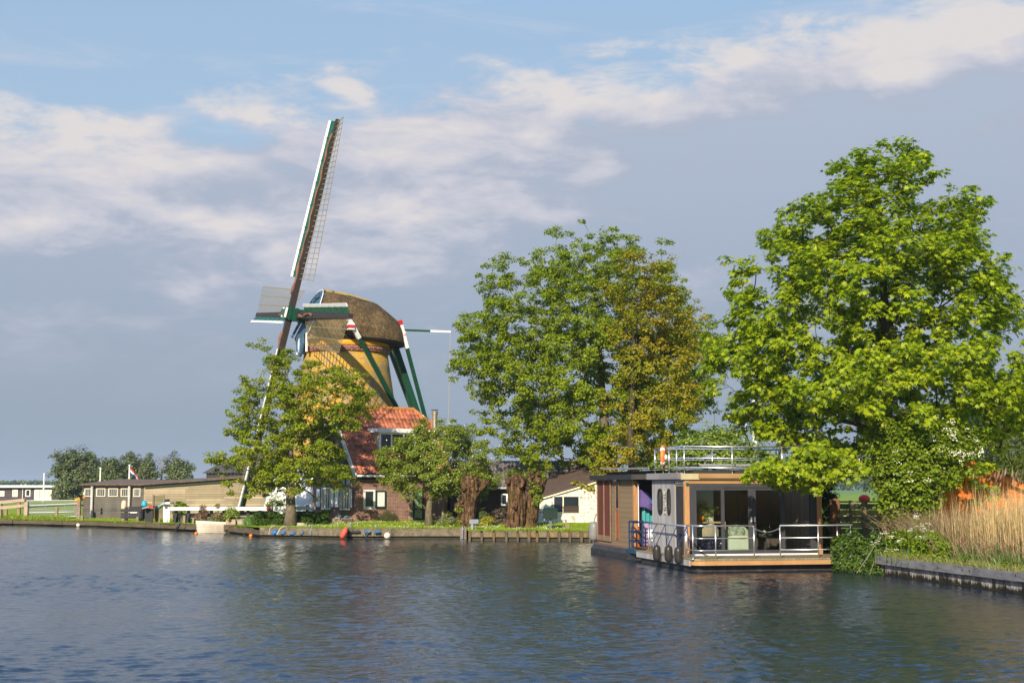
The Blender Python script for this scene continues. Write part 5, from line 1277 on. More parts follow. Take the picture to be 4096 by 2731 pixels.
# rear cabin
YR = T3_
MB().box(0, .1, T2_+.141, YR, BDK-.02, RT-.17).build('rear_side_wall', TAUPE, BOAT)
MB().box(BW-.1, BW, T2_, YR, BDK, RT-.17).build('rear_side_wall', TAUPE, BOAT)
MB().box(.1, BW-.1, YR-.1, YR, BDK, RT-.17).build('rear_end_wall', TAUPE, BOAT)
MB().box(-.22, BW+.2, T2_-.35, YR+.4, RT-.17, RT+.02).build('rear_roof', FASC, BOAT)
MB().box(-.16, BW+.1, T1_+.16, T2_-.352, RT-.17, RT+.01).build('link_roof', TAUPEF, BOAT)
SH = MB().box(-.035, .0, fy_(2444), fy_(2394), bzv(2153,8), bzv(1914,8)).build('shutters', REDW, BOAT)
mb = MB()
for q in (2393.5, 2419, 2445): y = fy_(q); mb.box(-.06, -.036, y-.05, y+.05, bzv(2168,8), bzv(1910,8))
y0_, y1_ = fy_(2445), fy_(2393.5); mb.box(-.055, -.036, y0_, y1_, bzv(2168,8), bzv(2146,8)); mb.box(-.055,-.036,y0_,y1_,bzv(1921,8),bzv(1911,8)); mb.build('frame', M('taupe_frame', (.26,.17,.1), .5), SH)
SL = MB().box(-.03, 0, fy_(2478), fy_(2466), bzv(2155,7.5), bzv(1920,7.5)).build('slit_window', TEAKRED, BOAT)
MB().box(-.04, -.031, fy_(2478)+.03, fy_(2466)-.03, bzv(2030,7.5), bzv(1925,7.5)).build('pane', PANE, SL)
mb = MB(); mb.box(-.05,-.031,fy_(2478)-.05,fy_(2478),bzv(2160,7.5),bzv(1918,7.5)); mb.box(-.05,-.031,fy_(2466),fy_(2466)+.05,bzv(2160,7.5),bzv(1918,7.5)); mb.box(-.05,-.041,fy_(2478),fy_(2466),bzv(2040,7.5),bzv(2031,7.5)); mb.build('frame', MATS['taupe_frame'], SL)
MB().lathe([(.03,0),(.09,.02),(.11,.12),(.10,.2)], (-.1,fy_(2472),bzv(1928,7.5)), 14).build('wall_lamp', STEEL, BOAT, True)
MB().box(-.1, .06, T2_-.1, YR+.25, BDK-.17, BDK-.0).build('rear_sill', M('mauve_brown_sill', (.17,.10,.085), .6, 0, .25, 3, .1), BOAT)
# roof terrace: coaming, solar panels, dish, rails
MB().box(.5, BW-.25, .5, T1_-.2, RT-.02, RT+.12).build('coaming', FASC, BOAT)
MB().box(.3, BW-.3, T2_-.8, YR-.3, RT+.02, RT+.15).build('roof_box', FASC, BOAT)
for k in range(5):
    y = 3.9+k*1.25; MB().box(.05, BW-.6, y, y+1.2, RT+.21+.012*k, RT+.25+.012*k).build('solar_panel', M('solar_panel_glass', (.02,.025,.04), .15), BOAT)
    o = MB().box(.0, .049, y, y+1.2, RT+.2+.012*k, RT+.26+.012*k).build('solar_edge', GALV, BOAT.children[-1])
MB().box(.9, BW-1.2, .9, 2.9, RT+.28, RT+.32).build('solar_panel', MATS['solar_panel_glass'], BOAT)
o = MB().box(.85, BW-1.15, .85, .9, RT+.26, RT+.33).build('solar_edge', GALV, BOAT.children[-1])
MB().prism([(1.45,2.2,RT+.50),(1.95,2.2,RT+.68),(1.95,2.8,RT+.68),(1.45,2.8,RT+.5)], (.0,0,.03)).tube([(1.6,2.4,RT+.1),(1.6,2.4,RT+.55)], .02, 6).build('flat_antenna', GALV, BOAT)
for x in (1.25, 1.5): MB().tube([(x,1.2,RT+.1),(x,1.2,RT+.34)], .03, 8).build('blue_vent_pipe', M('blue_pipe', (.02,.08,.3), .4), BOAT)
RTOP = bzv(1784); Hr = RTOP-RT
def rail(path, posts, z0, hs, name, rr=.028, close=None):
    T_ = MB(); mb = T_
    for hgt in hs: mb.tube([V((x,y,z0+hgt)) for x, y in path], rr if hgt == max(hs) else rr*.72, 8)
    R = mb.build(name, STEEL, BOAT, True)
    for x, y in posts: MB().tube([(x,y,z0-.02),(x,y,z0+max(hs))], rr*.85, 8).lathe([(rr*2,0),(rr*2,.015)], (x,y,z0-.02), 10).build('rail_post', STEEL, R, True)
    return R
x0_, y0_, y1_ = .06, .12, T1_-.25
hs3 = [Hr, Hr*.57, Hr*.22]; XE = BW-.1
rail([(x0_,y1_),(x0_,y0_),(XE,y0_),(XE,y1_),(x0_,y1_)], [(x0_,y1_),(x0_,y0_),(fx_(2936),y0_),(fx_(3136),y0_),(XE,y0_),(fx_(2851,y1_),y1_),(fx_(3039,y1_),y1_),(fx_(3107,y1_),y1_),(XE,y1_),(x0_,.9),(x0_,1.7),(x0_,2.35)], RT, hs3, 'roof_rail')
# terrace rails
DT = bzv(2103, FY+.12)-BDK; hd = [DT, DT*.62, DT*.25]
yl = FY+.16; xa, xb = XD0+.16, XD1-.16
def rail2(path, posts, end):
    rail(path, posts, BDK, hd, 'terrace_rail')
def arc(cx, cy, r, a0, a1): return [(cx+r*math.cos(math.radians(a0+(a1-a0)*i/5)), cy+r*math.sin(math.radians(a0+(a1-a0)*i/5))) for i in range(6)]
xg0, xg1 = fx_(3012, yl), fx_(3116, yl)
rail2([(xa,-.95)]+arc(xa+.25,yl+.25,.25,180,270)+[(xg0,yl)], [(xa,-.95),(fx_(2768,yl),yl),(fx_(2859,yl),yl),(xg0,yl)], 0)
rail2([(xg1,yl)]+arc(xb-.25,yl+.25,.25,270,360)+[(xb,-.6)], [(xg1,yl),(fx_(3268,yl),yl),(xb,yl+.3),(xb,-.6)], 0)
mb = MB()
for i in range(24):
    u0, u1 = i/24, (i+1)/24
    f = lambda u: V((xg0+u*(xg1-xg0), yl, BDK+DT*.93-.13*(1-(2*u-1)**2)))
    mb.tube([f(u0), f(u1+.005)], .017 if i % 2 else .011, 6)
mb.build('chain', STEEL, BOAT)
ysr0, ysr1 = fy_(2739, -.3), fy_(2592, -.3)
rail([(-.3,ysr1),(-.3,ysr0)], [(-.3,ysr1-.25),(-.3,ysr0)], BDK, [bzv(2090,ysr1)-BDK], 'side_rail')
rail([(-.3,ysr1),(.0,ysr1),], [(-.3,ysr1)], BDK, [.95,.62,.3], 'recess_rail')
NAVY = M('navy_blue_rail', (.012,.026,.09), .4, 0, .2, 3, 0)
mb = MB(); yb0, yb1 = T1_+.35, T2_-.08
for z in (.98,.62,.28): mb.tube([(.35,yb1,BDK+z),(-.22,yb1,BDK+z),(-.22,yb0,BDK+z),(.6,yb0,BDK+z)], .03, 8)
for y in (yb0, yb1-.5, yb1): mb.tube([(-.22,y,BDK-.05),(-.22,y,BDK+.98)], .03, 8)
mb.build('blue_rail', NAVY, BOAT)
MB().box(-.3, .3, T2_-.95, T2_+.12, BDK-.16, BDK-.02).build('blue_gunwale', M('dark_blue_gunwale', (.012,.06,.11), .4), BOAT)
# things carried by the boat
def bworld(x, y, z): return A0+BU*x+BV*y+V((0,0,z))
FLG = M('purple_flag_cloth', (.09,.06,.19), .75, 0, .3, 3, 0); 
fb = bworld(.06, yb1-.25, BDK+.9)
T = thing('purple_flag', 'purple flag with a blue disc on a white staff at the blue rail', 'flag', fb, BA)
fz = bzv(1940, 5)-BDK-.9
MB().tube([(0,0,-.1),(0,0,fz)], .018, 8).ball((0,0,fz+.02), .04, 8, 6).build('staff', WHITE, T)
MB().grid(lambda u, v: V((.02+u*.72, -.03-u*.15+.06*math.sin(u*9+v), fz-.15-v*(.66-.2*u)-u*.34+.04*math.sin(u*7))), 24, 14).build('cloth', FLG, T, True, thick=.006)
MB().grid(lambda u, v: V((.02+.72*(.62+.13*math.cos(6.283*u)*v), -.20-.05*v, fz-.15-.36-.06+.10*math.sin(6.283*u)*v)), 20, 3).build('disc', M('flag_blue_disc', (.03,.18,.42), .7), T)
T = thing('purple_banner', 'purple banner with a white oval hung over the blue rail of the houseboat', 'banner', bworld(-.27, T1_+.75, BDK+.95), BA)
MB().grid(lambda u, v: V((.2+u*.6, .02*math.sin(u*12), -v*.82)), 16, 8).build('cloth', M('mauve_banner_cloth', (.3,.22,.33), .8, 0, .25, 3, 0), T, True, thick=.006)
MB().grid(lambda u, v: V((.6+.16*math.cos(6.283*u)*v, -.03, -.4+.33*math.sin(6.283*u)*v)), 20, 3).build('white_oval', M('pale_ice_blue', (.6,.75,.8), .7), T)
DARKF = M('bronze_grey_fender', (.032,.028,.025), .35, 0, .15, 3, 0); SILF = M('silver_grey_fender', (.20,.195,.185), .4, 0, .1, 3, 0)
gfn = 'dark fenders hung from the houseboat side rail'
for px, yt, yb_, lab in ((2624,2172,2250,'dark grey fender hanging below the portholes, furthest from the terrace'),(2671,2173,2254,'middle one of the three dark fenders on the houseboat side'),(2710,2178,2261,'dark grey fender hanging nearest the terrace corner')):
    y = fy_(px, -.62); q = bworld(-.62, y, 0); zt, zb = P(px, yt, q.y).z, P(px, yb_, q.y).z
    T = hang(px, yt, yb_, q.y, .27, DARKF, 'fender', lab, 'fender', loc=V((q.x, q.y, zb)), group=gfn)
    dx = bworld(-.3, y+.05, 0)-q
    mb = MB(); mb.tube([(0,0,zt-zb-.03), V((dx.x, dx.y, BDK+DT*.98-zb))], .014, 6).tube([V((dx.x,dx.y,BDK+DT*.98-zb)), V((dx.x+.03,dx.y-.03,BDK+.3-zb)), V((dx.x+.06,dx.y-.03,BDK+.7-zb))], .012, 6); mb.build('rope', BLUEROPE, T)
q = bworld(-.42, T3_+.25, 0)
T = hang(2373, 2078, 2170, q.y, .42, SILF, 'fender', 'large silver grey fender at the rear left corner of the houseboat', 'fender', loc=V((P(2373,2170,q.y).x, q.y, P(2373,2170,q.y).z)), tilt=.06, rope=(.15,.35))
q = bworld(XD1+.16, -1.0, .3)
hang(3342, 2185, 2232, q.y, .3, BLKF, 'fender', 'black fender half hidden between the terrace and the ivy', 'fender', loc=q)
T = thing('lifebuoy', 'orange lifebuoy with white bands hung on the roof rail', 'lifebuoy', bworld(-.02, fy_(2655), (bzv(1789,2.4)+bzv(1865,2.4))/2), BA)
ORG = M('lifebuoy_orange', (.85,.17,.02), .45, 0, .08, 3, 0)
def torus(a0, a1, r, R=.29, n=24):
    return [(math.sin(0)*0-.02*0, R*math.cos(a0+(a1-a0)*i/n), R*1.0*math.sin(a0+(a1-a0)*i/n)) for i in range(n+1)]
T.rotation_euler = (0, 0, BA-.35)
MB().tube(torus(0, 2*math.pi, 0), .085, 12, False).build('ring', ORG, T, True)
for k in range(4): MB().tube(torus(k*math.pi/2+.6, k*math.pi/2+.9, 0, n=5), .089, 12).build('band', WHITE, T, True)
mb = MB(); mb.tube([(-.02,.4*math.cos(a/12*6.283),.40*math.sin(a/12*6.283)-.03*(a%3)) for a in range(13)], .012, 6); mb.build('cord', MATS['pale_cord'], T)
T = thing('rail_lamp', 'white round lamp on the roof rail just right of the lifebuoy', 'lamp', bworld(-.03, fy_(2663), bzv(1829,2.2)), BA); MB().ball((0,0,0), .11, 14, 10).build('globe', WHITE, T, True); MB().tube([(0,0,0),(.08,0,0)], .03, 8).build('bracket', STEEL, T)
# inside the front cabin
MB().box(.25, fx_(2740+428/3.794, 1.6), 1.6, 1.7, BDK+.06, RT-.2).build('partition', SAGE, BOAT)
MB().box(.5, BW-.2, 3.0, 3.1, BDK+.06, RT-.2).build('cupboards', planks('dark_cupboard_doors', (.07,.055,.04), .6, True, 9, .15, gap=.03), BOAT)
PALEG = M('pale_green_fabric', (.40,.47,.36), .9, 0, .1, 4, .05, 60)
def inside(px, yl): return bworld(fx_(px, yl), yl, BDK+.06)
T = thing('armchair', 'pale green rounded armchair behind the glass doors', 'armchair', inside(2947, .9), BA)
MB().prism([(-.46,-.35,.0),(-.38,-.35,0),(-.33,-.35,.1),(.33,-.35,.1),(.38,-.35,0),(.46,-.35,0),(.46,-.35,.46),(-.46,-.35,.46)], (0,.7,0)).build('base', PALEG, T)
MB().ball((0,.12,.55), .48, 20, 12, (1,.5,.75)).build('backrest', PALEG, T, True); MB().ball((0,-.18,.5), .42, 18, 10, (1,.6,.16)).build('seat', M('cream_green_cushion', (.55,.58,.42), .9), T, True)
MB().ball((-.1,-.12,.68), .33, 16, 10, (1,.3,.6)).build('cushion', M('leaf_print_cushion', (.22,.27,.2), .9, 0, .9, 6, 0), T, True)
T = thing('dining_chair', 'beige shell chair behind the left pane', 'chair', inside(2840, 1.1), BA)
MB().grid(lambda u, v: V((-.32+.64*u*(1), -.15*math.cos((u-.5)*3)+.1, .45+v*.5*(1-.5*(2*u-1)**2))), 14, 8).build('shell', M('beige_shell', (.3,.26,.17), .8), T, True, thick=.03)
for x in (-.2,.2):
    for y in (-.15,.2): MB().tube([(x*1.2,y*1.2,0),(x,y,.45)], .015, 6).build('leg', BLACKP, T)
T = thing('foil_wrapped_stack', 'crumpled silver and navy foil wrapped bundle on the floor behind the left pane', 'bundle', inside(2838, .55), BA)
def crumple(u, v):
    x = -.46+.92*u; z = .02+.52*v; return V((x, .12*mnoise.noise(V((u*9, v*7, 1)))+.06*mnoise.noise(V((u*25, v*20, 4))), z))
MB().grid(crumple, 40, 30).build('foil', M('navy_foil', (.12,.13,.2), .12, .9, .8, 3, .3, 12), T); MB().box(-.4,.4,.15,.5,0,.48).build('bundle', BLACKP, T)
T = thing('side_table', 'small dark table behind the second glass door', 'table', inside(3056, 1.0), BA); MB().lathe([(.36,.5),(.36,.53)], n=24).build('table_top', BLACKP, T); MB().tube([(0,0,0),(0,0,.5)], .04, 8).build('leg', BLACKP, T)
T = thing('candle', 'thick pale candle on the small dark table', 'candle', inside(3055, .95)+V((0,0,.535)), BA); MB().lathe([(.045,0),(.045,.17),(.01,.175)], n=12).build('wax', CREAM, T, True)
for px in (3040, 3074): T = thing('bowl', 'pale green dish on the dark table, '+('left' if px < 3050 else 'right')+' of the candle', 'bowl', inside(px, .92)+V((0,0,.535)), BA); MB().lathe([(.05,0),(.11,.05),(.10,.05),(.04,.012)], n=14).build('dish', PALEG, T, True)
T = thing('shelf', 'low wooden shelf behind the left pane', 'shelf', inside(2838, 1.45), BA); MB().box(-.5,.5,-.15,.15,.95,1.0).box(-.5,-.45,-.15,.15,0,.95).box(.45,.5,-.15,.15,0,.95).build('boards', M('light_oak', (.35,.24,.12), .6), T)
T = thing('potted_fern', 'green fern in an orange pot behind the left pane', 'potted plant', inside(2800, 1.35)+V((0,0,1.0)), BA); MB().lathe([(.09,0),(.15,.1),(.14,.19),(.11,.2)], n=16).build('pot', M('orange_pot', (.5,.2,.01), .4), T, True)
g_ = np.random.default_rng(3); cp = g_.normal(0, 1, (40, 3))*np.array((.17,.12,.15))+np.array((.06,0,.42)); clump_leaves('foliage', cp, .1, 14, .11, 'long', L_APPLE, T, seed=9, centre=(0,0,.2))
# mooring rope to the bank
o = MB().tube([(0,0,0), V((.45,.0,.06)), V((1.0,.1,.28))], .022, 8).build('mooring_rope', ROPE); o.location = bworld(xb, yl+.3, BDK+.3); tag(o, 'pale mooring rope running from the terrace rail to the ivy bank', 'rope')
# ------------------------------------------------------------------ trees
def tp(lst): return [tuple(P(a, b, c)) if len(l) == 3 else l for l in lst for a, b, c in [l]]
# oak on the lawn in front of the mill
b = PX(1163, 73.3); YA = 73.3
rowsA = [(1372,1030,1075),(1415,1010,1160),(1440,1010,1300),(1490,1000,1420),(1540,965,1490),(1620,945,1495),(1700,905,1420),(1780,855,1385),(1840,836,1400),(1900,895,1410),(1945,990,1350),(1975,1010,1300)]
tree('oak_tree', 'young oak with loose yellow green crown on the lawn in front of the windmill', b, rowsA, YA, .75, (230,5,.75,.85), .46, .28, 55, .115, 'oak', L_SMALL, BARK,
     [(b.x,YA,b.z-.2),(b.x+.02,YA,b.z+.9),(b.x-.04,YA,b.z+2.0),(b.x+.0,YA,b.z+3.2),(b.x-.15,YA+.1,b.z+4.6),(b.x+.1,YA,b.z+6.2),(b.x+.3,YA,b.z+7.6)], .31, .07, seed=3, flat=.5)
# big oak
YB = 78; b = PX(2418, YB); b.z = .6
rowsB = [(880,2240,2310),(915,2200,2530),(960,2190,2560),(1010,2010,2620),(1100,1945,2710),(1180,1925,2760),(1250,1850,2800),(1290,1795,2830),(1370,1800,2870),(1460,1815,2890),(1560,1815,2900),(1620,1850,2910),(1700,1940,2880),(1780,1960,2900),(1830,2010,2900),(1870,2050,2880)]
tree('oak_tree', 'large fresh green oak, the tall tree in the middle behind the pollard willows', b, rowsB, YB, .62, 760, .55, .62, 125, .155, 'oak', L_OAK, BARK,
     [(b.x,YB,.3),(b.x+.05,YB,2.2),(b.x-.1,YB,4.2),(b.x,YB+.1,6.5),(b.x-.15,YB,9.0),(b.x-.3,YB,11.5),(b.x-.5,YB,14.0)], .42, .08, seed=8, flat=.6, rise=None) if False else None
T_, clB = tree('oak_tree', 'large fresh green oak, the tall tree in the middle behind the pollard willows', b, rowsB, YB, .62, (360,8,1.05,.85), .72, .33, 60, .135, 'oak', L_OAK, BARK,
     [(b.x,YB,.3),(b.x+.05,YB,2.2),(b.x-.1,YB,4.2),(b.x,YB+.1,6.5),(b.x-.15,YB,9.0),(b.x-.3,YB,11.5),(b.x-.5,YB,14.0)], .42, .08, seed=8, flat=.6)
# yellow leaved oak in front of it
YC = 73.2; b = PX(2528, YC); b.z = .6
rowsC = [(955,2570,2600),(1040,2480,2640),(1140,2450,2720),(1260,2440,2780),(1400,2430,2800),(1550,2440,2810),(1680,2440,2780),(1780,2400,2690),(1860,2360,2640),(1920,2310,2600),(1960,2300,2400)]
tree('oak_tree', 'oak with bronze yellow young leaves in front of the large green oak', b, rowsC, YC, .6, (120,6,.85,.9), .62, .32, 48, .125, 'oak', L_YEL, BARKD,
     [(b.x,YC,.3),(b.x+.03,YC,3),(b.x-.05,YC,5.5),(b.x+.1,YC,8),(b.x+.2,YC,11),(b.x+.3,YC,13)], .26, .06, seed=21, flat=.65)
# maple above the houseboat
YM = 46.5; b = PX(3560, YM); b.z = .5
rowsM = [(580,3505,3560),(615,3410,3640),(650,3390,3740),(700,3380,3765),(760,3220,3770),(820,3130,3890),(900,3095,3930),(960,2990,3930),(1040,2960,3980),(1080,2865,4010),(1130,2890,4050),(1190,2980,4060),(1260,2910,4080),(1330,2860,4060),(1420,2800,4100),(1520,2790,4250),(1600,2860,4300),(1680,2900,4250),(1760,3050,3900),(1830,3060,3800)]
g = np.random.default_rng(5); ex_ = []
for px, py, n in ((3060,1880,12),(3120,1905,10),(3190,1900,12),(3160,1870,12),(3250,1860,16),(3270,1920,8),(3330,1890,14),(3120,1860,6),(3210,1935,4),(3020,1895,4),(3420,1880,14),(3350,1830,12),(3200,1810,14),(3270,1790,14)):
    for _ in range(n):
        p = P(px+g.normal(0, 26), py+g.normal(0, 16), 42.3+g.uniform(-.5, 1.5)); ex_.append(tuple(p))
tree('maple_tree', 'tall maple with layered bright green leaves overhanging the houseboat', b, rowsM, YM, .85, (380,7,.80,.85), .52, .30, 31, .15, 'maple', L_MAPLE, BARKD,
     [(b.x,YM,.2),(b.x-.05,YM,1.8),(b.x+.05,YM,3.2),(b.x-.05,YM,5.0),(b.x+.1,YM,7.0),(b.x,YM,9.2),(b.x-.05,YM,11.5),(b.x-.1,YM,13.2)], .34, .05, seed=31, flat=.6, up=1.0, droop=.4, sv=.45, extra=np.array(ex_), spread=.45)
# fruit tree in front of the house
YD = 72.8; b = PX(1716, YD)
rowsD = [(1690,1705,1765),(1725,1640,1905),(1765,1570,1930),(1800,1520,1950),(1840,1497,1975),(1880,1520,1985),(1920,1545,1985),(1950,1590,1975),(1975,1640,1930)]
T_, cl = tree('fruit_tree', 'low spreading fruit tree with white blossom in front of the house door', b, rowsD, YD, .7, (150,5,.6,.8), .40, .27, 80, .10, 'leaf', L_APPLE, BARK,
     [(b.x+.05,YD,b.z-.2),(b.x-.02,YD,b.z+.7),(b.x+.06,YD,b.z+1.5),(b.x+.1,YD,b.z+2.1)], .21, .12, seed=41, flat=.6)
i = g.integers(0, len(cl), 420); pp = cl[i]+g.normal(0, .3, (420, 3))-np.array(b)+np.array((0,-.25,.1))
leaves('blossom', pp, g.normal(0, .5, (420, 3))+np.array((-.4,-.7,.5)), g.normal(0, 1, (420, 3)), .05*g.uniform(.6, 1.5, 420), 'flower', BLOSSOM, T_)
o = MB().tube([(0,0,-.3),(.02,0,1.6),(-.02,0,2.6)], [.1,.09,.07], 8).build('wooden_prop', STAKE); o.location = PX(1773, 73.6); tag(o, 'grey timber prop under the right side of the fruit tree', 'prop')
# pollard willows
def willowbark():
    m, t, out = nt('willow_bark'); h = N(t); o = h.obj()
    n1 = h.noise(h.mapv(o, (3.4, 3.4, .55)), 2.6, 7, .72, .7); n2 = h.noise(o, 3.2, 6, .7); n3 = h.noise(o, 1.2, 5, .7)
    f = h.math('ADD', h.math('MULTIPLY', n1, .65), h.math('MULTIPLY', n2, .35))
    c = h.ramp(f, [(.38, (.010,.007,.005)), (.46, (.05,.03,.016)), (.54, (.16,.09,.045)), (.64, (.34,.20,.10))])
    c = h.mix(h.ramp(n3, [(.5, 0.0), (.62, .55)]), c, (.085,.085,.018))
    h.bsdf(out, c, .95, 0, h.bump(f, 1.0, .16), .1); return m
WB = willowbark()
def gnarl(path, radii, seed, nseg=64, n=40):
    mb = MB(); path = [V(p) for p in path]; vs = []
    for i in range(nseg+1):
        u = i/nseg*(len(path)-1); k = min(int(u), len(path)-2); f = u-k; f2 = f*f*(3-2*f)
        c = path[k].lerp(path[k+1], f); r = radii[k]+(radii[k+1]-radii[k])*f2
        for j in range(n):
            a = 2*math.pi*j/n; dr = V((math.cos(a), math.sin(a), 0))
            q = c+dr*r; rid = mnoise.noise(V((math.cos(a)*3.2, math.sin(a)*3.2, q.z*.55+seed)))*.26+mnoise.noise(V((math.cos(a)*9, math.sin(a)*9, q.z*.8+seed)))*.20+mnoise.noise(q*3.5+V((seed,0,0)))*.16
            vs.append(c+dr*r*(1+rid)+V((0,0,.06*mnoise.noise(q*3))))
    fs = [(i*n+j, i*n+(j+1)%n, (i+1)*n+(j+1)%n, (i+1)*n+j) for i in range(nseg) for j in range(n)]+[tuple(range(nseg*n, nseg*n+n))]
    return mb.add(vs, fs)
def pollard(label, b, stems, knobs, seed, sprouts):
    T = thing('pollard_willow', label, 'tree', b, 0, 'pollard willows'); mb = MB()
    for i, (pth, rad) in enumerate(stems):
        m2 = gnarl(pth, rad, seed+i*7); mb.add(m2.v, m2.f)
    r = random.Random(seed)
    for x, y, z, s in knobs:
        k0 = len(mb.v); mb.ball((x,y,z), s, 14, 10)
        for i in range(k0, len(mb.v)):
            p = V(mb.v[i]); d = p-V((x,y,z)); mb.v[i] = tuple(V((x,y,z))+d*(1+.75*mnoise.noise(p*7+V((seed,1,2)))))
        if r.random() < .7:
            d = V((r.uniform(-.5,.5), r.uniform(-.6,.2), r.uniform(.3,1))).normalized(); mb.tube([V((x,y,z)), V((x,y,z))+d*(s*1.9)], [s*.55,s*.4], 8)
    mb.build('trunk', WB, T, True)
    c = np.array(sprouts); clump_leaves('sprouts', c, .2, 55, .10, 'leaf', L_APPLE, T, seed=seed, up=.4, droop=-.4, centre=tuple(c.mean(0)-np.array((0,0,1))))
    return T
b1 = PX(1872, 70.7)
def rl(px, py, Y, b): return P(px, py, Y)-b
r = lambda px, py, dy=0: tuple(rl(px, py, 70.7+dy, b1))
kn = [(*r(1868+random.uniform(-26,60), 1935+random.uniform(-32,26), random.uniform(-.45,.2)), random.uniform(.07,.16)) for _ in range(44)]+[(*r(1832,2022,-.2), .2),(*r(1842,2012,-.25), .17),(*r(1828,2034,-.2), .12)]
pollard('gnarled pollard willow, the left of the two, with a forked head', b1, [([r(1868,2125), r(1866,2085), r(1874,2030), r(1884,1975), r(1882,1925), r(1880,1905)], [.62,.5,.40,.42,.52,.34]), ([r(1885,2010), r(1905,1975), r(1935,1940), r(1950,1915)], [.25,.24,.26,.2]), ([r(1862,2098), r(1848,2060,-.1), r(1838,2028,-.2)], [.26,.18,.17])],
    kn, 3, [r(1870+random.uniform(-40,90), 1905+random.uniform(-14,12)) for _ in range(22)]+[r(1838,2020,-.3), r(1845,2035,-.35), r(1832,2040,-.3)])
b2 = PX(2085, 69.6)
r = lambda px, py, dy=0: tuple(rl(px, py, 69.6+dy, b2))
kn = [(*r(2030+random.uniform(0,140), 1930+random.uniform(-35,30), random.uniform(-.5,.3)), random.uniform(.07,.16)) for _ in range(48)]+[(*r(2060,2028,-.5), .13)]
pollard('gnarled pollard willow with two trunks, the right one, in front of the white shed', b2, [([r(2060,2130), r(2062,2085), r(2068,2020), r(2066,1960), r(2064,1915), r(2060,1895)], [.58,.47,.44,.46,.50,.3]), ([r(2112,2125,.2), r(2118,2085,.2), r(2130,2020,.2), r(2148,1960,.2), r(2160,1915,.2), r(2160,1900,.2)], [.42,.36,.34,.36,.34,.22])],
    kn, 12, [r(2060+random.uniform(-30,120), 1898+random.uniform(-14,16)) for _ in range(18)]+[r(2140+random.uniform(-14,14),1975+random.uniform(-45,40),-.42) for _ in range(9)])
# background trees and bushes on the right
b = PX(2900, 60)
rowsG = [(1700,2860,2950),(1760,2740,3010),(1830,2660,3080),(1900,2600,3110),(1960,2580,3110)]
tree('bright_shrub', 'bright green bushy tree behind the roof terrace of the houseboat', b, rowsG, 62, .5, 150, .5, .55, 110, .14, 'leaf', L_BUSH, BARK, [(b.x,62,.3),(b.x,62,1.2),(b.x,62,2.2)], .12, .06, seed=51, cat='shrub')
b = PX(4060, 58)
rowsF = [(1555,3960,4200),(1620,3880,4300),(1700,3860,4300),(1800,3840,4300),(1900,3860,4300),(1980,3900,4300)]
tree('willow_tree', 'dense narrow leaved willow behind the orange hut at the right edge', b, rowsF, 58, .6, 330, .45, .5, 130, .17, 'long', L_WILLOW, BARKD, [(b.x,58,.3),(b.x,58,1.5),(b.x,58,3.0)], .2, .1, seed=61, flat=.9, droop=.1)
YH = 43.5; b = PX(3610, YH); b.z = .45
rowsH = [(1620,3610,3680),(1690,3510,3770),(1760,3470,3840),(1840,3440,3850),(1920,3480,3830),(1990,3520,3760),(2050,3530,3720),(2090,3540,3700)]
T_, cl = tree('hawthorn', 'hawthorn bush with white blossom behind the brambles on the right bank', b, rowsH, YH, .6, 230, .30, .34, 90, .10, 'oak', L_HAW, BARK, [(b.x,YH,.2),(b.x+.06,YH,1.2),(b.x-.02,YH,2.4),(b.x+.05,YH,3.8)], .075, .04, seed=71, cat='shrub')
blo = []
for px, py, n, s1, s2 in ((3800,1735,150,40,30),(3850,1800,150,38,16),(3760,1790,40,40,30),(3905,1760,60,20,12),(3570,1850,40,50,60),(3720,1880,60,50,45),(3600,2000,30,50,40)):
    for _ in range(n//9):
        q = P(px+g.normal(0, s1), py+g.normal(0, s2), YH-1.0+g.normal(0, .25))-b
        for _ in range(g.integers(4, 16)): blo.append(tuple(q+V((g.normal(0,.07), g.normal(0,.05), g.normal(0,.035)))))
blo = np.array(blo); leaves('blossom', blo, g.normal(0, .4, (len(blo), 3))+np.array((-.4,-.7,.5)), g.normal(0, 1, (len(blo), 3)), .032*g.uniform(.6, 1.5, len(blo)), 'flower', BLOSSOM, T_)
# foliage carrying that blossom
cl2 = np.array([tuple(P(px+g.normal(0, 35), py+g.normal(0, 30), YH-.8)) for px, py in ((3800,1745),(3850,1800),(3900,1760),(3770,1800),(3820,1850),(3720,1870)) for _ in range(9)])
clump_leaves('flowering_branches', cl2-np.array(b), .24, 55, .09, 'oak', L_HAW, T_, seed=77)
# clipped conifer column, stump, plank fence, red machine behind the boat
b = PX(3302, 49.5); b.z = .45
bush('conifer_column', 'dark clipped conifer column just right of the houseboat corner post', b, .30, .3, 2.6, 130, 60, .09, 'leaf', L_DARK, 81, rc=.16, box=True, cat='conifer')
b = PX(3338, 47.5); b.z = .4
T = thing('tree_stump', 'tall cut off red brown tree stump beside the houseboat', 'stump', b)
m2 = gnarl([(0,0,-.2),(0,0,.3),(0,0,.9),(.02,0,P(3338,1995,47.5).z-.45),(.02,0,P(3338,1992,47.5).z-.4)], [.26,.19,.18,.165,.05], 5, 30, 28); m2.build('trunk', barkmat('red_bark', (.24,.12,.065)), T, True)
b = PX(3400, 53); b.z = .45
T = thing('plank_fence', 'pale yellow and grey plank fence behind the tree stump', 'fence', b)
z = P(3400, 2003, 53).z-.45
for k in range(6): MB().box(-.7, 1.5, -.02, .02, .12+k*(z-.2)/6, .12+(k+.88)*(z-.2)/6).build('plank', M('pale_yellow_plank' if k % 2 == 0 else 'grey_plank', (.42,.36,.17) if k % 2 == 0 else (.24,.2,.15), .8, 0, .2, 4, .2), T)
MB().box(-.75, 1.5, -.06, .06, z-.06, z).build('top_rail', STAKE, T)
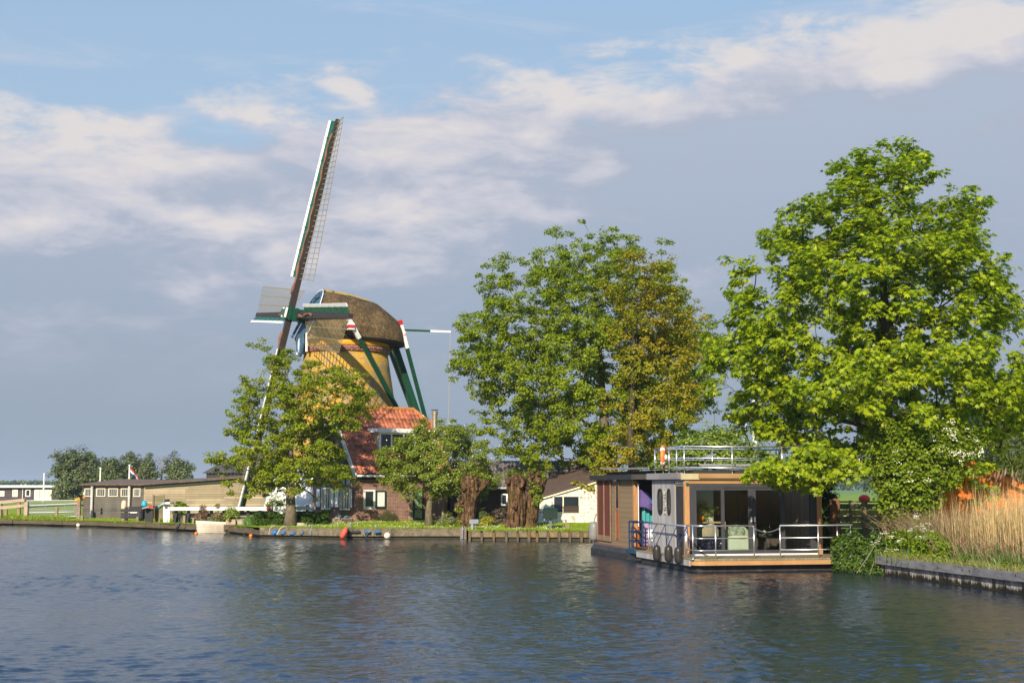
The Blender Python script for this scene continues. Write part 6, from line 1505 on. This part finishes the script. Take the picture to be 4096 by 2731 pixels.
for x in (-.02, .5, 1.2): MB().box(x-.05, x+.05, -.09, -.025, -.3, z+.03).build('post', POSTW, T)
q = P(3470, 1990, 55); T = thing('red_machine', 'bright red curved machine cover sticking up behind the plank fence', 'machine', (q.x, 55.5, .45)); 
MB().ball((0,0,q.z-.45-.05), .24, 16, 10, (1,.8,.75)).build('cover', M('glossy_red', (.85,.05,.02), .3, 0, .2, 4, 0), T, True); MB().box(-.1,.1,-.1,.1,0,q.z-.5).build('body', BLACKP, T)
# sailing boat mast behind the terrace
b = P(3023, 1960, 74); T = thing('sailing_boat', 'sailing boat moored behind the trees with a thick white mast above the terrace rail', 'sailing boat', (b.x, 74, .35))
MB().tube([(0,0,-.2),(0,0,P(3023, 1600, 74).z-.35)], .13, 12).build('mast', WHITE, T)
top = V((0,0,P(3023,1560,74).z-.35)); a = P(3160,1900,74)-V((b.x,74,.35)); c = P(2960,1900,74)-V((b.x,74,.35))
MB().tube([top, a], .035, 6).tube([P(2985,1690,74)-V((b.x,74,.35)), c], .04, 6).tube([top+V((.08,0,0)), V((.14,0,0))], .012, 5).build('rigging', GALV, T)
MB().grid(lambda u, v: V((-3+6*u, (.9*(1-abs(2*u-1)**2.5))*math.cos(math.pi*v), -.1+.75*(1-math.sin(math.pi*v)))), 16, 8).build('hull', WHITE, T, True)
# orange hut
b = PX(3990, 47.0); b.z = .45; T = thing('orange_hut', 'bright orange stained timber hut behind the reeds', 'hut', b)
ORW = planks('orange_stained_boards', (.60,.15,.015), .14, False, 5, .2, gap=.07)
def hp(px, py, y=0): p = P(px, py, 47+y)-b; return V((p.x, y, p.z))
apx, e1, e2 = hp(3860,1850), hp(3700,1915), hp(4150,1968)
MB().prism([(hp(3745,2000).x,.25,-.3),(hp(4130,2000).x,.25,-.3),(hp(4130,2000).x,.25,hp(4130,1968).z),(apx.x,.25,apx.z),(hp(3745,2000).x,.25,hp(3745,1908).z)], (0,3,0)).build('wall', ORW, T)
ORB = M('orange_fascia', (.66,.17,.015), .5, 0, .15, 3, .05)
mb = MB(); mb.beam(apx+V((0,0,.02)), e2, .04, .22, up=(0,0,1)); mb.beam(apx+V((0,0,.02)), e1, .04, .22, up=(0,0,1)); mb.build('bargeboard', ORB, T)
mb = MB(); up3 = V((0,3.5,0))
for q in (e1, e2): mb.add([apx+V((0,-.1,.15)), q+V((0,-.1,.15)), q+up3+V((0,0,.15)), apx+up3+V((0,0,.15))], [(0,1,2,3)])
mb.build('roof', ROOFD, T, thick=.05)
ap2 = hp(3868,1843,-.0); MB().prism([(ap2.x-.22,-.5,ap2.z-.12),(ap2.x,-.5,ap2.z+.0),(ap2.x+.22,-.5,ap2.z-.08),(ap2.x+.22,-.5,ap2.z-.26),(ap2.x,-.5,ap2.z-.18),(ap2.x-.22,-.5,ap2.z-.28)], (0,.45,0)).build('ridge_cap', ORB, T)
MB().box(ap2.x-.12, ap2.x+.12, -.1, .25, ap2.z-.8, ap2.z-.2).build('gable_block', ORW, T)
# sapling in front of the hut
b = PX(3925, 45.5); b.z = .45; T = thing('maple_sapling', 'young maple sapling with large pale green leaves in front of the orange hut', 'tree', b)
g = np.random.default_rng(88); cl3 = np.array([tuple(P(px+g.normal(0, sx), py+g.normal(0, sy), 45.5+g.normal(0,.2))) for px, py, sx, sy, n_k in ((3945,1862,24,14,8),(3905,1905,26,22,6),(3925,1965,36,28,5)) for _ in range(n_k)])
pos, par, rad, k_ = skeleton([np.array((b.x,45.5,.4)), np.array((b.x,45.5,1.2)), np.array((b.x+.05,45.5,2.0))], cl3, .035, .02, 3); branch_mesh('trunk', pos-np.array(b), par, rad, k_, BARK, T)
clump_leaves('crown', cl3-np.array(b), .22, 14, .17, 'maple', L_MAPLE, T, seed=89, up=1.2, flat=.5)
# reeds, brambles, bank plants
def bankpts(n, s0, s1, d0, d1, g):
    """random points behind the sheet pile wall: s along the wall from the boat end, d behind it"""
    a, b_ = EDGE[17], EDGE[18]; e = EDGE[19]; L1 = (b_-a).length
    s = g.uniform(s0, s1, n); dd_ = g.uniform(d0, d1, n); out = np.zeros((n, 3))
    dr = (b_-a).normalized(); nr = V((-dr.y, dr.x, 0)); 
    if nr.x < 0: nr = -nr
    out[:, 0] = a.x+dr.x*s+nr.x*dd_; out[:, 1] = a.y+dr.y*s+nr.y*dd_; out[:, 2] = .48
    return out, s, dd_
def colormat(name, cols, rough=.8):
    return leafmat(name, cols, .25, .03)
REED = colormat('dry_reed', [(.26,.17,.07),(.58,.41,.19),(.80,.60,.32),(.44,.31,.14),(.68,.49,.24)])
g = np.random.default_rng(91)
p, s, d_ = bankpts(11000, 1.2, 11.5, .6, 3.2, g); k = g.random(len(s)) < np.clip((s-1.9-.2*(d_-.6))/2.6, .03, 1); p = p[k]; s = s[k]
hgt = 1.42+1.0*g.random(len(p))**2.1*np.clip(.75+(s-2.0)*.12, .7, 1.05)
o = blades('reed_bed', p, hgt, .0135, .075, REED, None, 1); tag(o, 'tall dry golden reeds standing along the right bank', 'reeds', kind='stuff')
PLM = colormat('reed_plume', [(.20,.12,.07),(.30,.19,.12),(.38,.26,.17)])
i = np.argsort(-hgt+g.normal(0,.15,len(p)))[:260]; tops = p[i]+np.array((0,0,1))*hgt[i][:, None]*.98
o = leaves('reed_plumes', tops+g.normal(0, .02, (260, 3)), g.normal(0, 1, (260, 3))*np.array((1,1,.2)), np.tile((.35,.1,1.0), (260, 1))+g.normal(0, .2, (260, 3)), .26*g.uniform(.6, 1.3, 260), 'long', PLM, None); tag(o, 'brown feathery reed plumes at the tops of the dry reeds', 'reeds', kind='stuff')
GRB = leafmat('green_bank_blades', [(.05,.12,.012),(.09,.18,.02),(.14,.24,.03),(.2,.27,.04)], .35, .05)
p, s, d_ = bankpts(9000, -.3, 12, .25, 1.6, g); hg = (.28+.85*np.clip(d_-.2, 0, 1.0))*g.uniform(.5, 1.2, len(p))
o = blades('bank_grass', p, hg, .03, .22, GRB, None, 2); tag(o, 'green grass and young reed leaves at the foot of the dry reeds', 'grass', kind='stuff')
p, s, d_ = bankpts(4200, -.1, 12.5, .02, .38, g)
FRG = leafmat('pale_fringe_grass', [(.2,.25,.04),(.3,.3,.08),(.42,.36,.16),(.15,.22,.03)], .35, .04)
o = blades('fringe_grass', p, .22*g.uniform(.5, 1.3, len(p)), .014, .55, FRG, None, 3); tag(o, 'pale short grass fringe spilling over the capping beam', 'grass', kind='stuff')
# dry bramble canes
BRC = colormat('dry_cane', [(.22,.13,.085),(.32,.2,.13),(.42,.29,.2)])
p, s, d_ = bankpts(1700, -1.5, 3.9, .8, 2.6, g); n = len(p)
ln = np.stack([-.35+g.normal(0, .42, n), -.2+g.normal(0, .3, n)], 1); hg = g.uniform(.7, 1.75, n)
a = g.uniform(0, 6.28, n); w = np.stack([np.cos(a), np.sin(a), 0*a], 1)*.009
up3_ = np.stack([ln[:, 0]*hg*.9, ln[:, 1]*hg*.9, hg], 1); mid = p+up3_*np.array((.35,.35,.62)); top = p+up3_*np.array((1,1,.95))
o = fast_mesh('dry_canes', np.stack([p-w, p+w, mid+w*.9, mid-w*.9, top], 1).reshape(-1, 3), 5, BRC, None, [(0,1,2),(0,2,3),(3,2,4)]); tag(o, 'tangle of leaning dry bramble canes between the houseboat and the reeds', 'brambles', kind='stuff')
p, s, d_ = bankpts(1500, 2.5, 11, .3, 1.1, g); n = len(p); ln = g.normal(0, .5, (n, 2)); hg = g.uniform(.3, 1.2, n); a = g.uniform(0, 6.28, n); w = np.stack([np.cos(a), np.sin(a), 0*a], 1)*.007
up3_ = np.stack([ln[:, 0]*hg, ln[:, 1]*hg, hg], 1); mid = p+up3_*np.array((.4,.4,.6)); top = p+up3_
o = fast_mesh('dead_stalks', np.stack([p-w, p+w, mid+w*.9, mid-w*.9, top], 1).reshape(-1, 3), 5, BRC, None, [(0,1,2),(0,2,3),(3,2,4)]); tag(o, 'low tangle of dead stalks at the foot of the reeds', 'dry stalks', kind='stuff')
# leafy undergrowth of the bank
c = bankpts(190, -.4, 3.6, .25, 1.2, g)[0]; c[:, 2] += g.uniform(.02, .80, 190)*np.clip(1.1-.12*np.arange(190)/60, .6, 1)
T = thing('nettle_patch', 'leafy green nettles and weeds on the bank left of the reeds', 'weeds', (EDGE[17].x, EDGE[17].y, .45)); T['kind'] = 'stuff'
clump_leaves('foliage', c-np.array(T.location), .22, 70, .085, 'leaf', L_HAW, T, seed=93, up=.6)
c = bankpts(60, 3, 12, .2, .8, g)[0]; c[:, 2] += g.uniform(0, .25, 60)
T = thing('low_weeds', 'low leafy weeds along the capping beam under the reeds', 'weeds', (EDGE[17].x, EDGE[17].y, .45)); T['kind'] = 'stuff'
clump_leaves('foliage', c-np.array(T.location), .16, 45, .08, 'leaf', L_HAW, T, seed=94)
# cow parsley umbels
UM = MATS['white_blossom']
for k, (px, py, Yq) in enumerate(((3660,2070,39.5),(3690,2100,39.2),(3630,2120,39.2),(3560,2150,39.8),(3600,2160,39.4),(3540,2130,40.2),(3500,2170,40.6),(3580,2200,39.2),(3680,2150,38.8),(3715,2120,38.8))):
    q = P(px, py, Yq); T = thing('cow_parsley', 'white umbels of cow parsley rising from the bank left of the reeds', 'wildflower', (q.x, Yq, .45), 0, 'cow parsley plants'); hh_ = q.z-.45
    mb = MB(); mb.tube([(0,0,0),(.03,0,hh_*.6),(0,0,hh_)], [.012,.01,.006], 5); cs = []
    for j in range(6):
        e = V((g.normal(0,.10), g.normal(0,.08), hh_+g.uniform(-.04,.06))); mb.tube([(0,0,hh_*.75), e], .005, 4); cs += [tuple(e+V((g.normal(0,.03), g.normal(0,.03), g.normal(0,.01)))) for _ in range(9)]
    mb.build('stem', L_HAW, T); cs = np.array(cs); leaves('umbel', cs, np.tile((-.2,-.5,.9), (len(cs),1))+g.normal(0,.2,(len(cs),3)), g.normal(0,1,(len(cs),3)), .019, 'flower', UM, T)
# ivy mound hanging to the water
c = []
for _ in range(330):
    u = g.random(); px = 3374+u*180; q = G(px, 2288+12*u, 0); top_ = P(px, 2150+45*abs(u-.35)+g.normal(0,14), q.y+.6).z
    zz = g.uniform(.02, max(.3, top_)); c.append((q.x+g.normal(0,.06), q.y+.1+g.uniform(0,.8)+.35*zz, zz))
c = np.array(c); b = V((10.6, 42, .0)); T = thing('ivy_mound', 'dark glossy ivy mound hanging from the bank into the water beside the terrace', 'ivy', b)
clump_leaves('foliage', c-np.array(b), .17, 60, .095, 'leaf', L_IVY, T, seed=95, up=.5, centre=(0.3,1.5,.3), droop=.5)
MB().tube([(-.2,-.75,.05),(.15,-.65,.5),(.5,-.5,.95)], .012, 6).tube([(.2,-.8,.05),(.35,-.7,.4)], .01, 6).build('stems', STAKE, T)
# ------------------------------------------------------------------ garden plants by the house
for (x0_, x1_, y0_, y1_, Yq, lab, sd) in ((1022,1150,2048,2104,74.6,'long clipped dark hedge left of the young oak trunk',101),(1183,1312,2046,2100,74.4,'clipped dark hedge between the oak trunk and the house gable',102)):
    a, c_ = P(x0_, y1_, Yq), P(x1_, y1_, Yq); b = on((a.x+c_.x)/2, Yq); hh_ = P(x0_, y0_, Yq).z-b.z
    bush('clipped_hedge', lab, b, (c_.x-a.x)/2-.1, .5, hh_-.1, 210, 70, .085, 'leaf', L_DARK, sd, rc=.17, box=True, cat='hedge', group='clipped hedges')
def gb(px, py0, py1, Yq, wpx, name, lab, mat, sd, shape='leaf', size=.09, n=60, per=60, rc=.18, **kw):
    b = PX(px, Yq); hh_ = P(px, py0, Yq).z-b.z; return bush(name, lab, b, wpx/2*Yq/5400, .45, hh_, n, per, size, shape, mat, sd, rc=rc, **kw)
gb(1106,1972,2062,80.3,84,'golden_shrub','yellow green rounded shrub in front of the whitewashed windmill base',L_BUSH,111,n=80)
gb(1551,2040,2088,75.6,76,'rounded_shrub','dark olive mound shaped shrub below the open white shutter',leafmat('olive_leaves', [(.04,.06,.01),(.08,.1,.015),(.13,.13,.02)], .3, .05),112,shape='long')
gb(1925,2030,2098,71.5,42,'upright_shrub','upright olive green shrub between the pollard willows',leafmat('grey_olive_leaves', [(.06,.09,.015),(.11,.14,.03),(.17,.2,.06)], .3, .06),113)
gb(1950,2062,2100,70.6,40,'yellow_shrub','small bright yellow shrub between the pollard willows',L_YBUSH,114,n=40)
gb(2000,2030,2098,71.8,64,'reddish_shrub','dark red tinted shrub beside the right pollard willow',L_RED,115,n=90)
gb(1790,2058,2088,72.5,70,'bluebell_patch','low green plants with violet bluebells by the annex door',L_APPLE,116,shape='long',size=.14,n=50,flowers=(M('violet_flower', (.25,.2,.5), .8, 0, .15, 4, 0), 70, .06))
gb(1842,2070,2125,70.6,40,'low_ground_plant','leafy low plant at the left foot of the left pollard willow',L_HAW,117,n=30)
gb(723,2005,2062,84.8,44,'leafy_shrub','leafy green shrub behind the left end of the white boom',L_BUSH,118,size=.16,n=40)
gb(930,2055,2093,77.5,52,'planter_shrub','yellow green shrub growing in the wooden planter',L_BUSH,119,n=40) .location.z = .78
gb(872,2008,2032,81.5,34,'dry_bush','small dry brownish bush behind the white boom',leafmat('dry_leaves', [(.2,.17,.06),(.3,.24,.1)], .3, .03),120,n=25)
gb(815,2012,2034,82.0,30,'brushwood_bundle','heap of brown brushwood behind the white boom',leafmat('brushwood', [(.16,.09,.05),(.25,.15,.09)], .1, .02),121,shape='long',n=25,size=.2)
gb(598,2010,2030,86.8,12,'small_shrub','tiny plant sticking up behind the black barrier',L_BUSH,122,n=8)
gb(2350,2020,2120,71.0,10,'climbing_plant','thin climbing plant on the white shed beside the silver fender',L_RED,123,n=10) if False else None
def iris(px0, px1, py0, py1, Yq, n, lab, sd, mat=None, lean=.16):
    g = np.random.default_rng(sd); a, c_ = PX(px0, Yq), PX(px1, Yq); b = (a+c_)/2; b.z = min(a.z, c_.z)
    T = thing('iris_clump', lab, 'waterside plant', b, 0, 'clumps of sword leaved plants'); hh_ = P(px0, py0, Yq).z-P(px0, py1, Yq).z
    pts_ = np.stack([g.uniform(a.x-b.x, c_.x-b.x, n), g.uniform(-.3, .4, n), np.full(n, -.1)], 1)
    blades('blades', pts_, hh_*g.uniform(.55, 1.15, n), .035, lean, mat or IRIS, T, sd)
IRIS = leafmat('sword_leaves', [(.04,.10,.015),(.07,.15,.025),(.11,.2,.04)], .3, .08); IRISB = leafmat('bright_sword_leaves', [(.08,.2,.015),(.12,.26,.02),(.17,.31,.03)], .4, .06)
iris(722,775,2050,2085,83.2,150,'dark green sword leaves below the left part of the white boom',131); iris(785,900,2050,2085,81.5,360,'long row of dark green sword leaves behind the rowing boat',132); iris(935,1030,2045,2085,79.2,300,'dark green sword leaves behind the bright reeds',133)
T = None
g5 = np.random.default_rng(134); a, c_ = G(982,2137,0), G(1056,2140,0); b = (a+c_)/2; T = thing('reed_clump', 'bright fresh green reed clump at the water edge between landing and concrete bank', 'waterside plant', b+V((0,.35,0)))
n = 900; pts_ = np.stack([g5.uniform(-.58,.58,n), g5.uniform(-.25,.5,n), np.zeros(n)], 1); blades('blades', pts_, (1.1*g5.uniform(.5,1.2,n))*(1-.25*np.abs(pts_[:,0])), .035, .13, IRISB, T, 5)
i2 = n; pts_ = np.stack([g5.uniform(-.62,-.3,220), g5.uniform(-.35,.1,220), np.zeros(220)], 1); blades('dry_blades', pts_, .38*g5.uniform(.5,1.2,220), .03, .3, REED, T, 6)
# firewood pile and stones by the gable
T = thing('stone_pile', 'pile of grey stones and boards with blue scraps under the gable windows', 'pile', PX(1362, 74.9)); r5 = random.Random(4)
mb = MB()
for k in range(34):
    x = r5.uniform(-.7,.62); z = r5.uniform(0,.30)*(1-abs(x)*.7); mb.box(x-.09-.07*r5.random(), x+.09+.08*r5.random(), -.12+.2*r5.random(), .12+.2*r5.random(), z-.05, z+.055)
mb.build('stones', M('rubble_stone', (.24,.2,.15), .9, 0, .45, 4, .4), T); MB().box(.05,.68,-.2,.1,.2,.25).box(.2,.7,-.22,.1,.1,.14).build('boards', STAKE, T); MB().box(-.1,.05,-.1,.1,.36,.40).box(.25,.45,-.1,.1,.33,.37).build('blue_scraps', M('blue_plastic', (.03,.25,.5), .5), T)
o = MB().lathe([(.22,0),(.25,.14),(.21,.2),(.05,.21)], n=18).build('stone_basin', M('pale_concrete', (.42,.37,.3))); o.scale = (1.15,.7,.9); o.location = PX(1201, 73.4); tag(o, 'pale grey flat stone basin beside the oak trunk', 'basin')
# duck on the bank
b = PX(818, 81.0); T = thing('duck', 'small brown duck standing on the bank by the bow of the rowing boat', 'duck', b); DKB_ = M('brown_feathers', (.10,.05,.03), .8, 0, .4, 12, .1)
MB().tube([(.22,.0,.27),(.12,0,.22),(0,0,.2),(-.10,0,.22),(-.15,0,.30),(-.17,0,.37),(-.20,0,.41),(-.24,0,.41)], [.02,.08,.11,.09,.05,.045,.05,.02], 12).build('body', DKB_, T, True)
MB().tube([(-.23,0,.405),(-.31,0,.39)], [.025,.012], 6).build('bill', M('bill_yellow', (.4,.25,.03), .5), T); MB().tube([(.0,.04,0),(.0,.04,.14)], .012, 5).tube([(.0,-.04,0),(.0,-.04,.14)], .012, 5).build('legs', M('orange_leg', (.5,.2,.03), .6), T)
# lawn blades and daisies
g = np.random.default_rng(140); L_LAWN = leafmat('lawn_blades', [(.17,.25,.012),(.25,.33,.018),(.33,.40,.03)], .35, .02)
n = 34000; xs = g.uniform(-14.5, 5, n); yy = np.interp(xs, ex, ey)+.12+g.random(n)**1.5*5.5; pz = np.array([H(a, b_) for a, b_ in zip(xs, yy)])
o = blades('lawn_grass', np.stack([xs, yy, pz-.01], 1), .07*g.uniform(.5, 1.5, n), .022, .4, L_LAWN, None, 7); tag(o, 'short sunlit lawn grass between the house and the concrete bank', 'grass', kind='stuff')
n = 1500; xs = g.uniform(-13, 3, n); yy = np.interp(xs, ex, ey)+.6+g.random(n)*4.6
cl_ = np.array([mnoise.noise(V((a*.7, b_*.7, 3))) for a, b_ in zip(xs, yy)]); k = cl_ > -.1; xs, yy = xs[k], yy[k]; n = len(xs)
pz = np.array([H(a, b_) for a, b_ in zip(xs, yy)])+.08
o = leaves('daisies', np.stack([xs, yy, pz], 1), np.tile((-.1,-.5,.8), (n, 1))+g.normal(0, .2, (n, 3)), g.normal(0, 1, (n, 3)), .035*g.uniform(.6, 1.3, n), 'flower', UM, None); tag(o, 'white daisies scattered over the lawn', 'daisies', kind='stuff')
n = 26000; xs = g.uniform(-38, -13, n); yy = np.interp(xs, ex, ey)+.15+g.random(n)**1.6*9; pz = np.array([H(a, b_) for a, b_ in zip(xs, yy)]); tall = (xs < -30.4)*g.uniform(.5, 1, n)
o = blades('meadow_grass', np.stack([xs, yy, pz-.01], 1), .07*g.uniform(.5, 1.5, n)+.3*tall*(g.random(n) < .5), .03, .4, L_LAWN, None, 8); tag(o, 'grass along the timber bank and around the field gate', 'grass', kind='stuff')
n = 3600; xs = g.uniform(-13.2, 4.5, n); yy = np.interp(xs, ex, ey)-.30+g.random(n)*.55
o = blades('edge_grass', np.stack([xs, yy, np.full(n, .47)], 1), .10*g.uniform(.5, 1.6, n)*(.4+1.2*np.abs(np.sin(xs*1.7)*np.sin(xs*.6+1))), .022, .8, L_LAWN, None, 9); tag(o, 'tufts of grass growing over the edge of the concrete and post bank', 'grass', kind='stuff')
n = 2600; xs = g.uniform(-38, -15, n); yy = np.interp(xs, ex, ey)-.12+g.random(n)*.4
o = blades('edge_grass', np.stack([xs, yy, np.full(n, .35)], 1), .10*g.uniform(.4, 1.6, n)*(.3+1.2*np.abs(np.sin(xs*1.3)*np.sin(xs*.5+1))), .025, .8, L_LAWN, None, 10); tag(o, 'tufts of grass growing over the old timber bank', 'grass', kind='stuff')
# ------------------------------------------------------------------ far trees
def far(px0, px1, py0, py1, Y, lab, mat, n, sd, per=75, size=.36, rows=None, name='far_tree', bare=False):
    c = (px0+px1)/2; b = P(c, 1998, Y); b.z = .3
    rows = rows or [(py0, c-(px1-px0)*.12, c+(px1-px0)*.12), (py0+(py1-py0)*.2, c-(px1-px0)*.33, c+(px1-px0)*.33), (py0+(py1-py0)*.5, px0, px1), (py0+(py1-py0)*.8, px0+8, px1-8), (py1, c-(px1-px0)*.35, c+(px1-px0)*.35)]
    h_ = P(c, py0, Y).z
    tree(name, lab, b, rows, Y, .7, (max(8, n//2),6,1.3,.9), 1.1, .55, per*.55, size*.85, 'oak', mat, BARKD, [(b.x,Y,.2),(b.x,Y,h_*.25),(b.x+.2,Y,h_*.5),(b.x,Y,h_*.75)], .3, .12, seed=sd, group='trees beyond the meadow', flat=.9)
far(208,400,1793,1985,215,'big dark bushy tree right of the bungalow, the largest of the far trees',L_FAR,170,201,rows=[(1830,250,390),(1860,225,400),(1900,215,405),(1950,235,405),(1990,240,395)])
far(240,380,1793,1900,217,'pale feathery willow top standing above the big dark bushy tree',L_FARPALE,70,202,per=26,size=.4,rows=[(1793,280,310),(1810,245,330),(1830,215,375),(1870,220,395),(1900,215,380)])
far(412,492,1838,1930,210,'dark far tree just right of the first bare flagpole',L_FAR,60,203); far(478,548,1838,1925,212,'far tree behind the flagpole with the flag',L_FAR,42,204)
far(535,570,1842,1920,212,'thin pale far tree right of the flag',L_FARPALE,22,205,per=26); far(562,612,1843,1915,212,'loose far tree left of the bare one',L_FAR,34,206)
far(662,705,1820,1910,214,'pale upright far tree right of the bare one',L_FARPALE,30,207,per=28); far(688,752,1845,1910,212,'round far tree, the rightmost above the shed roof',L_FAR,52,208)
b = P(643, 1998, 213); b.z = .3; T = thing('bare_tree', 'leafless pinkish brown tree standing above the shed roof', 'tree', b, 0, 'trees beyond the meadow')
cl = crown_points([(P(0,1905,213).z, P(632,1905,213).x, P(655,1905,213).x),(P(0,1860,213).z, P(622,1860,213).x, P(664,1860,213).x),(P(0,1822,213).z, P(622,1822,213).x, P(662,1822,213).x)], 213, .7, 60, .4, seed=9)
pos, par, rad, k = skeleton([np.array((b.x,213,.2)), np.array((b.x,213,2.0)), np.array((b.x,213,4.0))], cl, .28, .16, 9); branch_mesh('trunk', pos-np.array(b), par, np.maximum(rad, .035), k, M('pinkish_twigs', (.22,.15,.13), .9), T)
# far tree belts on the horizon (read as one mass)
def belt(name, lab, px0, px1, pyt, Y, n, sd, mat):
    g = np.random.default_rng(sd); a, c_ = P(px0, 1945, Y), P(px1, 1945, Y); h_ = P(0, pyt, Y).z; m = n
    xs = g.uniform(a.x, c_.x, m); top_ = h_*np.array([.72+.4*abs(mnoise.noise(V((x*.045, sd, 0))))+.25*mnoise.noise(V((x*.16, sd, 2))) for x in xs])
    ps = np.stack([xs, Y+g.uniform(-8, 8, m), top_*g.random(m)**.5], 1)
    o = leaves(name, ps, g.normal(0, .6, (m, 3))+np.array((-.2,-.5,.5)), g.normal(0, 1, (m, 3)), 2.2*g.uniform(.5, 1.3, m), 'oak', mat, None); tag(o, lab, 'tree belt', kind='stuff')
L_BELT = leafmat('belt_leaves', [(.05,.085,.02),(.07,.11,.025),(.09,.13,.03)], .2, .02)
belt('far_wood', 'distant dark tree belt on the horizon behind the bungalow', -300, 230, 1918, 900, 3400, 301, L_BELT)
belt('far_wood', 'distant low tree belt on the horizon right of the shed', 230, 2000, 1928, 1000, 5200, 302, L_BELT)
belt('far_wood', 'distant tree belt on the horizon behind the moored houseboat', 2000, 4400, 1905, 800, 8000, 303, L_BELT)
# hedge of bushes in the field behind the plank fence
b = PX(3420, 75); bush('field_hedge', 'low green hedge across the field behind the plank fence', (b.x, 75, .45), 2.6, .5, .95, 150, 50, .16, 'leaf', L_BUSH, 310, rc=.3, box=True, cat='hedge')

# ------------------------------------------------------------------ the air
m, t, out = nt('hazy_air'); h = N(t)
v = h.n('VolumePrincipled'); v.inputs['Color'].default_value = (.80, .88, 1.0, 1); v.inputs['Density'].default_value = .0002; v.inputs['Anisotropy'].default_value = .2
h.l(v.outputs[0], out.inputs['Volume'])
hz_ = MB().box(-4100, 4100, -60, 4100, -2.6, 32).build('haze', m); tag(hz_, 'thin pale summer haze over the whole polder', 'haze', kind='stuff')
